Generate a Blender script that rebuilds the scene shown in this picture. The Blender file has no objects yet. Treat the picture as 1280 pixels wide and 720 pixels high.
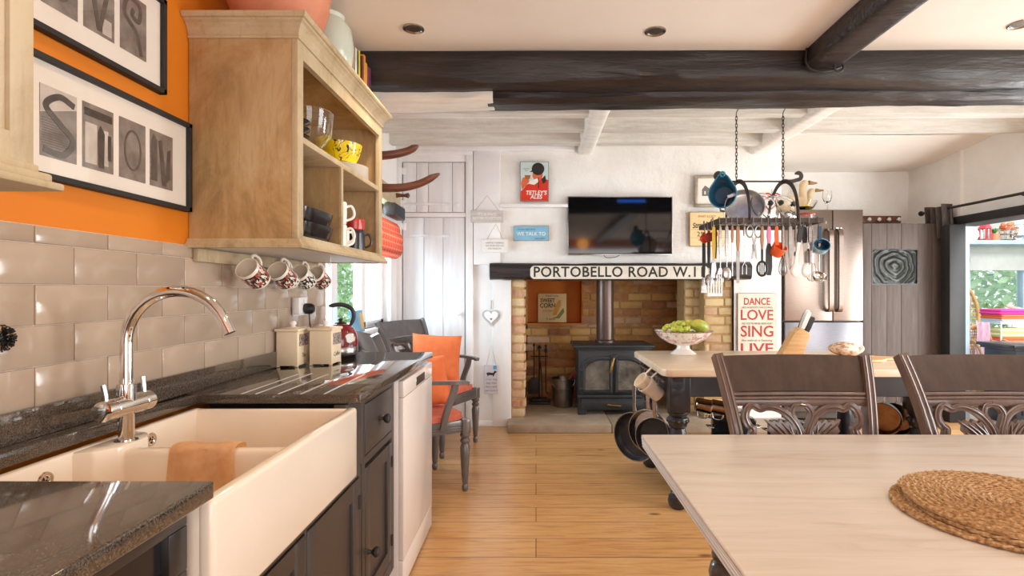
import bpy, bmesh, math, random
from mathutils import Vector, Matrix, noise

R = random.Random(7)
PI = math.pi
S = bpy.context.scene
COL = S.collection
# ------------------------------------------------------------------ camera
FPX, VX, VY, EYE = 668.0, 670.0, 364.0, 1.23      # focal length and vanishing point in pixels of 1280x720, eye height
cam_d = bpy.data.cameras.new('camera'); cam = bpy.data.objects.new('camera', cam_d); COL.objects.link(cam)
cam_d.sensor_width = 36.0
cam_d.lens = 36.0 * FPX / 1280.0
cam_d.shift_x = -(VX - 640.0) / 1280.0
cam_d.shift_y = (VY - 360.0) / 1280.0
cam_d.clip_start = 0.02
cam.location = (0, 0, EYE); cam.rotation_euler = (PI / 2, 0, 0)
S.camera = cam
# ------------------------------------------------------------------ view
S.view_settings.view_transform = 'Standard'; S.view_settings.look = 'None'
S.view_settings.gamma = 1.0; S.view_settings.use_curve_mapping = False
S.view_settings.exposure = -0.17
# ------------------------------------------------------------------ world and lights
W = bpy.data.worlds.new('overcast_sky'); S.world = W; W.use_nodes = True
bg = W.node_tree.nodes['Background']
bg.inputs[0].default_value = (0.86, 0.93, 1.0, 1); bg.inputs[1].default_value = 2.0

def area(name, loc, target, sx, sy, power, color):
    d = bpy.data.lights.new(name, 'AREA'); d.shape = 'RECTANGLE'; d.size = sx; d.size_y = sy
    d.energy = power; d.color = color
    o = bpy.data.objects.new(name, d); COL.objects.link(o); o.location = loc
    o.rotation_euler = (Vector(target) - Vector(loc)).to_track_quat('-Z', 'Y').to_euler()
    return o
# daylight: the left window, the conservatory; plus two fill lights added out of view
area('window_daylight', (-1.72, 3.62, 1.48), (0.8, 3.0, 1.35), 1.35, 0.95, 125, (0.68, 0.84, 1.0))
area('rear_fill_light', (1.7, -2.75, 1.25), (1.4, 4.0, 1.5), 3.6, 2.2, 80, (1.0, 0.97, 0.93))  # soft frontal fill, added behind the camera
area('conservatory_daylight', (5.9, 4.4, 2.35), (5.5, 5.0, 0.0), 2.6, 3.0, 150, (0.95, 0.98, 1.0))
area('conservatory_doorway_daylight', (4.5, 3.70, 1.0), (0.4, 3.7, 2.3), 1.0, 1.5, 95, (0.97, 0.99, 1.0))
area('side_fill_light', (4.1, 1.6, 1.35), (0.5, 3.6, 1.5), 1.8, 1.8, 95, (0.98, 0.99, 1.0))  # added fill from the side, to brighten the table end
SPOT_POWER = 26
S.cycles.diffuse_bounces = 8; S.cycles.max_bounces = 14

# ------------------------------------------------------------------ helpers
def lin(c):
    return c / 12.92 if c <= 0.04045 else ((c + 0.055) / 1.055) ** 2.4
def hx(h):
    h = h.lstrip('#'); return tuple(lin(int(h[i:i + 2], 16) / 255) for i in (0, 2, 4)) + (1,)
def P(px, py, Y):
    return Vector(((px - VX) * Y / FPX, Y, EYE - (py - VY) * Y / FPX))
def PX(px, Y): return (px - VX) * Y / FPX
def PZ(py, Y): return EYE - (py - VY) * Y / FPX
def T(x=0, y=0, z=0): return Matrix.Translation((x, y, z))
def RX(a): return Matrix.Rotation(a, 4, 'X')
def RY(a): return Matrix.Rotation(a, 4, 'Y')
def RZ(a): return Matrix.Rotation(a, 4, 'Z')
def SC(x, y, z): return Matrix.Diagonal((x, y, z, 1))

class NT:
    def __init__(s, name):
        s.m = bpy.data.materials.new(name); s.m.use_nodes = True
        s.t = s.m.node_tree; s.b = s.t.nodes['Principled BSDF']; s.o = s.t.nodes['Material Output']
    def n(s, k, **kw):
        nd = s.t.nodes.new(k)
        for a, v in kw.items(): setattr(nd, a, v)
        return nd
    def l(s, a, b): s.t.links.new(a, b)
    def coords(s, stretch=(1, 1, 1), rot=(0, 0, 0)):
        c = s.n('ShaderNodeTexCoord'); mp = s.n('ShaderNodeMapping')
        mp.inputs['Scale'].default_value = stretch; mp.inputs['Rotation'].default_value = rot
        s.l(c.outputs['Object'], mp.inputs['Vector']); return mp.outputs['Vector']
    def noise(s, vec, scale, detail=5, rough=0.6, dist=0.0):
        k = s.n('ShaderNodeTexNoise'); k.inputs['Scale'].default_value = scale
        k.inputs['Detail'].default_value = detail; k.inputs['Roughness'].default_value = rough
        k.inputs['Distortion'].default_value = dist
        s.l(vec, k.inputs['Vector']); return k.outputs['Fac']
    def ramp(s, fac, stops):
        r = s.n('ShaderNodeValToRGB'); e = r.color_ramp.elements
        e[0].position = stops[0][0]; e[0].color = stops[0][1]
        e[1].position = stops[-1][0]; e[1].color = stops[-1][1]
        for p, c in stops[1:-1]:
            k = e.new(p); k.color = c
        s.l(fac, r.inputs['Fac']); return r.outputs['Color']
    def mix(s, fac, a, b, mode='MIX'):
        m = s.n('ShaderNodeMix', data_type='RGBA', blend_type=mode)
        for i, v in ((0, fac), (6, a), (7, b)):
            if hasattr(v, 'is_output'): s.l(v, m.inputs[i])
            else: m.inputs[i].default_value = v
        return m.outputs[2]
    def island(s):
        return s.n('ShaderNodeNewGeometry').outputs['Random Per Island']
    def bump(s, h, strength, dist=0.01):
        b = s.n('ShaderNodeBump'); b.inputs['Strength'].default_value = strength; b.inputs['Distance'].default_value = dist
        s.l(h, b.inputs['Height']); s.l(b.outputs['Normal'], s.b.inputs['Normal'])
    def base(s, c):
        if hasattr(c, 'is_output'): s.l(c, s.b.inputs['Base Color'])
        else: s.b.inputs['Base Color'].default_value = c
    def set(s, rough=0.5, metal=0.0, coat=0.0, spec=0.5):
        s.b.inputs['Roughness'].default_value = rough; s.b.inputs['Metallic'].default_value = metal
        s.b.inputs['Coat Weight'].default_value = coat; s.b.inputs['Coat Roughness'].default_value = 0.08
        s.b.inputs['Specular IOR Level'].default_value = spec
        return s

_cache = {}
def pm(name, c, c2=None, scale=6, stretch=(1, 1, 1), lo=0.35, hi=0.65, rough=0.5, metal=0.0, bump=0.0, bscale=None, coat=0.0, spec=0.5, detail=5, dist=0.0):
    if name in _cache: return _cache[name]
    k = NT(name).set(rough, metal, coat, spec)
    v = k.coords(stretch)
    f = k.noise(v, scale, detail, dist=dist)
    if c2 is None:
        a = hx(c); c2v = tuple(x * 0.86 for x in a[:3]) + (1,)
        k.base(k.ramp(f, [(lo, a), (hi, c2v)]))
    else:
        k.base(k.ramp(f, [(lo, hx(c)), (hi, hx(c2))]))
    if bump: k.bump(k.noise(k.coords(stretch), bscale or scale * 6, 4), bump, min(0.006, 0.2 / (bscale or scale * 6)))
    _cache[name] = k.m
    return k.m
def glass(name, tint='#ffffff', rough=0.0, ior=1.45):
    if name in _cache: return _cache[name]
    k = NT(name).set(rough); k.base(hx(tint)); k.b.inputs['Transmission Weight'].default_value = 1.0
    k.b.inputs['IOR'].default_value = ior; _cache[name] = k.m; return k.m
def pane_glass(name='window_glass', tint=(0.95, 1, 0.98, 1), refl=0.1):
    if name in _cache: return _cache[name]
    k = NT(name); tr = k.n('ShaderNodeBsdfTransparent'); tr.inputs[0].default_value = tint
    gl = k.n('ShaderNodeBsdfGlossy'); gl.inputs['Roughness'].default_value = 0.02
    mx = k.n('ShaderNodeMixShader'); mx.inputs[0].default_value = refl
    k.l(tr.outputs[0], mx.inputs[1]); k.l(gl.outputs[0], mx.inputs[2]); k.l(mx.outputs[0], k.o.inputs['Surface'])
    _cache[name] = k.m; return k.m
def emis(name, c, strength):
    k = NT(name); k.base((0, 0, 0, 1)); k.b.inputs['Emission Color'].default_value = hx(c); k.b.inputs['Emission Strength'].default_value = strength
    return k.m

class MB:
    """gathers shapes into ONE mesh"""
    def __init__(s, *mats):
        s.bm = bmesh.new(); s.mats = list(mats); s.i = 0
    def m(s, mat):
        if mat not in s.mats: s.mats.append(mat)
        s.i = s.mats.index(mat); return s
    def _add(s, t, M=None):
        if M is not None: bmesh.ops.transform(t, matrix=M, verts=t.verts)
        for f in t.faces: f.material_index = s.i
        me = bpy.data.meshes.new('tmp'); t.to_mesh(me); t.free()
        n = len(s.bm.faces)
        s.bm.from_mesh(me); bpy.data.meshes.remove(me)
        return s
    def box(s, x0, x1, y0, y1, z0, z1, bev=0.0, seg=2, M=None):
        t = bmesh.new(); bmesh.ops.create_cube(t, size=1)
        for v in t.verts:
            v.co = Vector(((x0 + x1) / 2 + v.co.x * (x1 - x0), (y0 + y1) / 2 + v.co.y * (y1 - y0), (z0 + z1) / 2 + v.co.z * (z1 - z0)))
        if bev: bmesh.ops.bevel(t, geom=list(t.edges), offset=bev, segments=seg, affect='EDGES', profile=0.5)
        return s._add(t, M)
    def lathe(s, prof, seg=32, M=None, cap=True):
        t = bmesh.new(); rings = []
        for r, z in prof:
            if r < 1e-5: rings.append([t.verts.new((0, 0, z))])
            else: rings.append([t.verts.new((r * math.cos(2 * PI * i / seg), r * math.sin(2 * PI * i / seg), z)) for i in range(seg)])
        for a, b in zip(rings, rings[1:]):
            if len(a) == 1 and len(b) == 1: continue
            for i in range(seg):
                j = (i + 1) % seg
                if len(a) == 1: t.faces.new((a[0], b[j], b[i]))
                elif len(b) == 1: t.faces.new((a[i], a[j], b[0]))
                else: t.faces.new((a[i], a[j], b[j], b[i]))
        if cap:
            if len(rings[0]) > 1: t.faces.new(list(reversed(rings[0])))
            if len(rings[-1]) > 1: t.faces.new(rings[-1])
        bmesh.ops.recalc_face_normals(t, faces=t.faces)
        return s._add(t, M)
    def cyl(s, r, z0, z1, seg=24, M=None, r2=None, bev=0.0):
        r2 = r if r2 is None else r2
        if bev: return s.lathe([(max(r - bev, 1e-4), z0), (r, z0 + bev), (r2, z1 - bev), (max(r2 - bev, 1e-4), z1)], seg, M)
        return s.lathe([(r, z0), (r2, z1)], seg, M)
    def tube(s, pts, r, seg=10, M=None, closed=False, flat=None, up=None):
        """sweep; r number or list; flat=(a,b) half-sizes for a rectangular bar"""
        pts = [Vector(p) for p in pts]; n = len(pts); t = bmesh.new(); rings = []
        prev = None
        for i, p in enumerate(pts):
            if closed: d = pts[(i + 1) % n] - pts[i - 1]
            else: d = pts[min(i + 1, n - 1)] - pts[max(i - 1, 0)]
            if d.length < 1e-9: d = Vector((0, 0, 1))
            d.normalize()
            if up is not None: ref = Vector(up)
            elif prev is not None: ref = prev
            else: ref = Vector((0, 0, 1)) if abs(d.z) < 0.9 else Vector((1, 0, 0))
            a = d.cross(ref)
            if a.length < 1e-6: a = d.cross(Vector((1, 0.3, 0.2)))
            a.normalize(); b = a.cross(d).normalized(); prev = b
            if flat:
                f = flat[i] if isinstance(flat, list) else flat
                rings.append([t.verts.new(p + a * f[0] * u + b * f[1] * w) for u, w in ((1, 1), (-1, 1), (-1, -1), (1, -1))])
            else:
                rr = r[i] if isinstance(r, (list, tuple)) else r
                rings.append([t.verts.new(p + (a * math.cos(2 * PI * k / seg) + b * math.sin(2 * PI * k / seg)) * rr) for k in range(seg)])
        k = len(rings[0])
        for i in range(n if closed else n - 1):
            A, B = rings[i], rings[(i + 1) % n]
            for q in range(k): t.faces.new((A[q], A[(q + 1) % k], B[(q + 1) % k], B[q]))
        if not closed:
            t.faces.new(list(reversed(rings[0]))); t.faces.new(rings[-1])
        bmesh.ops.recalc_face_normals(t, faces=t.faces)
        return s._add(t, M)
    def prism(s, poly, d, M=None, bev=0.0):
        """polygon in XY pulled along Z by d"""
        t = bmesh.new()
        vs = [t.verts.new((x, y, 0)) for x, y in poly]; f = t.faces.new(vs)
        ex = bmesh.ops.extrude_face_region(t, geom=[f])
        for v in ex['geom']:
            if isinstance(v, bmesh.types.BMVert): v.co.z += d
        bmesh.ops.recalc_face_normals(t, faces=t.faces)
        if bev:
            bmesh.ops.bevel(t, geom=[e for e in t.edges], offset=bev, segments=2, affect='EDGES', profile=0.5)
        return s._add(t, M)
    def ball(s, r, M=None, u=20, v=12):
        t = bmesh.new(); bmesh.ops.create_uvsphere(t, u_segments=u, v_segments=v, radius=r); return s._add(t, M)
    def surf(s, f, nu, nv, M=None, thick=0.0):
        t = bmesh.new(); g = [[t.verts.new(f(i / nu, j / nv)) for j in range(nv + 1)] for i in range(nu + 1)]
        for i in range(nu):
            for j in range(nv): t.faces.new((g[i][j], g[i + 1][j], g[i + 1][j + 1], g[i][j + 1]))
        if thick: bmesh.ops.solidify(t, geom=list(t.faces), thickness=thick)
        bmesh.ops.recalc_face_normals(t, faces=t.faces)
        return s._add(t, M)
    def text(s, body, size, depth, M=None, align='CENTER', bold=0.0, shear=0.0, xs=1.0, spacing=1.0):
        cu = bpy.data.curves.new('t', 'FONT'); cu.body = body; cu.size = size; cu.extrude = depth; cu.offset = bold
        cu.align_x = align; cu.align_y = 'CENTER'; cu.shear = shear; cu.space_character = spacing; cu.resolution_u = 3
        ob = bpy.data.objects.new('t', cu); COL.objects.link(ob)
        bpy.context.view_layer.update()
        me = bpy.data.meshes.new_from_object(ob.evaluated_get(bpy.context.evaluated_depsgraph_get()))
        t = bmesh.new(); t.from_mesh(me)
        bpy.data.objects.remove(ob); bpy.data.curves.remove(cu); bpy.data.meshes.remove(me)
        for v in t.verts: v.co.x *= xs
        return s._add(t, M)
    def build(s, name, parent=None, loc=None, rot=None, flat=False, ang=38):
        me = bpy.data.meshes.new(name); s.bm.to_mesh(me); s.bm.free()
        for mt in s.mats: me.materials.append(mt)
        if not flat:
            me.polygons.foreach_set('use_smooth', [True] * len(me.polygons)); me.set_sharp_from_angle(angle=math.radians(ang))
        o = bpy.data.objects.new(name, me); COL.objects.link(o)
        if parent is not None: o.parent = parent
        if loc is not None: o.location = loc
        if rot is not None: o.rotation_euler = rot
        return o

def tag(o, label, cat, group=None, kind=None):
    o['label'] = label; o['category'] = cat
    if group: o['group'] = group
    if kind: o['kind'] = kind
    return o
def struct(o):
    o['kind'] = 'structure'; return o
def thing(name, label, cat, loc=(0, 0, 0), rz=0.0, group=None):
    o = bpy.data.objects.new(name, None); COL.objects.link(o); o.empty_display_size = 0.05
    o.location = loc; o.rotation_euler = (0, 0, rz)
    return tag(o, label, cat, group)
def dup(o, loc, rot=None, label=None):
    def cp(a, par):
        c = a.copy(); COL.objects.link(c)
        if par is not None: c.parent = par
        for ch in a.children: cp(ch, c)
        return c
    c = cp(o, None); c.location = loc
    if rot is not None: c.rotation_euler = rot
    if label: c['label'] = label
    return c
def arc(cx, cy, r, a0, a1, n):
    return [(cx + r * math.cos(a0 + (a1 - a0) * i / n), cy + r * math.sin(a0 + (a1 - a0) * i / n)) for i in range(n + 1)]
def spline(pts, n=8):
    """Catmull-Rom through points"""
    p = [Vector(q) for q in pts]; out = []
    p = [p[0] * 2 - p[1]] + p + [p[-1] * 2 - p[-2]]
    for i in range(1, len(p) - 2):
        for k in range(n):
            t = k / n
            out.append(0.5 * ((2 * p[i]) + (-p[i - 1] + p[i + 1]) * t + (2 * p[i - 1] - 5 * p[i] + 4 * p[i + 1] - p[i + 2]) * t * t + (-p[i - 1] + 3 * p[i] - 3 * p[i + 1] + p[i + 2]) * t ** 3))
    out.append(p[-2]); return out

# ------------------------------------------------------------------ materials
M = {}
M['white_paint'] = pm('white_paint', '#eeecea', '#e4e2e0', 3, rough=0.55)
M['white_gloss'] = pm('white_gloss', '#f1efee', '#e6e5e6', 3, rough=0.3)
def plaster(name, a, b):
    k = NT(name).set(0.8); v = k.coords()
    k.base(k.ramp(k.noise(v, 2.5, 6), [(0.35, hx(a)), (0.7, hx(b))]))
    k.bump(k.noise(k.coords(), 9, 6), 0.55, 0.03); return k.m
M['rough_plaster'] = plaster('rough_plaster', '#f1efeb', '#e6e2dc')
M['ceiling_paint'] = pm('ceiling_paint', '#ece6df', '#e7e0d8', 2, rough=0.8)
M['orange_paint'] = pm('orange_paint', '#da7d08', '#d47706', 2, rough=0.6)
def joist_white():
    k = NT('limewashed_wood').set(0.65); v = k.coords((0.6, 4, 4))
    k.base(k.ramp(k.noise(v, 6, 6), [(0.3, hx('#f1efea')), (0.75, hx('#d9d5cd'))]))
    k.bump(k.noise(k.coords(), 14, 4), 0.3, 0.02); return k.m
M['limewash'] = joist_white()
def joist_grey():
    k = NT('grey_limewashed_joist').set(0.65); v = k.coords((0.5, 5, 5))
    k.base(k.ramp(k.noise(v, 6, 7, 0.7), [(0.3, hx('#dedbd4')), (0.7, hx('#bdb8af'))]))
    k.bump(k.noise(k.coords(), 14, 4), 0.3, 0.02); return k.m
M['joist'] = joist_grey()
M['bright_plaster'] = plaster('bright_plaster', '#f6f4f1', '#efece8')
def dark_beam():
    k = NT('black_oak').set(0.36); v = k.coords((0.5, 3, 3))
    k.base(k.ramp(k.noise(v, 7, 8), [(0.3, hx('#1d1919')), (0.7, hx('#332b2a'))]))
    k.bump(k.noise(k.coords((0.35, 2, 2)), 9, 7), 0.5, 0.03); return k.m
M['black_oak'] = dark_beam()
def floor_wood():
    k = NT('oak_floorboards').set(0.3, coat=0.15); v = k.coords()
    br = k.n('ShaderNodeTexBrick'); br.offset = 0.37; br.inputs['Scale'].default_value = 1.0
    br.inputs['Brick Width'].default_value = 2.1; br.inputs['Row Height'].default_value = 0.19
    br.inputs['Mortar Size'].default_value = 0.0022; br.inputs['Mortar Smooth'].default_value = 0.3; br.inputs['Bias'].default_value = 0.0
    br.inputs['Color1'].default_value = hx('#cfa26c'); br.inputs['Color2'].default_value = hx('#b98550'); br.inputs['Mortar'].default_value = hx('#5b3618')
    k.l(v, br.inputs['Vector'])
    g = k.noise(k.coords((1.2, 14, 1)), 3.2, 8, 0.65, 0.6)
    c = k.mix(0.55, br.outputs['Color'], k.ramp(g, [(0.3, hx('#8f5b2d')), (0.5, hx('#cd9d66')), (0.72, hx('#ddb584'))]), 'MIX')
    kn = k.n('ShaderNodeTexVoronoi'); kn.inputs['Scale'].default_value = 1.7; k.l(k.coords((1, 2.2, 1)), kn.inputs['Vector'])
    c = k.mix(k.ramp(kn.outputs['Distance'], [(0.03, (0.75, 0.75, 0.75, 1)), (0.075, (0, 0, 0, 1))]), c, hx('#5a3517'))
    c = k.mix(br.outputs['Fac'], c, hx('#5b3618'))
    k.base(c); k.bump(br.outputs['Fac'], -0.35, 0.004); return k.m
M['floor'] = floor_wood()
def tile_mat():
    k = NT('taupe_glazed_tile').set(0.12, coat=0.0)
    k.base(k.ramp(k.island(), [(0.0, hx('#a89684')), (1.0, hx('#b6a390'))]))
    k.bump(k.noise(k.coords(), 7, 3), 0.08, 0.01); return k.m
M['tile'] = tile_mat()
M['grout'] = pm('grout', '#cdc0ae', '#c0b19c', 30, rough=0.85)
def granite():
    k = NT('black_granite').set(0.05, coat=0.5, spec=0.5); v = k.coords()
    k.base(k.ramp(k.noise(v, 380, 3, 0.7), [(0.34, hx('#2b2623')), (0.5, hx('#4a423a')), (0.68, hx('#76695c'))])); return k.m
M['granite'] = granite()
M['ceramic'] = pm('glazed_ceramic', '#f2e7d8', '#eee2d2', 3, rough=0.12, coat=0.4)
M['china'] = pm('white_china', '#f4f1ec', '#ebe7e0', 3, rough=0.15, coat=0.3)
M['chrome'] = pm('chrome', '#e9e7e5', '#dddad8', 3, rough=0.06, metal=1)
M['steel'] = pm('brushed_steel', '#b5b2b0', '#9b9895', 10, (1, 1, 12), rough=0.25, metal=1)
M['dull_steel'] = pm('dull_steel', '#a3a09d', '#8a8783', 12, rough=0.38, metal=1)
M['black_iron'] = pm('black_iron', '#2b2827', '#3a3532', 20, rough=0.55, metal=0.3)
M['black_gloss'] = pm('black_enamel', '#18181b', '#202024', 8, rough=0.15)
M['black_plastic'] = pm('black_plastic', '#1b1b1c', '#242425', 12, rough=0.4)
def distressed(name, a, b, c):
    k = NT(name).set(0.5); v = k.coords((1, 1, 0.6))
    f = k.noise(v, 3.2, 9, 0.72, 0.8)
    col = k.ramp(f, [(0.30, hx(c)), (0.47, hx(b)), (0.60, hx(a))])
    g = k.noise(k.coords((8, 8, 0.7)), 9, 5)
    k.base(k.mix(k.ramp(g, [(0.55, (0, 0, 0, 1)), (0.8, (0.5, 0.5, 0.5, 1))]), col, hx(c)))
    k.bump(k.noise(k.coords((6, 6, 0.8)), 14, 4), 0.12, 0.004); return k.m
M['cabinet'] = distressed('distressed_cream_paint', '#c0a47c', '#b08f62', '#86683f')
M['cabinet_edge'] = distressed('worn_cream_trim_lit', '#c6b597', '#b8a582', '#8b7551')  # same worn paint as the cabinet, paled to stand for cool window light
M['charcoal_paint'] = pm('charcoal_paint', '#3a3431', '#433c38', 5, (5, 5, 0.6), rough=0.4)
M['chair_wood'] = pm('grey_brown_wood', '#6c564c', '#5b4840', 5, (4, 4, 1), rough=0.28, bump=0.03, coat=0.5)
M['carver_wood'] = pm('grey_painted_wood', '#635c59', '#544e4b', 6, (4, 4, 1), rough=0.28, bump=0.03, coat=0.5)
M['coral'] = pm('coral_fabric', '#c9684f', '#bd5d46', 25, rough=0.8, bump=0.2, bscale=300)
M['orange_fabric'] = pm('orange_fabric', '#df733f', '#d46836', 15, rough=0.8, bump=0.25, bscale=240)
M['towel'] = pm('peach_towelling', '#f8dcb4', '#efc898', 40, rough=0.95, bump=0.12, bscale=200)
M['brass'] = pm('aged_brass', '#b58e4e', '#8d6c38', 14, rough=0.35, metal=1)
M['copper'] = pm('copper', '#a3846b', '#7f6049', 10, rough=0.25, metal=1)
M['cream'] = pm('cream_enamel', '#f6e6c8', '#f0dcba', 6, rough=0.3)
M['terracotta'] = pm('terracotta', '#d28a6a', '#c47c5c', 10, rough=0.6)
M['black_ink'] = pm('black_ink', '#1d1b1a', '#262322', 20, rough=0.6)
M['grey_ink'] = pm('grey_ink', '#77736f', '#6a6662', 20, rough=0.7)
M['white_ink'] = pm('white_ink', '#efeeea', '#e6e4df', 20, rough=0.6)
M['red_ink'] = pm('red_ink', '#b5302a', '#a82b27', 20, rough=0.6)
M['paper'] = pm('mount_card', '#efe8de', '#e9e1d5', 4, rough=0.7)
M['glass'] = glass('clear_glass')
M['window_glass'] = pane_glass()
M['frame_glass'] = pane_glass('picture_glass', (1, 1, 1, 1), 0.06)
M['rope'] = pm('twine', '#a8937a', '#85705a', 60, rough=0.9)
M['pine'] = pm('pale_pine', '#d9b382', '#c9985f', 5, (1, 9, 9), rough=0.45)
def washed_top(name, a, b, c, w):
    k = NT(name).set(0.32, coat=0.1)
    br = k.n('ShaderNodeTexBrick'); br.offset = 0.5; br.inputs['Scale'].default_value = 1.0
    br.inputs['Brick Width'].default_value = 9.0; br.inputs['Row Height'].default_value = w
    br.inputs['Mortar Size'].default_value = 0.0006; br.inputs['Color1'].default_value = hx(a); br.inputs['Color2'].default_value = hx(b); br.inputs['Mortar'].default_value = hx(c)
    k.l(k.coords(), br.inputs['Vector'])
    g = k.noise(k.coords((1.0, 9, 9)), 2.6, 8, 0.62, 0.9)
    k.base(k.mix(0.6, br.outputs['Color'], k.ramp(g, [(0.28, hx(c)), (0.46, hx(b)), (0.66, hx(a))])))
    return k.m
M['island_top'] = washed_top('washed_pine_top', '#e6d8c6', '#d9c4a8', '#bf9d78', 0.14)
M['table_top'] = washed_top('whitewashed_oak_top', '#dcd6d0', '#cfc6bd', '#b5a496', 0.12)
# ================================================================== THE ROOM
def solid(name, mat, boxes, bev=0.0, par=None):
    b = MB(mat)
    for q in boxes: b.box(*q, bev=bev)
    return struct(b.build(name, par))
solid('floor', M['floor'], [(-1.45, 4.2, -2.8, 5.9, -0.06, 0)])
solid('ceiling', M['ceiling_paint'], [(-1.45, 4.2, -2.8, 2.66, 2.405, 2.66)])
solid('ceiling', M['bright_plaster'], [(-1.45, 4.2, 2.66, 5.9, 2.59, 2.7)])
solid('wall_left', M['orange_paint'], [(-1.5, -1.11, -2.8, 2.82, 0, 2.6)])
WY0, WY1, WZ0, WZ1 = 2.86, 4.55, 0.95, 1.98
solid('wall_left', M['white_paint'], [(-1.5, -1.26, 2.82, 5.0, 0, WZ0), (-1.5, -1.26, 2.82, 5.0, WZ1, 2.6),
      (-1.5, -1.26, WY1, 5.0, WZ0, WZ1), (-1.5, -1.26, 2.82, WY0, WZ0, WZ1)])
solid('wall_rear', M['orange_paint'], [(-1.5, 0.0, -2.8, -2.6, 0, 2.6), (3.5, 4.2, -2.8, -2.6, 0, 2.6), (0, 3.5, -2.8, -2.6, 2.2, 2.6)])  # unseen opening made up to let the rear fill in
solid('wall_right', M['rough_plaster'], [(4.0, 4.2, -2.8, 0.6, 0, 2.6), (4.0, 4.2, 2.6, 3.2, 0, 2.6), (4.0, 4.2, 0.6, 2.6, 2.25, 2.6),
      (4.0, 4.2, 0.6, 2.6, 0, 0.35), (4.0, 4.2, 3.2, 5.0, 1.92, 2.6), (3.97, 4.02, 5.0, 5.9, 0, 2.6)])  # window-like gap near the camera added for the side fill
# wall with the chimney breast; bumpy plaster as a real grid
FX0, FX1, FB = -0.226, 1.80, 5.75
def bumpy(name, x0, x1, z0, z1, y, amp=0.012, mat=None, nx=None, nz=None):
    b = MB(mat or M['rough_plaster']); nx = nx or max(4, int((x1 - x0) / 0.06)); nz = nz or max(4, int((z1 - z0) / 0.06))
    def f(u, v):
        x = x0 + (x1 - x0) * u; z = z0 + (z1 - z0) * v
        e = min(u, 1 - u) * (x1 - x0); k = min(1, e / 0.05)
        return Vector((x, y - amp * k * (noise.noise(Vector((x * 2.3, 3.1, z * 2.3))) + 0.6 * noise.noise(Vector((x * 6, 7, z * 6)))), z))
    b.surf(f, nx, nz)
    return struct(b.build(name, ang=80))
solid('wall_back', M['white_paint'], [(-1.5, -0.36, 4.87, 5.1, 0, 2.6)])
bumpy('wall_back', FX0 - 0.15, FX1 + 0.43, 1.36, 2.6, 4.86)
bumpy('wall_back', FX1, 2.23, 0, 1.38, 4.86, 0.006)
solid('wall_back', M['rough_plaster'], [(FX0 - 0.15, FX0, 4.87, 5.8, 0, 1.40), (FX1, 2.22, 4.875, 5.8, 0, 2.6), (FX0, FX1, 4.9, 5.8, 1.52, 2.6)])
bumpy('wall_back', 2.2, 4.02, 0, 2.6, 5.7, 0.02)
solid('wall_back', M['rough_plaster'], [(FX0 - 0.2, 4.2, 6.0, 6.06, 0, 2.6)])
# rounded plaster pier left of the hearth, swelling under the end of the mantel
b = MB(M['white_paint'])
b.prism([(-0.395, 0.0), (-0.226, 0.0), (-0.226, 1.33), (-0.30, 1.33), (-0.33, 1.36), (-0.345, 1.42)] + [(-0.345 - 0.02 * math.sin(a * PI / 6), 1.42 + 0.10 * a / 6) for a in range(1, 7)] +
        [(-0.445, 1.52), (-0.455, 1.40), (-0.44, 1.36), (-0.42, 1.335), (-0.395, 1.32)], 0.032, T(0, 4.87, 0) @ RX(PI / 2), bev=0.008)
struct(b.build('wall_back'))
solid('trim_1', M['white_gloss'], [(-0.565, -0.325, 4.83, 4.872, 1.47, 2.585)], bev=0.004)          # post beside the cupboard
solid('trim_2', M['white_gloss'], [(-0.325, 0.285, 4.79, 4.872, 1.985, 2.015)], bev=0.004)          # narrow ledge
solid('trim_3', M['white_gloss'], [(-1.26, 0.35, 4.81, 4.875, 2.50, 2.585)], bev=0.006)             # wall plate under the joists
solid('baseboard_back', M['white_gloss'], [(-1.26, -0.25, 4.855, 4.88, 0, 0.035), (-1.0, -0.25, 4.862, 4.88, 0.035, 0.05)], bev=0.002)
solid('baseboard_left', M['white_gloss'], [(-1.26, -1.24, 2.85, 4.87, 0, 0.10)], bev=0.003)

# ---- dark oak beams
def wavy_beam(name, x0, x1, y0, y1, z0, z1, mat, along='X', amp=0.012, seed=0, n=40, skew=(0, 0), ch=0.86):
    b = MB(mat); L = (x1 - x0) if along == 'X' else (y1 - y0)
    prof = []
    m = 5
    c = [(0, 0), (1, 0), (1, 1), (0, 1)]
    for q in range(4):
        for k in range(m):
            a, d = c[q], c[(q + 1) % 4]; prof.append((a[0] + (d[0] - a[0]) * k / m, a[1] + (d[1] - a[1]) * k / m))
    def f(u, v):
        p = prof[int(round(v * len(prof))) % len(prof)]
        t = u * L
        r = noise.noise(Vector((t * 1.7, p[0] * 2 + seed, p[1] * 2))) * amp + noise.noise(Vector((t * 7, p[0] * 5 + seed, p[1] * 5))) * amp * 0.4
        cr = ch if (p[0] in (0, 1) and p[1] in (0, 1)) else 1.0
        pu, pw = 0.5 + (p[0] - 0.5) * cr, 0.5 + (p[1] - 0.5) * cr
        if along == 'X': return Vector((x0 + t, y0 + (y1 - y0) * pu + r + skew[0] * u, z0 + (z1 - z0) * pw + r + skew[1] * u))
        return Vector((x0 + (x1 - x0) * pu + r + skew[0] * u, y0 + t, z0 + (z1 - z0) * pw + r + skew[1] * u))
    b.surf(f, n, len(prof))
    # end caps
    for u in (0.0, 1.0):
        t = bmesh.new(); t.faces.new([t.verts.new(f(u, k / len(prof))) for k in range(len(prof))]); b._add(t)
    bmesh.ops.remove_doubles(b.bm, verts=b.bm.verts, dist=1e-5); bmesh.ops.recalc_face_normals(b.bm, faces=b.bm.faces)
    return struct(b.build(name, ang=50))
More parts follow.
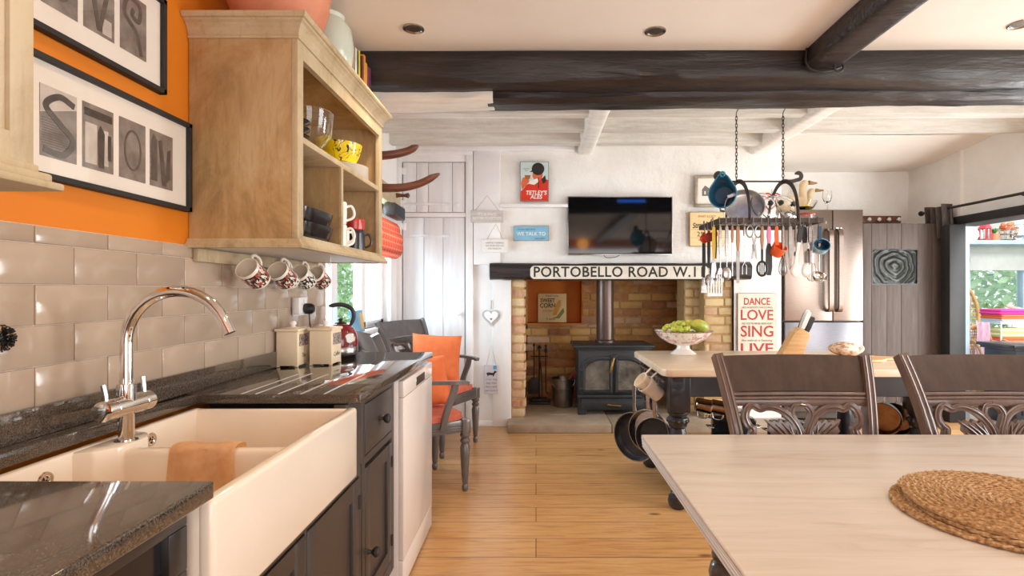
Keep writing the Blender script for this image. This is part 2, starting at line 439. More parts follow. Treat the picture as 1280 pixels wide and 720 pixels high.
wavy_beam('ceiling_beam', -1.15, 4.05, 2.60, 2.86, 2.235, 2.42, M['black_oak'], 'X', 0.016, 1, 80, (0, 0.03))
wavy_beam('ceiling_beam', -0.25, 4.05, 2.72, 2.90, 2.195, 2.30, M['black_oak'], 'X', 0.016, 9, 70, (0, 0.05))
wavy_beam('ceiling_beam', -1.15, -0.22, 2.70, 2.88, 2.175, 2.26, M['limewash'], 'X', 0.012, 5, 30, (0, 0.02))
wavy_beam('ceiling_beam', 1.31, 1.48, -2.7, 2.62, 2.31, 2.43, M['black_oak'], 'Y', 0.014, 3, 60)
b = MB(M['black_iron'])                                        # iron strap and ring on the end of the cross beam
b.tube(spline([(1.305, 2.575, 2.40), (1.30, 2.57, 2.33), (1.33, 2.565, 2.29), (1.40, 2.56, 2.285), (1.47, 2.565, 2.31)], 6), 0.006, 8)
b.tube([(1.445 + 0.022 * math.cos(a * PI / 8), 2.55, 2.30 + 0.022 * math.sin(a * PI / 8)) for a in range(16)], 0.005, 8, closed=True)
tag(b.build('iron_strap'), 'black iron strap with ring at the end of the dark cross beam', 'strap')
# ---- white cross beams and joists beyond the dark beam
for i, (xa, xb) in enumerate(((0.38, 0.52), (1.94, 2.10))):
    wavy_beam('ceiling_beam', xa, xb, 2.85, 4.9, 2.475, 2.60, M['limewash'], 'Y', 0.008, 20 + i, 30)
for y in (3.05, 3.45, 3.82, 4.20, 4.58):
    for i, (xa, xb) in enumerate(((-1.3, 0.40), (0.50, 1.96), (2.08, 4.02))):
        if y > 4.4 and i == 2: continue
        wavy_beam('ceiling_joist', xa, xb, y, y + 0.10, 2.50, 2.60, M['joist'], 'X', 0.0035, y * 3 + i, 16, (0, 0), 0.96)
# sagging plaster where the ceiling drops toward the alcove
b = MB(M['ceiling_paint'])
b.surf(lambda u, v: Vector((2.1 + 1.93 * u, 4.62 + 1.12 * v, 2.60 - 0.085 * min(1, v * 1.6) - 0.02 * math.sin(u * 3))), 12, 12)
struct(b.build('ceiling'))

# ---- backsplash tiles (each a glazed tile over grout) and granite upstand
b = MB(M['grout']); b.box(-1.112, -1.103, -1.2, 2.785, 1.01, 1.376)
b.m(M['tile'])
TL, TH = 0.2, 0.0905
z_rows = [1.3756, 1.3352, 1.2447, 1.1542, 1.0637]          # upper edges; the first row is the cut strip
for r_, zt in enumerate(z_rows):
    zb = z_rows[r_ + 1] if r_ + 1 < len(z_rows) else 0.975
    off = (0.0 if r_ % 2 == 0 else 0.1)
    y = -1.3 + off + 0.072
    while y < 2.785:
        ya, yb = max(y, -1.2), min(y + TL, 2.785)
        if yb - ya > 0.01:
            jx = R.uniform(-0.0006, 0.0006)
            b.box(-1.106, -1.0985 + jx, ya + 0.0013, yb - 0.0013, zb + 0.0013, zt - 0.0013, bev=0.0022, seg=2)
        y += TL
struct(b.build('wall_tiles'))

# ---- window in the left wall
wn = thing('window_1', 'white framed window beside the worktop', 'window'); wn['kind'] = 'structure'; del wn['label']; del wn['category']
b = MB(M['white_gloss'])
XW = -1.33
b.box(XW - 0.03, XW + 0.03, WY0, WY1, WZ0, WZ0 + 0.05, 0.004); b.box(XW - 0.03, XW + 0.03, WY0, WY1, WZ1 - 0.05, WZ1, 0.004)
for y, w in ((WY0, 0.07), (3.40, 0.10), (3.98, 0.10), (WY1 - 0.07, 0.07)): b.box(XW - 0.03, XW + 0.03, y, y + w, WZ0, WZ1, 0.004)
for y0, y1 in ((2.93, 3.40), (3.50, 3.98), (4.08, 4.48)):
    b.box(XW - 0.012, XW + 0.012, y0, y1, 1.44, 1.462, 0.003)
b.box(-1.262, -1.235, WY1 - 0.01, WY1 + 0.09, WZ0 - 0.05, WZ1 + 0.1, 0.004); b.box(-1.262, -1.235, WY0 - 0.04, WY1 + 0.1, WZ1, WZ1 + 0.1, 0.004)
b.build('window_frame', wn)
b = MB(M['window_glass']); b.box(XW - 0.003, XW + 0.003, WY0 + 0.02, WY1 - 0.02, WZ0 + 0.02, WZ1 - 0.02); b.build('glass_pane', wn)
b = MB(M['white_gloss']); b.box(-1.30, -1.215, 2.83, WY1 + 0.02, WZ0 - 0.035, WZ0, 0.008); b.build('window_sill', wn)
# ---- cupboard doors in the back wall
M['door_white'] = pm('brushed_white_paint', '#eceaea', '#d7d8dc', 3.5, (6, 6, 0.5), 0.3, 0.75, rough=0.5)
def plank_door(name, x0, x1, z0, z1, y, planks, ledges, knob):
    root = bpy.data.objects.new(name, None); COL.objects.link(root); root.location = ((x0 + x1) / 2, y, z0); root['kind'] = 'structure'
    cx = (x0 + x1) / 2
    b = MB(M['door_white']); w = (x1 - x0)
    e = [x0 + w * q for q in planks]
    for a, c in zip(e, e[1:]): b.box(a - cx + 0.002, c - cx - 0.002, -0.012, 0.012, 0, z1 - z0, 0.003)
    for la, lb in ledges: b.box(x0 - cx + 0.01, x1 - cx - 0.14, -0.02, -0.011, la - z0, lb - z0, 0.003)
    b.build('door_panel', root)
    b = MB(M['white_gloss'])
    b.lathe([(0.008, 0), (0.007, 0.02), (0.018, 0.028), (0.021, 0.04), (0.014, 0.05), (0, 0.052)], 16, T(knob[0] - cx, -0.012, knob[1] - z0) @ RX(PI / 2))
    b.build('door_knob', root)
    b = MB(M['white_gloss'])
    for zz in (0.08, z1 - z0 - 0.08): b.box(x0 - cx - 0.012, x0 - cx + 0.03, -0.017, -0.010, zz - 0.03, zz + 0.03, 0.002)
    b.build('hinge', root)
plank_door('door_1', -1.205, -0.645, 1.945, 2.395, 4.85, [0, 0.22, 0.41, 0.8, 1], [(2.005, 2.03)], (-0.70, 2.01))
plank_door('door_2', -1.205, -0.645, 0.06, 1.895, 4.85, [0, 0.34, 0.65, 1], [(1.72, 1.745), (0.35, 0.45)], (-0.70, 1.03))
solid('trim_4', M['white_gloss'], [(-1.262, -1.215, 4.83, 4.872, 0, 2.50), (-0.635, -0.57, 4.825, 4.872, 0, 2.50), (-1.215, -0.635, 4.835, 4.872, 1.90, 1.94),
      (-1.215, -0.635, 4.835, 4.872, 2.40, 2.50), (-1.262, -0.57, 4.82, 4.872, 2.46, 2.50)], bev=0.004)

# ---- fireplace: brick by brick
def brick_mat():
    k = NT('old_stock_brick').set(0.85)
    c = k.ramp(k.island(), [(0.0, hx('#d8a95c')), (0.16, hx('#e2bd78')), (0.28, hx('#c08343')), (0.40, hx('#a9623f')), (0.52, hx('#e6c9b2')), (0.64, hx('#7d5140')), (0.74, hx('#c47a55')), (0.86, hx('#b98a4a')), (1.0, hx('#a26a4c'))])
    n_ = k.noise(k.coords(), 12, 8, 0.7)
    k.base(k.mix(0.3, c, k.ramp(n_, [(0.28, hx('#8a6040')), (0.5, hx('#cfa46e')), (0.75, hx('#ecd6b2'))])))
    k.bump(k.noise(k.coords(), 45, 5), 0.5, 0.006); return k.m
def brick_mat2(name, cols):
    k = NT(name).set(0.85); c = k.ramp(k.island(), [(i / (len(cols) - 1), hx(q)) for i, q in enumerate(cols)])
    n_ = k.noise(k.coords(), 16, 8, 0.7)
    k.base(k.mix(k.ramp(n_, [(0.35, (0.15, 0.15, 0.15, 1)), (0.75, (0.65, 0.65, 0.65, 1))]), c, hx('#d9c6a6'))); k.bump(k.noise(k.coords(), 45, 5), 0.6, 0.006); return k.m
M['brick'] = brick_mat()
M['brick_pier'] = brick_mat2('pier_brick', ['#b9604a', '#c48a63', '#d3b98a', '#b8735a', '#cdb083', '#a85a48'])
M['brick_yellow'] = brick_mat2('yellow_brick', ['#bd9c5c', '#d6bd86', '#c2a368', '#b08a52', '#b07f5c', '#cfb27a'])
M['mortar'] = pm('lime_mortar', '#c0a06c', '#a9875a', 25, rough=0.95, bump=0.3)
M['soot_mortar'] = M['mortar']
def bricks(b, mat, o, du, u1, z0, z1, dep, course=0.084, bl=0.225, skip=None, jit=0.006):
    """o: origin, du: unit vector along the wall, dep: vector pointing out of the wall"""
    b.m(mat); o = Vector(o); du = Vector(du); dn = Vector(dep)
    z = z0; k = 0
    while z < z1 - 0.02:
        h = min(course, z1 - z); u = -(bl / 2 if k % 2 else 0) - R.uniform(0, 0.02)
        while u < u1:
            l = bl * R.uniform(0.8, 1.14); a, c = max(0, u), min(u1, u + l); u += l
            if c - a < 0.03: continue
            m_ = ((a + c) / 2, z + h / 2)
            if skip and any(m_[0] > s[0] and m_[0] < s[1] and m_[1] > s[2] and m_[1] < s[3] for s in skip): continue
            pr = 0.012 + R.uniform(-jit, jit)
            mt = Matrix((( du.x, dn.x, 0, 0), (du.y, dn.y, 0, 0), (0, 0, 1, 0), (0, 0, 0, 1)))
            b.box(a + 0.006, c - 0.006, -0.05, pr, z + 0.005 + R.uniform(0, 0.005), z + h - 0.006 - R.uniform(0, 0.005), 0.008, 2, T(*(o + Vector((0, 0, 0)))) @ mt)
        z += h; k += 1
NX0, NX1, NZ0, NZ1 = PX(657, 5.73), PX(727, 5.73), PZ(404, 5.73), 1.34
b = MB(M['mortar'])
b.box(FX0, NX0 + 0.02, FB, FB + 0.08, 0.06, 1.6); b.box(NX1, FX1, FB, FB + 0.08, 0.06, 1.6); b.box(NX0, NX1, FB, FB + 0.08, 0.06, NZ0)
b.box(FX0 - 0.09, FX0, 4.875, FB, 0.06, 1.5); b.box(FX1, FX1 + 0.09, 4.875, FB, 0.06, 1.5)
bricks(b, M['brick'], (FX0, FB, 0), (1, 0, 0), FX1 - FX0, 0.08, NZ0 - 0.012, (0, -1, 0), jit=0.011)
bricks(b, M['brick'], (NX1 + 0.005, FB, 0), (1, 0, 0), FX1 - NX1, NZ0 - 0.012, 1.56, (0, -1, 0), jit=0.011)
if NX0 - FX0 > 0.04: bricks(b, M['brick'], (FX0, FB, 0), (1, 0, 0), NX0 - FX0, NZ0 - 0.012, 1.56, (0, -1, 0))
bricks(b, M['brick'], (FX0, 5.0, 0), (0, 1, 0), FB - 5.0, 0.08, 1.5, (1, 0, 0))
bricks(b, M['brick'], (FX1, 5.0, 0), (0, 1, 0), FB - 5.0, 0.08, 1.5, (-1, 0, 0))
# front piers
b.m(M['mortar']); b.box(FX0, FX0 + 0.115, 4.88, 5.02, 0.06, 1.335); b.box(FX1 - 0.26, FX1, 4.9, 5.05, 0.06, 1.335); b.box(FX1 - 0.40, FX1 - 0.24, 5.05, 5.3, 0.06, 1.45)
bricks(b, M['brick_pier'], (FX0, 4.885, 0), (1, 0, 0), 0.125, 0.08, 1.335, (0, -1, 0), bl=0.3)
bricks(b, M['brick_pier'], (FX0 + 0.118, 4.885, 0), (0, 1, 0), 0.13, 0.08, 1.335, (1, 0, 0), bl=0.3)
bricks(b, M['brick_yellow'], (FX1 - 0.26, 4.905, 0), (1, 0, 0), 0.26, 0.08, 1.335, (0, -1, 0), bl=0.2)
bricks(b, M['brick_yellow'], (FX1 - 0.40, 5.05, 0), (1, 0, 0), 0.16, 0.08, 1.45, (0, -1, 0), bl=0.2)
struct(b.build('wall_back', ang=45)).name = 'fireplace_brickwork'
# painted niche
b = MB(M['orange_paint'])
b.box(NX0, NX1, FB + 0.22, FB + 0.24, NZ0, NZ1); b.box(NX0 - 0.01, NX0, FB - 0.008, FB + 0.22, NZ0, NZ1); b.box(NX1, NX1 + 0.01, FB - 0.008, FB + 0.22, NZ0, NZ1)
b.box(NX0, NX1, FB - 0.01, FB + 0.22, NZ0 - 0.012, NZ0); b.box(NX0, NX1, FB - 0.008, FB + 0.22, NZ1, NZ1 + 0.2)
struct(b.build('fireplace_niche'))
# ---- hearth of stone slabs
M['stone'] = pm('hearth_stone', '#b7a48d', '#8f7c67', 4, lo=0.3, hi=0.75, rough=0.8, bump=0.5, bscale=30)
b = MB(M['stone'])
for x0, x1 in ((-0.25, 0.655), (0.66, 1.62), (1.625, 2.20)):
    b.box(x0, x1, 4.62, 4.99, 0, 0.077, 0.008); b.box(max(x0, FX0 + 0.01), min(x1, FX1 - 0.01), 4.993, FB, 0, 0.076, 0.004)
struct(b.build('hearth'))
# ---- mantel beam
wavy_beam('mantel_beam', -0.415, 1.93, 4.77, 4.99, 1.335, 1.485, M['black_oak'], 'X', 0.018, 31, 60)

# ---- doorway to the conservatory: dark posts and lintel
solid('door_frame', pm('black_door_paint', '#1d1b1b', '#272423', 6, rough=0.6), [(3.86, 4.012, 4.985, 5.10, 0, 1.855), (3.94, 4.21, 3.05, 5.12, 1.85, 1.93), (3.955, 4.21, 3.08, 3.2, 0, 1.84)], bev=0.008)
# ---- downlights
def downlight(x, y, label):
    t = thing('ceiling_downlight', label, 'downlight', (x, y, 2.405), 0, 'recessed ceiling downlights')
    b = MB(M['steel']); b.lathe([(0.030, 0.004), (0.034, -0.002), (0.042, -0.006), (0.047, -0.004), (0.048, 0.001)], 32, cap=False); b.build('ring', t)
    b = MB(pm('lamp_reflector', '#d8d2c8', '#c9c2b7', 8, rough=0.2, metal=1)); b.lathe([(0.033, -0.001), (0.022, -0.0005), (0.0, 0.0002)], 24); b.build('lamp_lens', t)
    d = bpy.data.lights.new('downlight_beam', 'SPOT'); d.energy = SPOT_POWER; d.color = (1.0, 0.76, 0.50); d.spot_size = math.radians(125); d.spot_blend = 0.9; d.shadow_soft_size = 0.04
    o = bpy.data.objects.new('downlight_beam', d); COL.objects.link(o); o.parent = t; o.location = (0, 0, -0.03)
downlight(-0.548, 2.39, 'chrome downlight in the plaster ceiling above the wall cupboard with open shelves')
downlight(0.539, 2.415, 'chrome downlight in the plaster ceiling midway along the dark beam')
downlight(2.13, 2.35, 'chrome downlight at the picture edge beyond the dark cross beam')
for x, y in ((-0.55, 0.9), (0.6, 0.2), (2.2, 0.5)):
    downlight(x, y, 'chrome downlight in the plaster ceiling over the dining end')

# ---- lamps of the dining end, behind the viewer: seen only as reflections in the television and the glazed tiles
t = thing('wall_lamp', 'round warm globe wall lamp on the orange wall of the dining end', 'lamp', (1.06, -2.5, 2.30))
b = MB(emis('warm_globe', '#ffa850', 9)); b.ball(0.125); b.build('globe', t)
b = MB(M['brass']); b.cyl(0.02, -0.11, -0.06, 20, RX(-PI / 2) @ T(0, 0, 0)); b.cyl(0.05, 0, 0.015, 24, T(0, -0.099, 0) @ RX(-PI / 2)); b.build('bracket', t)
t = thing('strip_light', 'small blue strip light on the far side of the dark beam', 'lamp', (1.20, 2.905, 2.36))
b = MB(emis('blue_strip', '#2a7bff', 7)); b.box(-0.17, 0.17, -0.008, 0.010, -0.012, 0.012, 0.004); b.build('tube', t)
b = MB(M['white_gloss']); b.box(-0.19, 0.19, -0.02, -0.008, -0.018, 0.018, 0.003); b.build('housing', t)
# ================================================================== LEFT: WORKTOP RUN
XF = -0.54
t = thing('worktop', 'polished black granite worktop with drainer grooves beside the white sink', 'worktop', (-0.82, 2.2, 0.882))
def LB(o):                      # matrix into a root's local space for world-space coordinates
    return T(-o.location.x, -o.location.y, -o.location.z)
L = LB(t)
b = MB(M['granite'])
b.box(-1.10, XF, 1.647, 2.795, 0.882, 0.912, 0.004, 2, L)
b.box(-1.10, -1.044, 0.895, 1.655, 0.882, 0.912, 0.003, 2, L)
b.build('slab', t)
b = MB(pm('groove_shine', '#c9c7c2', '#b7b4ae', 10, rough=0.2, metal=0.2))  # bright reflection in the grooves put into their colour
for i, (pa, pb) in enumerate((((304, 493), (360, 470)), ((322, 494), (384, 469)), ((350, 494), (411, 468)), ((378, 494), (436, 468)), ((407, 494), (453, 471)))):
    ya = 0.318 * FPX / (pa[1] - VY); yb = 0.318 * FPX / (pb[1] - VY)
    x = PX(pa[0], 1.66)
    b.tube([(x, 1.65, 0.9118), (x, 2.04 + 0.02 * (i % 2), 0.9118)], 0.003, 6, L)
b.build('drainer_groove', t)
b = MB(M['granite']); b.box(-1.105, -1.085, -0.5, 2.79, 0.912, 0.99 - 0.012, 0.002); tag(b.build('upstand'), 'low black granite upstand along the foot of the wall tiles', 'upstand')
t = thing('worktop', 'speckled dark granite worktop end over the black appliance', 'worktop', (-0.82, 0.4, 0.882)); L = LB(t)
b = MB(M['granite']); b.box(-1.10, XF, -0.5, 0.898, 0.882, 0.912, 0.004, 3, L); b.build('slab', t)

# ---- belfast sink
SY0, SY1, SX0, SX1, SZ0, SZ1 = 0.905, 1.635, -1.046, -0.546, 0.662, 0.876
t = thing('sink', 'white double bowl ceramic sink with a deep front apron', 'sink', ((SX0 + SX1) / 2, (SY0 + SY1) / 2, SZ0)); L = LB(t)
b = MB(M['ceramic'])
w = 0.022
ym = 1.262
b.box(SX1 - 0.03, SX1, SY0, SY1, SZ0, SZ1, 0.010, 3, L)                # apron
b.box(SX0, SX0 + w, SY0, SY1, SZ0, SZ1 - 0.002, 0.006, 3, L)            # rear wall
b.box(SX0 + 0.002, SX1 - 0.012, SY0 + 0.0015, SY0 + w, SZ0 + 0.001, SZ1 - 0.003, 0.008, 3, L); b.box(SX0 + 0.002, SX1 - 0.012, SY1 - w, SY1 - 0.0015, SZ0 + 0.001, SZ1 - 0.003, 0.008, 3, L)
b.box(SX0 + 0.003, SX1 - 0.013, SY0 + 0.003, SY1 - 0.003, SZ0 + 0.002, SZ0 + 0.025, 0, 1, L)
b.box(SX0 + 0.01, SX1 - 0.02, ym - 0.018, ym + 0.018, SZ0 + 0.01, SZ1 - 0.016, 0.012, 3, L)
# tap ledge, blending to the walls
b.prism([(0, -0.10), (0.045, -0.085), (0.075, -0.045), (0.08, 0), (0.075, 0.045), (0.045, 0.085), (0, 0.10)], 0.205, L @ T(SX0 + 0.012, ym + 0.015, SZ0 + 0.005), bev=0.006)
b.build('basin', t)
for y in (1.115, 1.422):
    b = MB(M['chrome']); Q = L @ T(SX0 + w, y, 0.835) @ RY(PI / 2)
    b.lathe([(0.009, 0.001), (0.0125, 0.003), (0.017, 0.003), (0.0185, 0.0)], 28, Q, cap=False)
    for a in (0, PI / 2): b.box(-0.012, 0.012, -0.0022, 0.0022, 0.001, 0.003, 0, 1, Q @ RZ(a + 0.4))
    b.m(M['black_ink']); b.cyl(0.0115, 0.0, 0.0008, 20, Q)
    b.build('overflow', t)
# ---- folded cloth over the divider
t2 = MB(M['towel'])
def cloth(u, v):
    s = (v - 0.5) * 2
    ln = abs(s); x = PX(216, 1.25) + (PX(303, 1.27) - PX(216, 1.25)) * u
    wav = 0.004 * math.sin(u * 9 + s * 2)
    if ln < 0.14: a = s / 0.14 * PI / 2; return Vector((x, ym + 0.026 * math.sin(a), 0.862 + 0.0095 * math.cos(a) + wav * 0.4))
    d = (ln - 0.14) * (0.115 if s < 0 else 0.10)
    sg = 1 if s > 0 else -1
    return Vector((x + 0.01 * d * 10 * (u - 0.5) * (1 if s < 0 else 0), ym + sg * (0.026 + wav + d * 0.12), 0.862 - d))
t2.surf(cloth, 24, 40, thick=0.007)
tag(t2.build('dish_cloth', ang=80), 'peach towelling cloth folded over the sink divider', 'cloth')

# ---- monobloc tap
t = thing('tap', 'tall chrome swan neck tap with two lever handles', 'tap', (-0.985, 1.285, 0.867)); L = Matrix()
b = MB(M['chrome'])
b.cyl(0.026, 0.0, 0.006, 32, None, bev=0.002); b.cyl(0.0165, 0.005, 0.075, 28); b.build('base', t)
b = MB(M['chrome'])
b.lathe([(0.018, -0.075), (0.0235, -0.072), (0.0235, 0.072), (0.018, 0.075)], 28, T(0, 0, 0.088) @ RX(PI / 2) @ RZ(0)); b.lathe([(0.024, -0.0012), (0.0245, 0), (0.024, 0.0012)], 28, T(0, 0.045, 0.088) @ RX(PI / 2)); b.lathe([(0.024, -0.0012), (0.0245, 0), (0.024, 0.0012)], 28, T(0, -0.045, 0.088) @ RX(PI / 2))
b.cyl(0.020, 0.088, 0.142, 28, None, bev=0.002); b.build('body', t)
b = MB(M['chrome'])
pts = [(0, 0, 0.13), (0, 0, 0.18), (0, 0, 0.235)] + [(0.123 - 0.123 * math.cos(a * PI / 20), 0, 0.24 + 0.123 * math.sin(a * PI / 20)) for a in range(0, 18)] + [(0.249, 0, 0.262)]
b.tube(pts, 0.0135, 20); b.cyl(0.0148, 0.145, 0.15, 24); b.build('spout', t)
for s in (-1, 1):
    b = MB(M['chrome']); b.tube([(0, s * 0.060, 0.108), (-0.002, s * 0.060, 0.122), (-0.006, s * 0.062, 0.148)], [0.005, 0.0055, 0.0062], 14); b.build('lever', t)

# ---- dish brush hung on the tiles at the edge of the picture
t = thing('dish_brush', 'round dark bristled dish brush at the tiles beside the sink', 'brush', P(-1, 423, 1.09))
b = MB(M['black_plastic'])
for i in range(150):
    v = Vector((abs(R.gauss(0, 1)), R.gauss(0, 1), R.gauss(0, 1))).normalized(); v.x *= 0.8
    b.tube([v * 0.010, v * R.uniform(0.027, 0.030)], 0.0016, 5)
b.ball(0.014, SC(0.8, 1, 1))
b.build('bristles', t)
b = MB(M['pine']); b.lathe([(0.0, -0.012), (0.02, -0.01), (0.026, 0.0), (0.024, 0.008), (0, 0.009)], 24, RY(PI / 2)); b.tube([(-0.004, -0.01, 0.0), (-0.005, -0.10, 0.10), (-0.006, -0.16, 0.16)], 0.006, 10); b.build('handle', t)

# ---- base cabinets
XC = -0.59
M['cab'] = M['charcoal_paint']
def shaker(b, y0, y1, z0, z1, fw=0.055, hand=None):
    x = XC
    b.box(x - 0.004, x + 0.010, y0, y0 + fw, z0, z1, 0.0015); b.box(x - 0.004, x + 0.010, y1 - fw, y1, z0, z1, 0.0015)
    b.box(x - 0.0035, x + 0.0095, y0 + fw - 0.001, y1 - fw + 0.001, z0 + 0.0005, z0 + fw); b.box(x - 0.0035, x + 0.0095, y0 + fw - 0.001, y1 - fw + 0.001, z1 - fw, z1 - 0.0005)
    b.box(x - 0.006, x - 0.001, y0 + 0.01, y1 - 0.01, z0 + 0.01, z1 - 0.01)
def knob(o, y, z, par_name='knob'):
    b = MB(M['black_iron']); b.lathe([(0.012, 0), (0.008, 0.004), (0.006, 0.014), (0.013, 0.02), (0.018, 0.028), (0.017, 0.036), (0.009, 0.041), (0, 0.042)], 20, T(XC + 0.009, y, z) @ RY(PI / 2))
    k = b.build(par_name, o); return k
def hinge(o, y, z):
    b = MB(M['black_iron']); b.tube([(XC + 0.011, y, z - 0.022), (XC + 0.011, y, z + 0.022)], 0.0045, 10); b.box(XC + 0.006, XC + 0.0115, y - 0.006, y + 0.006, z - 0.02, z + 0.02); b.build('hinge', o)
def base_unit(label, y0, y1, top, doors, drawers):
    t = bpy.data.objects.new('base_cabinet', None); COL.objects.link(t); tag(t, label, 'cabinet', 'charcoal base cabinets under the worktop')
    b = MB(M['cab'])
    b.box(-1.09, XC - 0.006, y0, y1, 0.10, top); b.box(-1.05, XC - 0.05, y0 + 0.005, y1 - 0.005, 0.0, 0.1)
    cuts = sorted(set([y0, y1])); 
    zs = [(0.101, 0.145), (top - 0.03, top - 0.001)]
    for z0, z1 in zs: b.box(XC - 0.02, XC + 0.0084, y0 + 0.001, y1 - 0.001, z0, z1)
    ed = [y0] + [d[0] for d in doors] + [d[1] for d in doors] + [y1]
    ed = sorted(ed)
    for a, c in zip(ed[::2], ed[1::2]): b.box(XC - 0.02, XC + 0.009, a, c, 0.1, top, 0.001)
    for d in drawers: b.box(XC - 0.02, XC + 0.0084, y0 + 0.001, y1 - 0.001, d[2] - 0.03, d[2] - 0.004)
    b.build('carcass', t)
    for d in doors:
        q = MB(M['cab']); shaker(q, d[0] + 0.003, d[1] - 0.003, d[2], d[3]); o = q.build('door', t)
        knob(o, d[0] + 0.03 if d[4] == 'r' else d[1] - 0.03, d[5])
        yy = d[1] - 0.003 if d[4] == 'r' else d[0] + 0.003
        hinge(o, yy, d[3] - 0.08); hinge(o, yy, d[2] + 0.08)
    for d in drawers:
        q = MB(M['cab']); q.box(XC - 0.004, XC + 0.010, d[0] + 0.003, d[1] - 0.003, d[2], d[3], 0.002); o = q.build('drawer', t); knob(o, (d[0] + d[1]) / 2, (d[2] + d[3]) / 2)
    return t
base_unit('charcoal painted cabinet with two doors below the white sink', 0.905, 1.775, 0.655, [(0.94, 1.345, 0.15, 0.618, 'l', 0.45), (1.355, 1.755, 0.15, 0.618, 'r', 0.28)], [])
c = base_unit('charcoal painted cabinet with one drawer over a door beside the white dishwasher', 1.785, 2.185, 0.878, [(1.815, 2.15, 0.15, 0.626, 'r', 0.33)], [(1.815, 2.15, 0.672, 0.845)])
b = MB(M['cab']); b.box(-0.62, XC + 0.009, 1.637, 1.785, 0.655, 0.880, 0.001); tag(b.build('filler_panel'), 'narrow charcoal panel between the sink apron and the drawer', 'panel')
# black appliance below the near worktop
t = thing('integrated_dishwasher', 'black fronted appliance with a recessed handle below the speckled worktop end', 'dishwasher', (-0.82, 0.6, 0)); L = LB(t)
b = MB(M['black_plastic']); b.box(-1.09, -0.60, 0.28, 0.895, 0.09, 0.878, 0.002, 2, L); b.build('body', t)
b = MB(pm('black_panel', '#322e2d', '#2a2726', 8, rough=0.3)); b.box(-0.60, -0.575, 0.29, 0.882, 0.12, 0.772, 0.003, 2, L); b.box(-0.60, -0.575, 0.29, 0.882, 0.845, 0.876, 0.003, 2, L); b.box(-0.60, -0.575, 0.838, 0.882, 0.772, 0.845, 0.002, 2, L); b.build('door', t)
b = MB(M['black_gloss']); b.box(-0.598, -0.588, 0.3, 0.838, 0.777, 0.842, 0, 1, L); b.box(-0.589, -0.5755, 0.3, 0.838, 0.772, 0.780, 0.002, 2, L); b.build('handle', t)
# ---- white dishwasher at the end
t = thing('dishwasher', 'white freestanding dishwasher at the far end of the worktop', 'dishwasher', (-0.82, 2.5, 0)); L = LB(t)
M['appliance'] = pm('white_appliance', '#efe6e0', '#e9e0da', 3, rough=0.2, coat=0.3)
b = MB(M['appliance']); b.box(-1.08, -0.566, 2.192, 2.792, 0.02, 0.862, 0.003, 2, L); b.build('body', t)
b = MB(M['appliance']); b.box(-0.566, -0.543, 2.194, 2.790, 0.125, 0.79, 0.003, 2, L); o = b.build('door', t)
b = MB(M['appliance']); b.box(-0.566, -0.543, 2.194, 2.790, 0.793, 0.86, 0.003, 2, L); o = b.build('control_panel', t)
b = MB(M['steel']); b.box(-0.544, -0.541, 2.42, 2.60, 0.80, 0.84, 0.001, 1, L); b.build('handle', o)
b = MB(M['appliance'])
b.lathe([(0.017, 0), (0.016, 0.012), (0.012, 0.015), (0, 0.015)], 20, L @ T(-0.543, 2.70, 0.826) @ RY(PI / 2)); b.build('knob', o)
b = MB(M['appliance']); b.box(-0.57, -0.545, 2.194, 2.790, 0.01, 0.121, 0.003, 2, L); b.build('plinth', t)

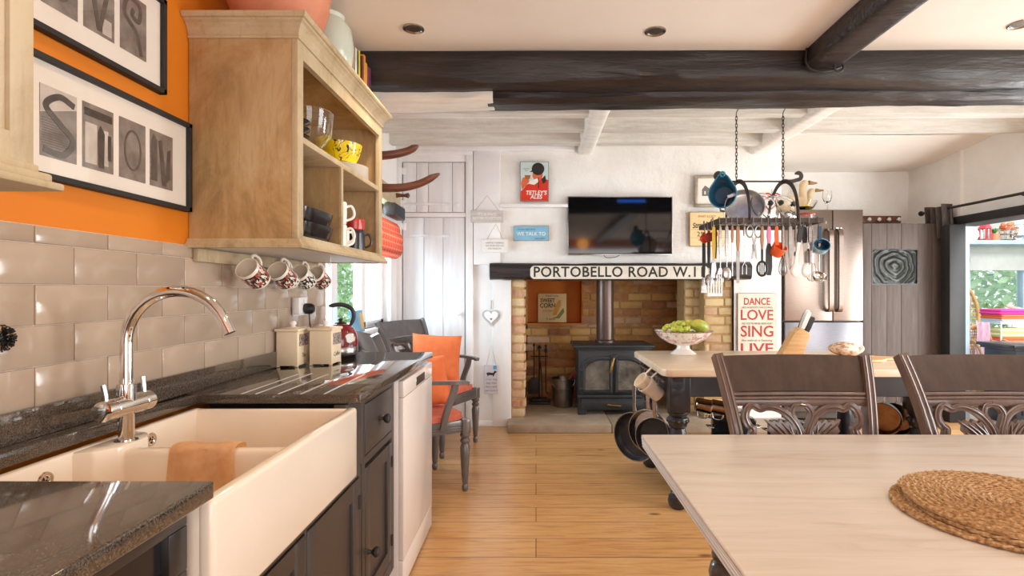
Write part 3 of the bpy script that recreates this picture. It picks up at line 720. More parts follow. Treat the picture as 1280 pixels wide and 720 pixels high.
# ================================================================== WALL CUPBOARDS
def wall_cupboard_open():
    x0, x1, y0, y1, z0, z1 = -1.108, -0.76, 1.705, 2.64, 1.39, 2.04
    t = thing('wall_cupboard', 'distressed cream wall cupboard with open shelves of crockery', 'cabinet', ((x0 + x1) / 2, (y0 + y1) / 2, 1.37)); L = LB(t)
    w = 0.018
    b = MB(M['cabinet'])
    b.box(x0, x1 - 0.02, y0, y0 + w, z0, z1, 0.001, 1, L); b.box(x0, x1 - 0.02, y1 - w, y1, z0, z1, 0.001, 1, L)
    b.box(x0 + 0.001, x0 + 0.008, y0 + 0.01, y1 - 0.01, z0 + 0.001, z1 - 0.001, 0, 1, L); b.box(x0 + 0.002, x1 - 0.021, y0 + 0.01, y1 - 0.01, z1 - w, z1 - 0.002, 0, 1, L); b.box(x0 + 0.002, x1 - 0.021, y0 + 0.01, y1 - 0.01, 1.391, 1.408, 0, 1, L)
    b.build('carcass', t)
    b = MB(M['cabinet_edge'])
    b.box(x1 - 0.02, x1, y0, y0 + 0.042, z0, z1, 0.002, 2, L); b.box(x1 - 0.02, x1, y1 - 0.045, y1, z0, z1, 0.002, 2, L)
    b.box(x1 - 0.0195, x1 - 0.0006, y0 + 0.04, y1 - 0.043, 1.985, z1 - 0.001, 0, 1, L); b.box(x1 - 0.0195, x1 - 0.0006, y0 + 0.04, y1 - 0.043, z0 + 0.001, 1.41, 0, 1, L)
    b.build('face_frame', t)
    b = MB(M['cabinet_edge'])
    b.box(x0 + 0.005, x1 - 0.004, y0 + w, y1 - w, 1.716, 1.737, 0.002, 2, L); b.build('shelf', t)
    b = MB(M['cabinet']); b.box(x0 + 0.005, x1 - 0.012, 2.098, 2.116, 1.406, 1.717, 0, 1, L); b.m(M['cabinet_edge']); b.box(x1 - 0.013, x1 - 0.003, 2.097, 2.117, 1.406, 1.717, 0.001, 1, L); b.build('divider', t)
    # cornice: moulding run along the near side, the front and the far side (mitred)
    prof = [(0.0, 0.0), (0.009, 0.0), (0.011, 0.008), (0.007, 0.011), (0.010, 0.018), (0.014, 0.03), (0.023, 0.043), (0.031, 0.049), (0.033, 0.053), (0.040, 0.055), (0.044, 0.062), (0.044, 0.070), (0.0, 0.070)]
    def moulding(b, prof, zb):
        tt = bmesh.new(); rings = []
        path = [((x0), (y0), (0, -1)), (x1, y0, (1, -1)), (x1, y1, (1, 1)), (x0, y1, (0, 1))]
        for px_, py_, d in path:
            rings.append([tt.verts.new((px_ + d[0] * (o - 0.004), py_ + d[1] * (o - 0.004), zb + h)) for o, h in prof])
        k = len(prof)
        for A, B in zip(rings, rings[1:]):
            for q in range(k): tt.faces.new((A[q], A[(q + 1) % k], B[(q + 1) % k], B[q]))
        tt.faces.new(rings[0]); tt.faces.new(list(reversed(rings[-1])))
        bmesh.ops.recalc_face_normals(tt, faces=tt.faces); b._add(tt, L)
    b = MB(M['cabinet_edge']); moulding(b, prof, 2.036)
    b.box(x0 + 0.003, x1 + 0.01, y0 - 0.01, y1 + 0.01, 2.07, 2.10, 0, 1, L); b.build('cornice', t, ang=15)
    b = MB(M['cabinet_edge']); moulding(b, [(0.0, 0.0), (0.024, 0.0), (0.026, 0.008), (0.014, 0.022), (0.012, 0.03), (0.0, 0.03)], 1.368)
    b.m(M['white_paint']); b.box(x0 + 0.003, x1 - 0.002, y0 + 0.002, y1 - 0.002, 1.372, 1.389, 0, 1, L); b.build('light_rail', t, ang=15)
    return t
wall_cupboard_open()
# near cupboard with glazed door
t = thing('wall_cupboard', 'distressed cream wall cupboard with glazed door beside the framed prints', 'cabinet', (-0.93, 0.45, 1.385)); L = LB(t)
b = MB(M['cabinet']); b.box(-1.108, -0.785, 0.12, 0.81, 1.40, 2.15, 0.001, 1, L); b.build('carcass', t)
b = MB(M['cabinet_edge'])
for y0, y1, z0, z1 in ((0.772, 0.81, 1.42, 2.14), (0.12, 0.158, 1.42, 2.14), ): b.box(-0.785, -0.76, y0, y1, z0, z1, 0.003, 2, L)
for z0, z1 in ((1.4205, 1.462), (2.09, 2.1395)): b.box(-0.784, -0.7606, 0.157, 0.773, z0, z1, 0, 1, L)
for y0, y1, z0, z1 in ((0.762, 0.773, 1.462, 2.09), (0.158, 0.17, 1.462, 2.09), ): b.box(-0.785, -0.766, y0, y1, z0, z1, 0.003, 2, L)
b.box(-0.7845, -0.7665, 0.169, 0.763, 1.462, 1.474, 0, 1, L)
o = b.build('door', t)
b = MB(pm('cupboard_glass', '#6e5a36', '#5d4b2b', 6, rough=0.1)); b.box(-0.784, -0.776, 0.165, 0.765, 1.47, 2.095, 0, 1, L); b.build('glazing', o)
b = MB(M['cabinet_edge'])
b.box(-1.108, -0.735, 0.10, 0.835, 1.385, 1.397, 0.004, 2, L); b.box(-1.108, -0.745, 0.11, 0.825, 1.395, 1.41, 0.004, 2, L); b.box(-1.108, -0.757, 0.115, 0.815, 1.408, 1.422, 0.003, 2, L); b.build('light_rail', t)

# ---- rail with hooks and hanging mugs
def mug_print(name, seed, cols):
    k = NT(name).set(0.15, coat=0.3); v = k.coords((1, 1, 1))
    vo = k.n('ShaderNodeTexVoronoi'); vo.inputs['Scale'].default_value = 190; k.l(k.coords((1, 1, 0.45)), vo.inputs['Vector'])
    r = k.ramp(vo.outputs['Color'], [(0.0, hx(cols[0])), (0.36, hx(cols[1])), (0.58, hx(cols[2])), (0.8, hx(cols[3]))])
    for n_ in k.t.nodes:
        if n_.type == 'VALTORGB': n_.color_ramp.interpolation = 'CONSTANT'
    k.base(r); return k.m
M['mug_red'] = mug_print('red_print_glaze', 1, ['#efe4d6', '#3a3432', '#b4473a', '#8f7d70'])
M['mug_black'] = mug_print('black_print_glaze', 2, ['#f0e9df', '#2a2726', '#e9e2d8', '#4a4542'])
def make_mug(name, label, mat_body, mat_in, r=0.041, h=0.092, grp=None, band=None):
    t = thing(name, label, 'mug', (0, 0, 0), 0, grp)
    b = MB(mat_in)
    b.lathe([(0, 0), (r * 0.86, 0.0), (r * 0.95, 0.004), (r * 0.965, 0.012)], 32, cap=False)
    b.m(band or mat_body); b.lathe([(r * 0.965, 0.012), (r, h * 0.5), (r, h * 0.86)], 32, cap=False)
    b.m(mat_in); b.lathe([(r, h * 0.86), (r, h - 0.002), (r - 0.0015, h), (r - 0.004, h - 0.002), (r - 0.005, 0.01), (0, 0.008)], 32, cap=False)
    b.build('body', t)
    b = MB(mat_in); b.tube(spline([(r - 0.002, 0, h * 0.82), (r + 0.018, 0, h * 0.85), (r + 0.029, 0, h * 0.6), (r + 0.024, 0, h * 0.35), (r - 0.002, 0, h * 0.2)], 6), [0.0055] * 25, 10); b.build('handle', t)
    return t
t = thing('hook_rail', 'cream batten with cup hooks screwed below the open wall cupboard', 'rail', (-1.09, 2.2, 1.35)); L = LB(t)
b = MB(M['cabinet_edge']); b.box(-1.098, -1.082, 1.71, 2.64, 1.325, 1.367, 0.002, 2, L); b.build('batten', t)
hooks = [(313, 1.93, -1.01), (348, 2.13, -1.0), (358, 2.25, -1.045), (376, 2.365, -1.02), (398, 2.51, -1.01)]
for i, (px_, y, x) in enumerate(hooks):
    b = MB(M['dull_steel']); b.tube([(x, y, 1.366), (x, y, 1.362)] + [(x, y - 0.009 + 0.009 * math.cos(a), 1.356 + 0.009 * math.sin(a)) for a in [-k * PI / 6 for k in range(0, 8)]], 0.0018, 8, L)
    b.build('hook', t)
b = MB(M['dull_steel']); x, y = -0.80, 2.10 ; y = 0.80 * FPX / (VX - 413)
b.tube([(x, y, 1.366), (x, y, 1.345)] + [(x, y - 0.010 + 0.010 * math.cos(a), 1.337 + 0.010 * math.sin(a)) for a in [-k * PI / 6 for k in range(0, 8)]], 0.0018, 8, L); b.build('hook', t)
mlab = ['cream mug with red street print hanging first from the tap end of the hook rail', 'cream mug with red street print hanging second from the tap end of the hook rail',
        'cream mug with black print hanging third from the tap end, half hidden', 'cream mug with black print hanging fourth from the tap end of the hook rail', 'cream mug with red print hanging last beside the window']
src = {}
for i, (px_, y, hx_) in enumerate(hooks):
    kind = 'mug_black' if i in (2, 3) else 'mug_red'
    m_ = make_mug('mug', mlab[i], M[kind], M['ceramic'], grp='mugs hanging under the wall cupboard')
    # mouth toward the camera and up; handle on top
    zdir = Vector((-0.12 + 0.03 * (i % 2), -0.86, 0.50)).normalized(); xdir = Vector((0, 0.5, 0.86)); xdir = (xdir - zdir * xdir.dot(zdir)).normalized(); yd = zdir.cross(xdir)
    Rm = Matrix((xdir, yd, zdir)).transposed().to_4x4()
    hp = Rm @ Vector((0.041 + 0.022, 0, 0.058))
    p = Vector((hx_, y, 1.350)) - hp
    m_.matrix_world = T(*p) @ Rm
# ---- crockery in the open cupboard
def on(o, lab, cat, grp=None): return tag(o, lab, cat, grp)
def bowl_prof(r, h, th=0.004, foot=0.4):
    return [(r * foot, 0), (r * foot, 0.004), (r * (foot + 0.2), 0.008), (r * 0.88, h * 0.5), (r, h), (r - th, h), (r * 0.85, h * 0.5), (r * (foot + 0.1), 0.014), (0, 0.011)]
SH = 1.737
M['black_china'] = pm('black_glazed_china', '#232326', '#2c2c30', 8, rough=0.18)
b = MB(M['glass']); b.lathe([(0, 0), (0.045, 0), (0.04, 0.008), (0.022, 0.014), (0.022, 0.022), (0.05, 0.03), (0.085, 0.08), (0.095, 0.165), (0.092, 0.165), (0.081, 0.082), (0.046, 0.036), (0, 0.03)], 40)
on(b.build('glass_bowl', loc=(-0.862, 2.015, SH)), 'clear footed glass bowl on the upper shelf of the open cupboard', 'bowl')
for i in range(3):
    b = MB(M['black_china']); b.lathe([(0.03, 0), (0.034, 0.004), (0.07, 0.022), (0.072, 0.026), (0.066, 0.024), (0.03, 0.008), (0, 0.006)], 32)
    on(b.build('black_dish', loc=(-0.85, 1.83, SH + 0.026 * i)), ['black shallow dish, lowest of three beside the glass bowl', 'black shallow dish, middle of three beside the glass bowl', 'black shallow dish, topmost of three beside the glass bowl'][i], 'dish', 'black dishes on the upper shelf')
for i in range(6):
    b = MB(M['china']); b.lathe([(0.06, 0), (0.065, 0.002), (0.112, 0.009), (0.121, 0.0125), (0.113, 0.0125), (0.06, 0.005), (0, 0.004)], 40)
    on(b.build('white_plate', loc=(-0.892, 2.445, SH + 0.0095 * i)), ['white plate, lowest of the six under the yellow bowl', 'white plate, second from the shelf under the yellow bowl', 'white plate, third from the shelf under the yellow bowl', 'white plate, fourth from the shelf under the yellow bowl', 'white plate, fifth from the shelf under the yellow bowl', 'white plate directly beneath the yellow bowl'][i], 'plate', 'white plates on the upper shelf')
def yellow_glaze():
    k = NT('yellow_scrawled_glaze').set(0.15, coat=0.3); v = k.coords((1, 1, 0.8))
    n_ = k.noise(v, 17, 1, 0.4, 2.0)
    k.base(k.ramp(n_, [(0.0, hx('#e9cc16')), (0.555, hx('#e9cc16')), (0.565, hx('#26221a')), (0.595, hx('#26221a')), (0.605, hx('#e9cc16'))])); return k.m
b = MB(yellow_glaze()); b.lathe(bowl_prof(0.098, 0.09, 0.004, 0.5), 40)
on(b.build('yellow_bowl', loc=(-0.885, 2.41, SH + 0.0095 * 5 + 0.0130)), 'yellow bowl with black scrawled decoration on the white plates', 'bowl')
BZ = 1.408
for i in range(2):
    b = MB(M['black_gloss']); 
    def tray(u, v, i=i):
        a = u * 2 * PI; k = 4.5
        ca, sa = math.cos(a), math.sin(a); rr = (abs(ca) ** k + abs(sa) ** k) ** (-1 / k)
        if v < 0.5: q = 0.8 + 0.2 * (v / 0.5) ** 0.6; z = 0.052 * (v / 0.5) ** 1.4
        elif v < 0.6: q = 1.0 - 0.03 * (v - 0.5) / 0.1; z = 0.052
        else: q = 0.97 - 0.97 * (v - 0.6) / 0.4 if v > 0.8 else 0.97 - 0.15 * (v - 0.6) / 0.2; z = 0.052 - 0.047 * min(1, (v - 0.6) / 0.2)
        if v >= 1: q = 0.001
        return Vector((ca * rr * 0.132 * q, sa * rr * 0.165 * q, z * 1.15))
    b.surf(tray, 40, 20); b.surf(lambda u, v: Vector((math.cos(u * 2 * PI) * 0.1 * v, math.sin(u * 2 * PI) * 0.12 * v, 0.0005)), 32, 2)
    on(b.build('roasting_dish', loc=(-0.90, 1.925, BZ + 0.050 * i)), ['black enamel roasting dish at the bottom of the cupboard', 'black enamel roasting dish resting in the lower one'][i], 'dish', 'black roasting dishes')
M['mugwhite'] = M['china']
k = 0
for x, y, z, a, lab in ((-0.815, 2.185, BZ, 0.2, 'white mug at the foot of the stack beside the cupboard divider'), (-0.815, 2.185, BZ + 0.094, 0.5, 'white mug on top of another beside the cupboard divider'),
                        (-0.84, 2.285, BZ, 0.9, 'white mug standing behind the dark mug in the cupboard')):
    m_ = make_mug('mug', lab, M['china'], M['china'], 0.040, 0.092, 'mugs in the open cupboard'); m_.location = (x, y, z); m_.rotation_euler = (0, 0, a)
m_ = make_mug('mug', 'dark slate mug at the front corner of the open cupboard', M['black_china'], M['black_china'], 0.045, 0.095, 'mugs in the open cupboard'); m_.location = (-0.82, 2.42, BZ); m_.rotation_euler = (0, 0, 0.6)
m_ = make_mug('mug', 'black mug lined in red stacked on the dark slate mug', M['black_china'], pm('red_glaze', '#c03a34', '#b3332e', 5, rough=0.15), 0.042, 0.05, 'mugs in the open cupboard', band=pm('red_glaze', '#c03a34')); m_.location = (-0.82, 2.42, BZ + 0.0965); m_.rotation_euler = (0, 0, 2.2)
m_ = make_mug('mug', 'beige cup tilted behind the red lined mug', pm('beige_glaze', '#cfae95', '#c4a38a', 5, rough=0.2), pm('beige_glaze', '#cfae95'), 0.04, 0.085, 'mugs in the open cupboard'); m_.location = (-0.93, 2.46, BZ); m_.rotation_euler = (0, 0, 1.0)
m2 = make_mug('mug', 'beige cup on top of the other in the cupboard corner', pm('beige_glaze', '#cfae95'), pm('beige_glaze', '#cfae95'), 0.04, 0.085, 'mugs in the open cupboard'); m2.location = (-0.93, 2.46, BZ + 0.087); m2.rotation_euler = (0.0, 0.0, 2.0)
# ---- on top of the cupboard
b = MB(M['terracotta']); b.lathe([(0.07, 0), (0.08, 0.006), (0.14, 0.05), (0.165, 0.12), (0.17, 0.18), (0.178, 0.19), (0.172, 0.195), (0.16, 0.185), (0.15, 0.12), (0, 0.02)], 48)
on(b.build('terracotta_bowl', loc=(-0.90, 1.87, 2.106)), 'large terracotta pink bowl on top of the open cupboard', 'bowl')
b = MB(pm('pale_celadon', '#c9cfc0', '#bcc3b4', 5, rough=0.2)); b.lathe([(0.04, 0), (0.046, 0.004), (0.09, 0.05), (0.10, 0.12), (0.09, 0.2), (0.06, 0.235), (0.064, 0.25), (0.058, 0.25), (0.055, 0.235), (0, 0.22)], 40)
on(b.build('ginger_jar', loc=(-0.85, 2.19, 2.106)), 'pale green glazed jar on top of the cupboard beside the terracotta bowl', 'jar')
bk = ['#d8cfc0', '#3a4a35', '#c9b83a', '#1f1f22', '#8a3b2e', '#d98f3d', '#c7a13a', '#7a2f5a', '#5a2a48']
yb = 2.36
for i, cc in enumerate(bk):
    th = R.uniform(0.018, 0.03); hh = R.uniform(0.185, 0.225)
    t = thing('book', ['cream', 'dark green', 'yellow', 'black', 'brick red', 'orange', 'mustard', 'plum', 'dark purple'][i] + ' spined book in the row on top of the open cupboard', 'book', (-0.80, yb + th / 2, 2.107), 0, 'cookery books on top of the cupboard')
    q = MB(pm('book_' + str(i), cc, cc, 5, rough=0.5)); q.box(-0.14, 0.0, -th / 2, -th / 2 + 0.002, 0, hh); q.box(-0.14, 0.0, th / 2 - 0.002, th / 2, 0, hh); q.box(-0.003, 0.002, -th / 2, th / 2, 0, hh, 0.001)
    q.box(0.0015, 0.0026, -th / 2 + 0.003, th / 2 - 0.003, hh * 0.7, hh * 0.78); q.build('cover', t)
    q = MB(M['paper']); q.box(-0.137, -0.003, -th / 2 + 0.002, th / 2 - 0.002, 0.003, hh - 0.004); q.build('pages', t)
    yb += th + 0.002

# ================================================================== FRAMED PRINTS ON THE ORANGE WALL
M['photo_grey'] = pm('photo_grey', '#938981', '#655c57', 14, rough=0.5)
M['photo_dark'] = pm('photo_dark', '#2b2522', '#453d39', 30, rough=0.5)
M['photo_pale'] = pm('photo_pale', '#d5ccc3', '#b9afa6', 12, rough=0.5)
def photo_letter(kind, w, h):
    """a monochrome photograph whose subject makes the shape of a letter; local x right, y up"""
    b = MB(M['photo_grey']); b.box(-w / 2, w / 2, -h / 2, h / 2, 0, 0.0008)
    M['photo_mid'] = pm('photo_mid', '#453d39', '#5d544f', 20, rough=0.5); b.m(M['photo_mid'])
    if kind == 'S':
        b.m(M['photo_pale']); b.prism([(-w / 2, h * .1), (w / 2, h * .3), (w / 2, h / 2), (-w / 2, h / 2)], 0.0012)
        b.m(M['photo_mid']); pts = spline([(w * .42, h * .34, 0), (0, h * .4, 0), (-w * .36, h * .22, 0), (0, h * .02, 0), (w * .38, -h * .18, 0), (w * .1, -h * .42, 0), (-w * .42, -h * .4, 0)], 8)
        b.tube([p + Vector((0, 0, 0.0012)) for p in pts], 0.001, flat=(w * .075, 0.0012), up=(0, 0, 1)); b.m(M['photo_mid'])
        for i in range(14):
            y = -h * .42 + i * h * .035; b.box(-w * .45, w * (.3 - .03 * abs(i - 5)), y, y + h * .008, 0, 0.0013)
    elif kind == 'figure':
        b.m(M['photo_pale']); b.box(-w * .42, -w * .05, -h * .42, h * .2, 0, 0.0012); b.m(M['photo_dark'])
        b.prism([(0, -h * .45), (w * .18, -h * .45), (w * .2, h * .1), (w * .06, h * .22), (-w * .02, h * .1)], 0.0014); b.box(-w * .45, w * .45, h * .3, h * .42, 0, 0.0013); b.box(w * .3, w * .42, -h * .3, h * .1, 0, 0.0013); b.m(M['photo_pale']); b.box(w * .18, w * .32, -h * .4, h * .16, 0, 0.0013)
    elif kind == 'O':
        b.tube([(w * .3 * math.cos(a * PI / 16), h * .33 * math.sin(a * PI / 16), 0.0006) for a in range(32)], 0.001, closed=True, flat=(w * .03, 0.001), up=(0, 0, 1))
        for i in range(26):
            a = i * 2 * PI / 26; b.ball(w * .035, T(w * .33 * math.cos(a), h * .36 * math.sin(a), 0) @ SC(1, 1, 0.08), 8, 6)
    elif kind == 'N':
        b.prism([(-w * .45, -h * .4), (-w * .2, -h * .4), (-w * .2, h * .34), (-w * .36, h * .44), (-w * .45, h * .3)], 0.0014)
        b.prism([(-w * .15, h * .34), (0, h * .38), (w * .22, -h * .45), (w * .02, -h * .45)], 0.0016); b.prism([(w * .18, -h * .4), (w * .38, -h * .3), (w * .4, h * .26), (w * .24, h * .2)], 0.0014)
        for i in range(6): b.box(-w * .48, -w * .2, -h * .4 + i * h * .1, -h * .385 + i * h * .1, 0, 0.0018)
    elif kind == 'V':
        b.prism([(-w * .45, h * .5), (-w * .25, h * .5), (0, -h * .3), (w * .28, h * .5), (w * .45, h * .5), (w * .06, -h * .44), (-w * .08, -h * .44)][::-1], 0.0014)
        b.m(M['photo_pale']); b.box(w * .1, w * .4, -h * .45, -h * .2, 0, 0.0012)
    else:
        pts = spline([(w * .3, -h * .46, 0), (w * .1, -h * .1, 0), (-w * .34, h * .12, 0), (-w * .2, h * .42, 0), (w * .22, h * .38, 0), (w * .2, h * .12, 0), (-w * .06, h * .16, 0), (0, h * .28, 0)], 8)
        b.tube(pts, 0.001, flat=(w * .07, 0.0012), up=(0, 0, 1)); b.m(M['photo_pale']); b.ball(w * .13, T(w * .04, h * .27, 0) @ SC(1, 1, 0.02), 12, 8)
    return b
def framed(label, y0, y1, z0, z1, kinds, ypos, zc, w, h):
    t = thing('framed_print', label, 'picture', (-1.108, (y0 + y1) / 2, (z0 + z1) / 2))
    B = Matrix(((0, 0, 1, 0), (1, 0, 0, 0), (0, 1, 0, 0), (0, 0, 0, 1)))      # local x->Y, y->Z, z->X
    hw, hh = (y1 - y0) / 2, (z1 - z0) / 2
    b = MB(M['black_ink']); f = 0.014
    for a in ((-hw, hw, hh - f, hh), (-hw, hw, -hh, -hh + f), (-hw, -hw + f, -hh, hh), (hw - f, hw, -hh, hh)): b.box(*a, 0, 0.022, 0.001, 1, B)
    b.build('frame', t)
    b = MB(M['paper']); b.box(-hw + 0.01, hw - 0.01, -hh + 0.01, hh - 0.01, 0, 0.010, 0, 1, B); b.build('mount', t)
    for kd, yy in zip(kinds, ypos):
        q = photo_letter(kd, w, h); o = q.build('photograph', t, loc=(0.0102, yy - (y0 + y1) / 2, zc - (z0 + z1) / 2)); o.rotation_euler = B.to_euler()
    b = MB(M['frame_glass']); b.box(-hw + 0.012, hw - 0.012, -hh + 0.012, hh - 0.012, 0.0145, 0.0155, 0, 1, B); b.build('glazing', t)
    return t
def yw(px_): return 1.11 * FPX / (VX - px_)
lower_y = [(yw(44) + yw(90)) / 2, (yw(97) + yw(136)) / 2, (yw(143) + yw(176)) / 2, (yw(182) + yw(211)) / 2]
pw = yw(176) - yw(143)
framed('black framed row of monochrome letter photographs, the lower frame on the orange wall', 0.93, 1.69, 1.48, 1.757, ['S', 'figure', 'O', 'N'], [1.229, 1.34, 1.454, 1.566], 1.612, 0.095, 0.160)
framed('black framed row of monochrome letter photographs, the upper frame touching the picture top', 0.80, 1.575, 1.808, 2.085, ['O', 'V', 'loop'], [1.232, 1.343, 1.457], 1.954, 0.095, 0.160)

# ================================================================== SMALL THINGS ON THE WORKTOP
def canister(label, x0, x1, y0, y1, word):
    z = 0.9122; h = 0.148
    t = thing('canister', label, 'canister', ((x0 + x1) / 2, (y0 + y1) / 2, z), 0, 'cream storage tins on the worktop')
    w, d = (x1 - x0) / 2, (y1 - y0) / 2
    b = MB(M['cream']); b.box(-w, w, -d, d, 0.004, h, 0.004)
    for sx in (-1, 1):
        for sy in (-1, 1): b.box(sx * w - (0.012 if sx > 0 else 0), sx * w + (0.012 if sx < 0 else 0), sy * d - (0.012 if sy > 0 else 0), sy * d + (0.012 if sy < 0 else 0), 0, 0.006, 0.001)
    b.build('body', t)
    b = MB(pm('navy_transfer', '#3b3c66', '#c9b69c', 120, lo=0.45, hi=0.55, rough=0.3)); b.box(w - 0.0005, w + 0.0006, -d * .72, d * .85, h * .58, h * .92)
    o = b.build('printed_panel', t)
    b = MB(M['black_ink']); b.text(word, 0.026, 0.0003, T(w + 0.0004, 0.0, h * .3) @ RZ(PI / 2) @ RX(PI / 2), shear=0.3); b.build('lettering', t)
    b = MB(M['cream']); b.box(-w - 0.006, w + 0.006, -d - 0.006, d + 0.006, h, h + 0.012, 0.004); b.box(-w * .7, w * .7, -d * .7, d * .7, h + 0.012, h + 0.016, 0.003)
    o = b.build('lid', t)
    b = MB(M['china']); b.lathe([(0.012, 0), (0.009, 0.006), (0.014, 0.014), (0.014, 0.02), (0.009, 0.027), (0, 0.028)], 20, T(0, 0, h + 0.015)); b.build('knob', o)
canister('cream square lidded tin standing against the wall tiles', -1.088, -0.998, 2.236, 2.352, 'Tea')
canister('cream square lidded tin between its twin and the red kettle', -0.972, -0.876, 2.29, 2.405, 'Coffee')
# kettle
M['kettle_red'] = pm('deep_red_enamel', '#8e1728', '#7c1222', 4, rough=0.1, coat=0.6)
t = thing('kettle', 'deep red dome kettle with black handle on a steel base', 'kettle', (-0.965, 2.64, 0.9122), 0.5)
b = MB(M['steel']); b.lathe([(0.07, 0), (0.078, 0.004), (0.082, 0.012), (0.082, 0.045), (0.080, 0.048)], 40); b.build('base', t)
b = MB(M['kettle_red']); b.lathe([(0.0815, 0.048), (0.083, 0.07), (0.078, 0.105), (0.064, 0.135), (0.045, 0.152), (0.03, 0.158)], 40); b.tube([(-0.07, 0, 0.09), (-0.095, 0, 0.115), (-0.11, 0, 0.135)], [0.022, 0.017, 0.012], 14); b.build('body', t)
b = MB(M['black_plastic']); b.lathe([(0.032, 0.157), (0.024, 0.165), (0.008, 0.168), (0.008, 0.174), (0.012, 0.182), (0, 0.188)], 24); b.build('lid', t)
b = MB(M['black_plastic']); b.tube(spline([(0.045, 0, 0.145), (0.062, 0, 0.19), (0.05, 0, 0.232), (0.0, 0, 0.252), (-0.055, 0, 0.245)], 6), [0.007, 0.008, 0.009] + [0.0105] * 20 + [0.008, 0.006], 12); b.build('handle', t)
b = MB(M['chrome']); b.lathe([(0.024, 0), (0.026, 0.004), (0.022, 0.006)], 28, T(0.03, -0.075, 0.09) @ RX(PI / 2 - 0.1), cap=False); b.m(M['china']); b.cyl(0.022, 0, 0.004, 24, T(0.03, -0.075, 0.09) @ RX(PI / 2 - 0.1)); b.build('gauge', t)
# socket and plug
t = thing('wall_socket', 'white double wall socket on the tiles above the tins', 'socket', (-1.0975, 2.475, 1.16))
b = MB(M['white_gloss']); b.box(0, 0.010, -0.073, 0.073, -0.043, 0.043, 0.004); o = b.build('faceplate', t)
b = MB(M['black_ink'])
for y in (-0.035,):
    b.box(0.0098, 0.0104, y - 0.003, y + 0.003, -0.008, 0.004); b.box(0.0098, 0.0104, y - 0.014, y - 0.008, -0.026, -0.02); b.box(0.0098, 0.0104, y + 0.008, y + 0.014, -0.026, -0.02)
b.build('pin_slot', t)
for y in (-0.007, 0.031):
    b = MB(M['white_gloss']); b.box(0.009, 0.014, y - 0.005, y + 0.005, 0.014, 0.032, 0.001); b.build('switch', t)
t = thing('plug', 'black plug pushed into the wall socket', 'plug', (-1.087, 2.515, 1.148))
b = MB(M['black_plastic']); b.lathe([(0.022, 0), (0.026, 0.006), (0.025, 0.03), (0.017, 0.042), (0, 0.044)], 24, RY(PI / 2) @ SC(1, 0.9, 1)); b.tube(spline([(0.02, 0.0, -0.02), (0.022, 0.005, -0.08), (0.03, 0.03, -0.16), (0.05, 0.06, -0.228)], 5), 0.0035, 8); b.build('body', t)
t = thing('charger', 'white charger block in the wall socket beside the black plug', 'charger', (-1.087, 2.405, 1.165))
b = MB(M['white_gloss']); b.box(0, 0.03, -0.017, 0.017, -0.04, 0.038, 0.006); b.box(0.03, 0.031, -0.008, 0.008, -0.03, -0.02); b.build('body', t)
# ---- by the window
t = thing('picture_book', 'blue and yellow book lying open on the window sill beyond the kettle', 'book', (-1.2, 3.62, 0.951), 0.0)
b = MB(pm('blue_cover', '#4d8fc0', '#79b4d6', 8, rough=0.4)); b.box(-0.012, 0.012, -0.10, 0.10, 0, 0.15, 0.003, 2, RY(-0.15)); b.build('cover', t)
b = MB(pm('yellow_patch', '#e3b43a', '#d7a52c', 8, rough=0.4)); b.box(0.0118, 0.0128, 0.03, 0.09, 0.02, 0.13, 0, 1, RY(-0.15)); b.build('cover_picture', t)
# roman blind
def tartan():
    k = NT('coral_check_fabric').set(0.85)
    def stripes(axis, n_):
        w = k.n('ShaderNodeTexWave', wave_type='BANDS', bands_direction=axis); w.inputs['Scale'].default_value = n_; k.l(k.coords(), w.inputs['Vector']); return w.outputs['Fac']
    a = k.ramp(stripes('Y', 4.5), [(0.82, (0, 0, 0, 1)), (0.9, (1, 1, 1, 1))]); c = k.ramp(stripes('Z', 6.5), [(0.82, (0, 0, 0, 1)), (0.9, (1, 1, 1, 1))])
    f = k.mix(1.0, a, c, 'ADD'); k.base(k.mix(k.mix(1.0, f, (0.5, 0.5, 0.5, 1), 'MULTIPLY'), hx('#cb6a50'), hx('#e5a48c'))); return k.m
t = thing('roman_blind', 'coral checked roman blind folded up at the window head', 'blind', (-1.22, 3.75, 1.55))
b = MB(tartan())
def blind(u, v):
    y = -0.86 + 1.72 * v; s = u
    x = 0.012 + 0.055 * math.sin(min(1, s / 0.7) * PI / 2) * (1 if s < 0.7 else 1 - 0.25 * (s - 0.7) / 0.3) + 0.012 * abs(math.sin(s * PI * 3.0))
    return Vector((x, y, 0.27 - 0.28 * s))
b.surf(blind, 30, 30, thick=0.008); b.surf(lambda u, v: Vector((0.01 + 0.05 * math.sin(u * PI), -0.855 + 1.71 * v, -0.045 + 0.08 * u)), 8, 20, thick=0.01); b.build('fabric', t)
b = MB(M['white_gloss']); b.box(-0.03, 0.02, -0.86, 0.86, 0.255, 0.29, 0.003); b.build('headrail', t)
t = thing('window_pelmet', 'cream board above the checked blind with wooden peg', 'shelf', (-1.2, 4.2, 1.95))
b = MB(M['cabinet_edge']); b.box(-0.06, 0.02, -0.5, 0.46, 0.0, 0.14, 0.003); b.build('board', t)
b = MB(pm('walnut_peg', '#6b3f22', '#57321b', 8, rough=0.4)); b.lathe([(0.022, 0), (0.016, 0.02), (0.013, 0.07), (0.02, 0.09), (0.024, 0.1), (0.01, 0.11), (0, 0.112)], 16, T(0.02, 0.32, 0.09) @ RY(PI / 2)); b.build('peg', t)
t = thing('speaker', 'small dark grey speaker under the cream board by the window', 'speaker', (-1.17, 4.45, 1.836))
b = MB(M['charcoal_paint']); b.box(-0.05, 0.04, -0.16, 0.16, 0, 0.108, 0.008); b.build('case', t)
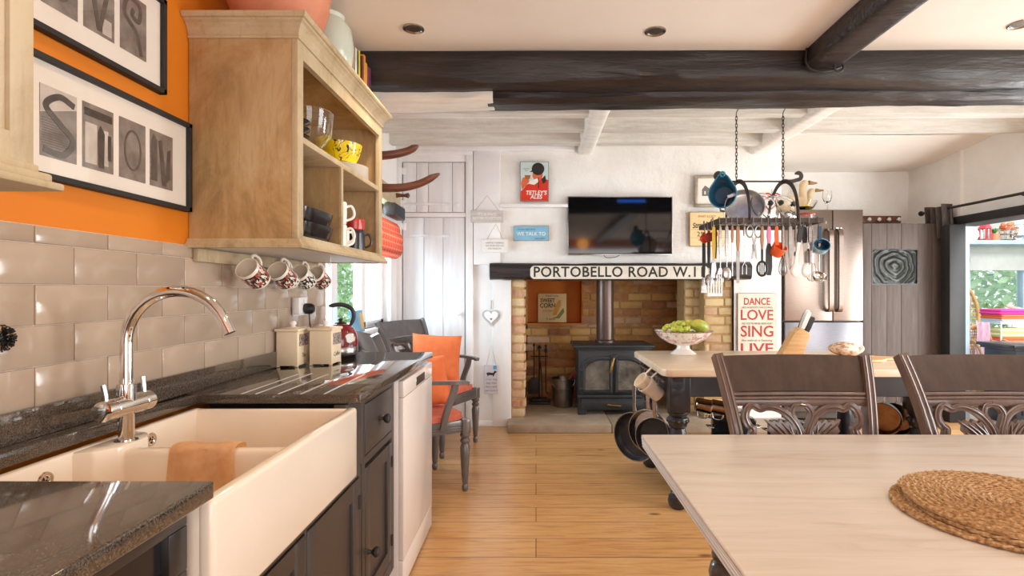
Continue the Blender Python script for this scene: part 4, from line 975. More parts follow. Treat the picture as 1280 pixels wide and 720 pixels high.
b = MB(pm('speaker_cloth', '#3f434a', '#31343a', 200, rough=0.9)); b.box(0.038, 0.043, -0.15, 0.15, 0.01, 0.098, 0.002); b.build('grille', t)
# horns
t = thing('wooden_horns', 'two brown carved wooden horns jutting from the wall above the window', 'ornament', (-1.1, 2.98, 1.88))
M['horn'] = pm('carved_walnut', '#7a4a36', '#5d3526', 5, (1, 5, 5), rough=0.35, bump=0.2, bscale=20)
b = MB(M['horn']); b.box(-0.01, 0.025, -0.13, 0.13, -0.16, 0.16, 0.02); b.build('plaque', t)
for dz, pts in ((0.085, [(0.0, 0, 0.03), (0.22, 0, 0.02), (0.36, 0.02, 0.045), (0.44, 0.02, 0.083)]), (-0.075, [(0.0, -0.02, 0.02), (0.26, 0, 0.0), (0.42, 0.02, 0.02), (0.56, 0.02, 0.085)])):
    b = MB(M['horn']); sp = spline([(p[0], p[1], p[2] + dz) for p in pts], 8); n_ = len(sp)
    b.tube(sp, [0.027 - 0.009 * i / n_ if i < n_ - 3 else (0.016, 0.012, 0.004)[i - n_ + 3] for i in range(n_)], 14); b.tube([p + Vector((0, -0.012, 0.019 - 0.008 * i / n_)) for i, p in enumerate(sp[:-3])], 0.006, 8)
    b.build('horn', t, ang=120)
# ================================================================== ON THE BACK WALL
YW = 4.845
def QW(x, y, z): return T(x, y, z) @ RX(PI / 2)       # local x right, y up, z toward the room
def plate(b, x0, x1, z0, z1, y, d, bev=0.002): b.box(x0, x1, y - d, y, z0, z1, bev); return b
def sign(name, label, cat, px0, px1, py0, py1, Y, mat, d=0.012, edge=None, grp=None):
    x0, x1, z1, z0 = PX(px0, Y), PX(px1, Y), PZ(py0, Y), PZ(py1, Y)
    t = thing(name, label, cat, ((x0 + x1) / 2, Y, z0), 0, grp)
    w, h = (x1 - x0) / 2, z1 - z0
    b = MB(edge or mat); b.box(-w, w, -0.0, d, 0, h, 0.002)
    b.m(mat); b.box(-w + 0.004, w - 0.004, -0.0006, 0.001, 0.004, h - 0.004); b.build('board', t)
    return t, w, h
def words(t, body, size, x, z, mat, xs=1.0, align='CENTER', bold=0.0, shear=0.0, y=-0.0008, name='lettering', spacing=1.0, rot=0.0):
    b = MB(mat); b.text(body, size, 0.0006, QW(x, y, z) @ RZ(rot), align, bold, shear, xs, spacing); return b.build(name, t, flat=True)
def shape(b, poly, d, y=-0.001): b.prism(poly, d, QW(0, y, 0))

# advertising sign with a man in a red coat
t, w, h = sign('enamel_sign', 'red and pale blue ale advertising sign with a man raising a glass', 'sign', 650, 686, 202, 252, 4.83, pm('pale_blue_enamel', '#cfe0dc', '#c3d6d4', 6, rough=0.3), 0.006, M['charcoal_paint'])
k = h / 0.36
b = MB(pm('sign_red', '#d8371f', '#cf2f1a', 6, rough=0.3))
shape(b, [(-w + .006, .006), (w - .006, .006), (w - .006, h * .54), (w * .45, h * .60), (w * .05, h * .56), (-w * .25, h * .46), (-w * .55, h * .42), (-w * .8, h * .30), (-w + .006, h * .26)], 0.0006); b.build('red_coat', t, flat=True)
b = MB(pm('sign_flesh', '#e2744c', '#d9663f', 10, rough=0.3))
b.lathe([(w * .42, 0), (w * .42, 0.0008)], 28, QW(w * .22, -0.0014, h * .67) @ SC(0.85, 1.0, 1)); shape(b, [(-w * .85, h * .30), (-w * .95, h * .46), (-w * .8, h * .60), (-w * .45, h * .62), (-w * .35, h * .5), (-w * .55, h * .42)], 0.0008, -0.0014); b.build('face_and_hand', t, flat=True)
b = MB(M['black_ink'])
b.lathe([(w * .46, 0), (w * .46, 0.0008)], 28, QW(w * .25, -0.0018, h * .815) @ SC(0.95, 0.95, 1)); shape(b, [(-w * .34, h * .735), (w * .3, h * .755), (w * .3, h * .83), (-w * .1, h * .80)], 0.0008, -0.002); shape(b, [(w * .5, h * .56), (w * .75, h * .66), (w * .82, h * .50), (w * .6, h * .44)], 0.0008, -0.0016); b.box(w * .26, w * .32, -0.0026, -0.002, h * .33, h * .6); b.build('cap_and_collar', t, flat=True)
b = MB(M['white_ink']); shape(b, [(-w * .3, h * .52), (w * .2, h * .58), (w * .3, h * .50), (0, h * .42), (-w * .35, h * .44)], 0.0008, -0.0016); b.build('neck_cloth', t, flat=True)
b = MB(pm('ale', '#8a4a22', '#a8622e', 10, rough=0.3)); shape(b, [(-w * .62, h * .56), (-w * .32, h * .56), (-w * .26, h * .66), (-w * .68, h * .66)], 0.0008, -0.002); b.build('glass_of_ale', t, flat=True)
words(t, "TETLEY'S", 0.052, w * .12, h * .215, M['white_ink'], bold=0.0012, shear=0.15, y=-0.0016, xs=0.92); words(t, "ALES", 0.052, w * .12, h * .115, M['white_ink'], bold=0.0012, shear=0.15, y=-0.0016, xs=0.95)
words(t, "THE FINE\nALE", 0.014, -w * .58, h * .80, M['grey_ink'], y=-0.001)

# blue sign
t, w, h = sign('wall_sign', 'small sky blue sign lettered in white beside the television', 'sign', 642, 686, 282, 301, 4.835, pm('sky_blue_board', '#86bcd6', '#79aecb', 20, rough=0.5), 0.012, M['rope'])
words(t, "We don't have Wi-Fi", 0.019, -w * .30, h * .74, M['black_ink'], shear=0.2); words(t, "WE TALK TO", 0.044, 0, h * .45, M['white_ink'], bold=0.0006, xs=1.0); words(t, "each other", 0.022, w * .5, h * .16, M['black_ink'], shear=0.2)
# grey plank sign on twine and the white card beneath it
def twine(t, x0, x1, z, ax, az, name='twine'):
    b = MB(M['rope']); b.tube([(x0, 0.004, z), (ax, 0.006, az), (x1, 0.004, z)], 0.0018, 6); b.build(name, t)
t, w, h = sign('hanging_sign', 'pale grey wooden plank sign hung by twine from the white post', 'sign', 588.5, 629, 263, 278, 4.80, pm('pale_grey_wood', '#cfcac4', '#bdb7b0', 6, (1, 6, 6), rough=0.7), 0.016)
words(t, "IT'S ALWAYS\nBETTER TOGETHER", 0.036, 0, h * .5, M['white_ink'], xs=0.82); twine(t, -w * .75, w * .75, h - .004, 0.0, h + 0.135)
t, w, h = sign('hanging_sign', 'white painted card sign hanging below the grey plank sign', 'sign', 602, 635, 299, 315.5, 4.79, pm('white_board', '#eceae6', '#e2e0dc', 8, rough=0.6), 0.01)
for i in range(3): words(t, ["HAPPINESS IS HOMEMADE", "AND SERVED WITH LOVE", "EVERY SINGLE DAY"][i], 0.0165, 0, h * (.72 - .22 * i), M['grey_ink'], xs=0.85)
twine(t, -w * .6, w * .62, h - .004, 0.01, h + 0.14)

# television
Yt = 4.80; x0, x1, z1, z0 = PX(709.5, Yt), PX(840.5, Yt), PZ(245.5, Yt), PZ(319, Yt)
t = thing('television', 'wide black flat television on the plaster above the mantel', 'television', ((x0 + x1) / 2, Yt, z0)); w, h = (x1 - x0) / 2, z1 - z0
b = MB(M['black_plastic']); b.box(-w, w, 0.0, 0.03, 0, h, 0.004); b.box(-0.2, 0.2, 0.03, 0.052, h * .3, h * .7); b.build('case', t)
k = NT('dark_screen').set(0.06, coat=0.0, spec=0.7); k.base(hx('#0a0a0b')); b = MB(k.m); b.box(-w + 0.008, w - 0.008, -0.002, 0.002, 0.016, h - 0.008); b.build('screen', t)
b = MB(M['steel'])
for a in ((-w, -w + .006, 0, h), (w - .006, w, 0, h)): b.box(a[0], a[1], -0.003, 0.004, a[2], a[3], 0.001)
b.box(-w + .006, w - .006, -0.003, 0.004, h - 0.006, h, 0.001); b.box(-w + .006, w - .006, -0.003, 0.004, 0, 0.012, 0.001); b.build('bezel', t)
b = MB(M['black_plastic']); b.tube(spline([(-w * .3, 0.02, 0.0), (-w * .25, 0.02, -0.02), (-w * .1, 0.02, -0.018), (0, 0.02, 0.0)], 5), 0.003, 6); b.build('cable', t)

# road name sign on the mantel
Ym = 4.752; x0, x1, z1, z0 = PX(662, Ym), PX(886, Ym), PZ(331.5, Ym), PZ(349.5, Ym)
t = thing('street_name_sign', 'long cream street name sign with black capitals on the dark mantel', 'sign', ((x0 + x1) / 2, Ym, z0)); w, h = (x1 - x0) / 2, z1 - z0
def rr(w0, h0, c, ox=0):
    return [(-w0 + c, 0 + ox), (w0 - c, 0 + ox), (w0 - c * .4, c * .4 + ox), (w0, c + ox), (w0, h0 - c + ox), (w0 - c * .4, h0 - c * .4 + ox), (w0 - c, h0 + ox), (-w0 + c, h0 + ox), (-w0 + c * .4, h0 - c * .4 + ox), (-w0, h0 - c + ox), (-w0, c + ox), (-w0 + c * .4, c * .4 + ox)]
b = MB(M['black_iron']); b.prism(rr(w, h, 0.03), 0.012, QW(0, 0.006, 0)); b.m(pm('worn_cream_enamel', '#dfd9cb', '#c6bda9', 9, lo=0.45, hi=0.8, rough=0.45)); b.prism([(x, z + 0.006) for x, z in rr(w - .006, h - .012, 0.028)], 0.002, QW(0, -0.005, 0)); b.build('plate', t)
tx = words(t, "PORTOBELLO ROAD W.11", 0.128, 0.0, h * .5, M['black_ink'], bold=0.0022, y=-0.0072, xs=1.0, spacing=1.06)
tw = max(v.co.x for v in tx.data.vertices) - min(v.co.x for v in tx.data.vertices)
for v in tx.data.vertices: v.co.x *= (2 * w - 0.09) / tw

# wire frame picture and strawberries board on the chimney breast
t, w, h = sign('framed_sketch', 'small silver framed house sketch above the strawberry board', 'picture', 868, 906, 219, 259, 4.825, M['paper'], 0.014, pm('silver_frame', '#b1a796', '#948a7a', 20, rough=0.4, metal=0.4))
b = MB(pm('silver_frame', '#b1a796'))
for a in ((-w, w, 0, .03), (-w, w, h - .03, h), (-w, -w + .03, .03, h - .03), (w - .03, w, .03, h - .03)): b.box(a[0], a[1], -0.014, 0.0, a[2], a[3], 0.005)
b.build('frame', t)
b = MB(M['grey_ink']); shape(b, [(-w * .5, h * .35), (w * .5, h * .35), (w * .5, h * .55), (w * .3, h * .7), (0, h * .58), (-w * .3, h * .68), (-w * .5, h * .55)], 0.0006)
b.m(M['paper'])
for x in (-.35, -.1, .15, .35): b.box(w * x, w * x + .012, -0.0022, -0.0016, h * .4, h * .5)
b.build('house_drawing', t, flat=True)
t, w, h = sign('advertising_board', 'cream board advertising strawberries behind the hanging utensils', 'sign', 862, 905, 265, 308, 4.83, pm('cream_board', '#ecd3a0', '#dfc48d', 5, rough=0.6), 0.012, M['brass'])
words(t, "SWEET & JUICY", 0.026, 0, h * .87, M['red_ink'], xs=0.9); words(t, "Strawberries", 0.066, 0, h * .64, M['black_ink'], shear=0.35, bold=0.0012, xs=0.78, rot=0.12); words(t, "25c", 0.06, -w * .3, h * .35, M['black_ink']); words(t, "PER BASKET", 0.022, -w * .1, h * .18, M['red_ink'])
b = MB(M['red_ink'])
b.lathe([(0, -0.0), (0.03, 0), (0.03, 0.001), (0, 0.001)], 16, QW(w * .45, -0.0018, h * .36) @ SC(1, 1.2, 1)); b.build('painted_strawberry', t)
b = MB(M['brass']); b.box(-w, w, -0.001, 0.0, h * .485, h * .492); b.box(-w, w, -0.001, 0.0, h * .25, h * .256); b.build('board_joint', t)

# hearts
def heart(n=40, s=1.0):
    out = []
    for i in range(n):
        a = 2 * PI * i / n; out.append((s * 16 * math.sin(a) ** 3 / 17, s * (13 * math.cos(a) - 5 * math.cos(2 * a) - 2 * math.cos(3 * a) - math.cos(4 * a)) / 17))
    return out
p = P(614, 396, 4.828); t = thing('hanging_heart', 'white wooden heart with a grey rim hanging on the plaster pier', 'ornament', p)
b = MB(pm('grey_rim', '#bdbab7', '#a9a6a3', 20, rough=0.6)); b.prism(heart(40, 0.088), 0.012, QW(0, 0.008, 0.0)); b.build('rim', t)
b = MB(M['white_gloss']); b.prism([(x, z + 0.004) for x, z in heart(40, 0.066)], 0.008, QW(0, -0.004, 0)); b.m(M['grey_ink']); b.prism([(x, z - 0.02) for x, z in heart(24, 0.012)], 0.002, QW(0, -0.011, 0)); b.build('heart', t)
b = MB(M['rope']); b.tube([(0.0, 0.002, 0.07), (0.002, 0.0, 0.15)], 0.004, 6); b.build('ribbon', t)
p = P(965, 250, 4.84); t = thing('wire_heart', 'red wire heart hanging on the white wall behind the utensil rack', 'ornament', p)
b = MB(M['red_ink']); b.tube([(x, 0, z) for x, z in heart(40, 0.085)], 0.006, 8, closed=True); b.build('heart', t)
b = MB(M['rope']); b.tube([(0, 0, 0.03), (0, 0, 0.10)], 0.003, 6); b.build('string', t)
# dog tag sign
t, w, h = sign('hanging_sign', 'small card with a black dog hanging on the pier below the heart', 'sign', 605.5, 622.5, 456, 492, 4.826, pm('lilac_card', '#cfc7cd', '#c3bac1', 12, rough=0.6), 0.008)
b = MB(M['black_ink']); shape(b, [(-w * .75, h * .70), (-w * .45, h * .74), (w * .3, h * .72), (w * .5, h * .80), (w * .85, h * .76), (w * .55, h * .70), (w * .4, h * .62), (w * .3, h * .58), (w * .2, h * .64), (-w * .4, h * .64), (-w * .5, h * .58), (-w * .6, h * .66)], 0.0006); b.build('dog_silhouette', t, flat=True)
b = MB(pm('stamp_blue', '#4fa0c4', '#3f8fb5', 20, rough=0.6)); shape(b, [(w * .3, h * .84), (w * .8, h * .84), (w * .8, h * .97), (w * .3, h * .97)], 0.0006); b.build('stamp', t, flat=True)
for i in range(4): words(t, ["crazy dog", "lady lives", "here with", "her hound"][i], 0.026, 0, h * (.5 - .13 * i), M['grey_ink'], shear=0.3)
twine(t, -w * .7, w * .7, h - .004, 0.0, h + 0.175)

# dance sign
t, w, h = sign('slogan_sign', 'tall cream metal sign with red slogan capitals on the white wall', 'sign', 922, 970.5, 366.5, 452, 4.84, pm('cream_metal', '#e7d8c6', '#d9c6b0', 7, rough=0.5), 0.008, pm('rust_edge', '#9a7a63', '#7b5b47', 30, rough=0.7))
def fit(o, wd):
    xs = [v.co.x for v in o.data.vertices]; a, c = min(xs), max(xs)
    for v in o.data.vertices: v.co.x = (v.co.x - (a + c) / 2) * wd / (c - a)
for body, zz, sz, wd in (("DANCE", .875, .088, 1.35), ("LOVE", .675, .13, 1.68), ("SING", .435, .14, 1.68), ("LIVE", .185, .13, 1.68)):
    fit(words(t, body, sz, 0, h * zz, M['red_ink'], bold=0.002), w * wd)
for body, zz in (("LIKE NOBODY'S WATCHING", .79), ("LIKE YOU'VE NEVER BEEN HURT", .555), ("like nobody is listening", .31)):
    fit(words(t, body, .026, 0, h * zz, M['black_ink'], shear=0.25 if body[0] == 'l' else 0), w * 1.6)

# corn sign in the niche
Yc = 5.86; x0, x1, z1 = PX(672.5, Yc), PX(708, Yc), PZ(367, Yc); z0 = NZ0 + 0.001
t = thing('advertising_board', 'cream board with a painted corn cob standing in the orange niche', 'sign', ((x0 + x1) / 2, Yc, z0)); w, h = (x1 - x0) / 2, z1 - z0
b = MB(pm('cream_board', '#ecd3a0')); b.box(-w, w, 0, 0.012, 0, h, 0.002); b.build('board', t)
words(t, "Fresh Today", 0.028, 0, h * .92, M['black_ink']); words(t, "SWEET", 0.058, -w * .32, h * .76, M['black_ink'], bold=0.0012, xs=0.9); words(t, "CORN", 0.066, -w * .32, h * .58, M['black_ink'], bold=0.0012, xs=0.9); words(t, "5 DOZEN", 0.026, -w * .3, h * .4, M['red_ink']); words(t, "5 cents", 0.034, -w * .1, h * .12, M['black_ink'])
b = MB(pm('corn_yellow', '#e0a62c', '#c98a1c', 30, rough=0.5)); shape(b, [(w * .05, h * .25), (w * .3, h * .25), (w * .62, h * .6), (w * .62, h * .78), (w * .45, h * .76), (w * .12, h * .5)], 0.0006)
b.m(pm('corn_leaf', '#8a8a34', '#7a7a2c', 20, rough=0.5)); shape(b, [(w * .0, h * .15), (w * .3, h * .2), (w * .78, h * .5), (w * .86, h * .36), (w * .5, h * .14)], 0.0006, -0.0012); b.build('painted_corn', t, flat=True)

# ================================================================== STOVE AND HEARTH THINGS
M['stove'] = pm('cast_iron', '#3d4143', '#33373a', 8, rough=0.45, metal=0.35, bump=0.05)
t = thing('wood_stove', 'grey cast iron wood stove with two arched glass doors and tall flue', 'stove', (0.72, 5.17, 0.0775))
b = MB(M['stove'])
b.box(-0.325, 0.325, -0.20, 0.20, 0.045, 0.63, 0.008); 
for sx in (-1, 1):
    for sy in (-0.16, 0.16): b.box(sx * 0.29 - 0.04, sx * 0.29 + 0.04, sy - 0.03, sy + 0.03, 0, 0.05, 0.006)
b.build('body', t)
b = MB(M['stove']); b.box(-0.372, 0.372, -0.255, 0.24, 0.628, 0.655, 0.009, 3); b.box(-0.35, 0.35, -0.235, 0.22, 0.612, 0.63, 0.006); b.build('top_plate', t)
b = MB(pm('flue_metal', '#6d5a51', '#5a4a43', 4, (3, 3, .5), rough=0.35, metal=0.6)); b.cyl(0.085, 0.65, 1.5, 32, T(-0.045, 0.06, 0)); b.lathe([(0.1, 0.655), (0.1, 0.675), (0.088, 0.685)], 32, T(-0.045, 0.06, 0)); b.build('flue', t)
smoked = NT('smoked_stove_glass').set(0.12, spec=0.6); smoked.base(smoked.ramp(smoked.noise(smoked.coords(), 9, 5), [(0.35, hx('#4a463f')), (0.7, hx('#7d766a'))]))
for s in (-1, 1):
    b = MB(M['stove'])
    # door: slab with arched outer frame
    def outline(m_, zo):
        xo, xi = 0.30 - m_, 0.004 + m_
        zb, zt = 0.20 + m_, 0.545 - m_
        pts = [(xi, zb), (xo, zb), (xo, zt - 0.10)] + [(xo - 0.16 + 0.16 * math.cos(a * PI / 16), zt - 0.10 + 0.10 * math.sin(a * PI / 16)) for a in range(1, 9)] + [(xi, zt)]
        return [(s * x, z) for x, z in (pts if s > 0 else pts[::-1])]
    b.prism(outline(0, 0), 0.018, T(0, -0.200, 0) @ RX(PI / 2), bev=0.004)
    pts = [(x, -0.222, z) for x, z in outline(0.022, 0)]; b.tube(pts, 0.008, 8, closed=True)
    d = b.build('door', t)
    b = MB(smoked.m); b.prism(outline(0.036, 0), 0.003, T(0, -0.2175, 0) @ RX(PI / 2)); b.build('glass', d)
    b = MB(M['stove']);
    for zz in (0.25, 0.42): b.box(s * 0.30 - 0.02, s * 0.30 + 0.02, -0.225, -0.2, zz - 0.012, zz + 0.012, 0.004)
    b.build('hinge', d)
b = MB(M['stove']); b.box(-0.03, 0.03, -0.225, -0.2, 0.52, 0.56, 0.005); b.build('latch', t)
b = MB(M['brass']); b.tube([(0.0, -0.232, 0.535), (-0.012, -0.25, 0.50), (-0.03, -0.255, 0.43), (-0.036, -0.25, 0.40)], [0.008, 0.009, 0.011, 0.007], 12); b.build('door_handle', t)
b = MB(M['stove']); b.box(-0.30, 0.30, -0.225, -0.19, 0.055, 0.16, 0.006); b.box(-0.265, 0.265, -0.232, -0.222, 0.075, 0.14, 0.005); b.box(-0.335, 0.335, -0.24, -0.19, 0.165, 0.195, 0.006); d = b.build('ash_drawer', t)
b = MB(M['brass']); b.tube([(-0.06, -0.242, 0.107), (-0.03, -0.252, 0.103), (0.03, -0.252, 0.098), (0.06, -0.242, 0.094)], 0.009, 10); b.build('handle', d)
# bucket
p = P(703, 500, 5.40); t = thing('coal_bucket', 'galvanised steel bucket on the hearth beside the stove', 'bucket', (0.27, 5.36, 0.0775))
b = MB(M['dull_steel']); b.lathe([(0, 0), (0.09, 0), (0.093, 0.01), (0.118, 0.27), (0.123, 0.275), (0.123, 0.285), (0.114, 0.282), (0.088, 0.012), (0, 0.008)], 36); b.lathe([(0.1085, 0.18), (0.112, 0.185), (0.1095, 0.19)], 36, cap=False); b.build('body', t)
b = MB(M['dull_steel']); b.tube([(0.12 * math.cos(a * PI / 14), -0.05 - 0.02 * math.sin(a * PI / 14), 0.27 - 0.1 * math.sin(a * PI / 14) * 0.9) for a in range(15)], 0.005, 8); b.build('handle', t)
b = MB(pm('red_scoop', '#a0492f', '#8b3d27', 10, rough=0.5)); b.tube([(0.04, 0.0, 0.2), (0.08, 0.02, 0.29), (0.11, 0.03, 0.32)], [0.014, 0.016, 0.02], 10); tag(b.build('hearth_brush', None, (0.27, 5.36, 0.0775)), 'rust red brush handle poking out of the steel bucket', 'brush')
# companion set
p = P(677, 495, 5.42); t = thing('companion_set_stand', 'black iron stand for fire tools beside the brick pier', 'stand', (0.035, 5.52, 0.0775))
b = MB(M['black_iron']); b.box(-0.11, 0.11, -0.09, 0.09, 0, 0.025, 0.005); b.box(-0.08, 0.08, -0.06, 0.06, 0.025, 0.05, 0.005); b.build('base', t)
b = MB(M['black_iron']); b.tube([(0, 0.02, 0.05), (0, 0.02, 0.56)], 0.008, 10); b.lathe([(0.018, 0), (0.02, 0.01), (0.008, 0.03), (0, 0.035)], 14, T(0, 0.02, 0.56)); b.tube([(-0.09, 0.0, 0.48), (0.09, 0.0, 0.48)], 0.006, 8); b.build('post', t)
t2 = thing('fire_shovel', 'black fire shovel hanging on the iron stand', 'shovel', (-0.02, 5.46, 0.20))
b = MB(M['black_iron']); b.tube([(0, 0, 0.12), (0, 0, 0.47)], 0.006, 8); b.lathe([(0.012, 0), (0.014, 0.015), (0.005, 0.03), (0, 0.032)], 12, T(0, 0, 0.47)); b.build('shaft', t2)
b = MB(M['black_iron']); b.prism([(-0.06, 0), (0.06, 0), (0.06, 0.13), (0.025, 0.17), (-0.025, 0.17), (-0.06, 0.13)], 0.006, T(0, 0.003, -0.02) @ RX(PI / 2), bev=0.001); b.build('blade', t2)
t2 = thing('poker', 'black iron poker hanging on the stand nearer the bucket', 'poker', (0.10, 5.47, 0.18))
b = MB(M['black_iron']); b.tube([(0.02, 0, 0.0), (0, 0, 0.03), (0, 0, 0.47)], 0.006, 8); b.build('shaft', t2)
b = MB(M['black_iron']); b.lathe([(0.01, 0), (0.016, 0.03), (0.006, 0.06), (0.014, 0.075), (0, 0.085)], 12, T(0, 0, 0.42)); b.build('grip', t2)
t2 = thing('hearth_tongs', 'black iron tongs on the stand between shovel and poker', 'tongs', (0.045, 5.44, 0.16))
b = MB(M['black_iron']); b.tube([(-0.018, 0, 0.0), (-0.012, 0, 0.2), (0, 0, 0.36)], 0.005, 8); b.tube([(0.018, 0, 0.0), (0.012, 0, 0.2), (0, 0, 0.36)], 0.005, 8); b.build('arms', t2)

# ================================================================== ALCOVE: FRIDGE, DOOR LEAF, HOOKS
Yf = 5.0; fx0, fx1, fz = PX(981, Yf), PX(1079, Yf), PZ(262, Yf)
fridge_steel = NT('fridge_steel').set(0.34, 1.0); fridge_steel.base(fridge_steel.ramp(fridge_steel.noise(fridge_steel.coords((1, 1, 20)), 14, 4), [(0.3, hx('#94847a')), (0.7, hx('#84756b'))]))  # copper reflection of the kitchen put into the steel colour
fs2 = NT('fridge_dark_steel').set(0.3, 1.0); fs2.base(fs2.ramp(fs2.noise(fs2.coords((1, 1, 20)), 14, 4), [(0.3, hx('#716e70')), (0.7, hx('#625f62'))]))
t = thing('fridge', 'tall stainless steel fridge with double doors over a freezer drawer', 'fridge', ((fx0 + fx1) / 2, Yf, 0)); w = (fx1 - fx0) / 2
b = MB(pm('fridge_side', '#55504e', '#4a4644', 6, rough=0.4)); b.box(-w, w, 0.05, 0.62, 0.03, fz - 0.003, 0.004); b.build('body', t)
zs = PZ(402, Yf); xs_ = PX(1041, Yf) - (fx0 + fx1) / 2
for i, (a, c) in enumerate(((-w, xs_ - 0.003), (xs_ + 0.003, w))):
    b = MB(fridge_steel.m); b.box(a, c, 0.0, 0.055, zs + 0.006, fz, 0.006, 3); d = b.build('door', t)
    b = MB(fridge_steel.m); hx_ = xs_ + (-0.045 if i == 0 else 0.045)
    b.tube(spline([(hx_, -0.002, zs + 0.10), (hx_, -0.05, zs + 0.13), (hx_, -0.055, zs + 0.35), (hx_, -0.055, zs + 0.7), (hx_, -0.05, zs + 0.83), (hx_, -0.002, zs + 0.86)], 5), 0.02, flat=(0.02, 0.011), up=(0, -1, 0)); b.build('handle', d)
b = MB(fs2.m); b.box(-w, w, 0.0, 0.055, 0.10, zs - 0.004, 0.006, 3); b.build('freezer_drawer', t)
b = MB(M['black_plastic']); b.box(xs_ - 0.002, xs_ + 0.002, 0.02, 0.03, zs, fz); b.build('door_seal', t)
b = MB(M['chrome']); b.box(0.11, 0.17, -0.0012, 0.001, fz - 0.176, fz - 0.168, 0.0005); b.build('badge', t)
# things on the fridge
def goose(label, px_, py0, Y, s, hd):
    p = P(px_, py0, Y); t = thing('decoy_goose', label, 'ornament', (p.x, Y, fz + 0.001), hd)
    cm = pm('goose_cream', '#e9d3ad', '#dcc193', 8, rough=0.5)
    b = MB(cm)
    b.tube(spline([(-0.17 * s, 0, 0.10 * s), (-0.10 * s, 0, 0.09 * s), (0, 0, 0.095 * s), (0.08 * s, 0, 0.12 * s), (0.11 * s, 0, 0.17 * s), (0.10 * s, 0, 0.24 * s), (0.115 * s, 0, 0.285 * s), (0.155 * s, 0, 0.30 * s)], 6),
           [s * q for q in ([0.008 + 0.0115 * i for i in range(6)] + [0.077 + 0.002 * i for i in range(6)] + [0.089 - 0.004 * i for i in range(6)] + [0.062 - 0.005 * i for i in range(6)] + [0.034 - 0.0012 * i for i in range(6)] + [0.027] * 3 + [0.03, 0.033, 0.034] + [0.034, 0.034, 0.033, 0.03, 0.026, 0.02] + [0.012])], 16)
    b.box(-0.05 * s, 0.05 * s, -0.04 * s, 0.04 * s, 0, 0.02 * s, 0.004); b.build('body', t, ang=80)
    b = MB(pm('goose_bill', '#a4773a', '#8b622c', 10, rough=0.5)); b.tube([(0.165 * s, 0, 0.302 * s), (0.21 * s, 0, 0.297 * s), (0.245 * s, 0, 0.30 * s)], [0.02 * s, 0.013 * s, 0.008 * s], 10); b.build('bill', t)
goose('cream wooden goose decoy on the fridge, the taller bill', 990, 240, 5.40, 1.12, 0.15)
goose('cream wooden goose decoy on the fridge, lower and nearer the glass bowl', 1000, 250, 5.58, 0.95, -0.1)
p = P(1003, 262, 5.12); t = None
b = MB(M['glass']); b.lathe([(0, 0), (0.06, 0), (0.12, 0.035), (0.155, 0.095), (0.151, 0.096), (0.116, 0.04), (0, 0.006)], 40); tag(b.build('glass_bowl', loc=(p.x + 0.0, 5.17, fz + 0.001)), 'wide clear glass fruit bowl on top of the fridge', 'bowl')
b = MB(pm('lemon_skin', '#e6c92a', '#d8b81c', 30, rough=0.4)); b.lathe([(0, -0.045), (0.01, -0.04), (0.032, -0.015), (0.034, 0.01), (0.012, 0.038), (0, 0.045)], 20, RY(1.3)); tag(b.build('lemon', loc=(p.x + 0.05, 5.15, fz + 0.047)), 'yellow lemon in the glass bowl on the fridge', 'fruit')
b = MB(pm('plum_skin', '#5a2430', '#42181f', 10, rough=0.3)); b.lathe([(0, -0.033), (0.02, -0.028), (0.036, 0), (0.025, 0.026), (0.006, 0.03), (0, 0.027)], 20); tag(b.build('plum', loc=(p.x - 0.05, 5.16, fz + 0.042)), 'dark plum in the glass bowl on the fridge', 'fruit')
p = P(1022, 250, 5.08); b = MB(M['glass']); b.lathe([(0, 0), (0.035, 0.0), (0.036, 0.004), (0.008, 0.012), (0.007, 0.06), (0.03, 0.09), (0.042, 0.13), (0.036, 0.19), (0.034, 0.19), (0.039, 0.13), (0.026, 0.094), (0, 0.072)], 28); tag(b.build('wine_glass', loc=(p.x + 0.09, 5.08, fz + 0.001)), 'stemmed glass on the fridge beside the glass bowl', 'glass')
# weathered door leaf standing open
Yd = 5.2; x0, x1 = PX(1078, Yd), PX(1184, Yd); zt = PZ(279.5, Yd)
M['weathered'] = pm('weathered_oak', '#685b54', '#4f443f', 7, (7, 7, 0.55), 0.25, 0.75, rough=0.7, bump=0.3, bscale=22)
gx0, gx1, gz1, gz0 = PX(1089, Yd), PX(1147, Yd), PZ(311, Yd), PZ(356, Yd)
r_ = bpy.data.objects.new('door_3', None); COL.objects.link(r_); r_.location = (x0, Yd, 0); r_['kind'] = 'structure'
ww = x1 - x0; b = MB(M['weathered']); ed = [0, 0.1, 0.28, 0.45, 0.65, 0.82, 1.0]
for a, c in zip(ed, ed[1:]):
    xa, xc = a * ww + 0.001, c * ww - 0.001; dy = R.uniform(-0.002, 0.002)
    if xc + x0 < gx0 + 0.01 or xa + x0 > gx1 - 0.01: b.box(xa, xc, -0.012 + dy, 0.02, 0.02, zt, 0.002)
    else:
        b.box(xa, xc, -0.012 + dy, 0.02, 0.02, gz0, 0.002); b.box(xa, xc, -0.012 + dy, 0.02, gz1, zt, 0.002)
        if xa + x0 < gx0: b.box(xa, gx0 - x0, -0.012 + dy, 0.02, gz0, gz1)
        if xc + x0 > gx1: b.box(gx1 - x0, xc, -0.012 + dy, 0.02, gz0, gz1)
b.build('door_panel', r_)
bg_ = NT('bottle_glass').set(0.2, spec=0.35); bg_.base(hx('#4d5148')); wv = bg_.n('ShaderNodeTexWave', wave_type='RINGS', rings_direction='SPHERICAL'); wv.inputs['Scale'].default_value = 6; wv.inputs['Distortion'].default_value = 7.0; bg_.l(bg_.coords(), wv.inputs['Vector'])
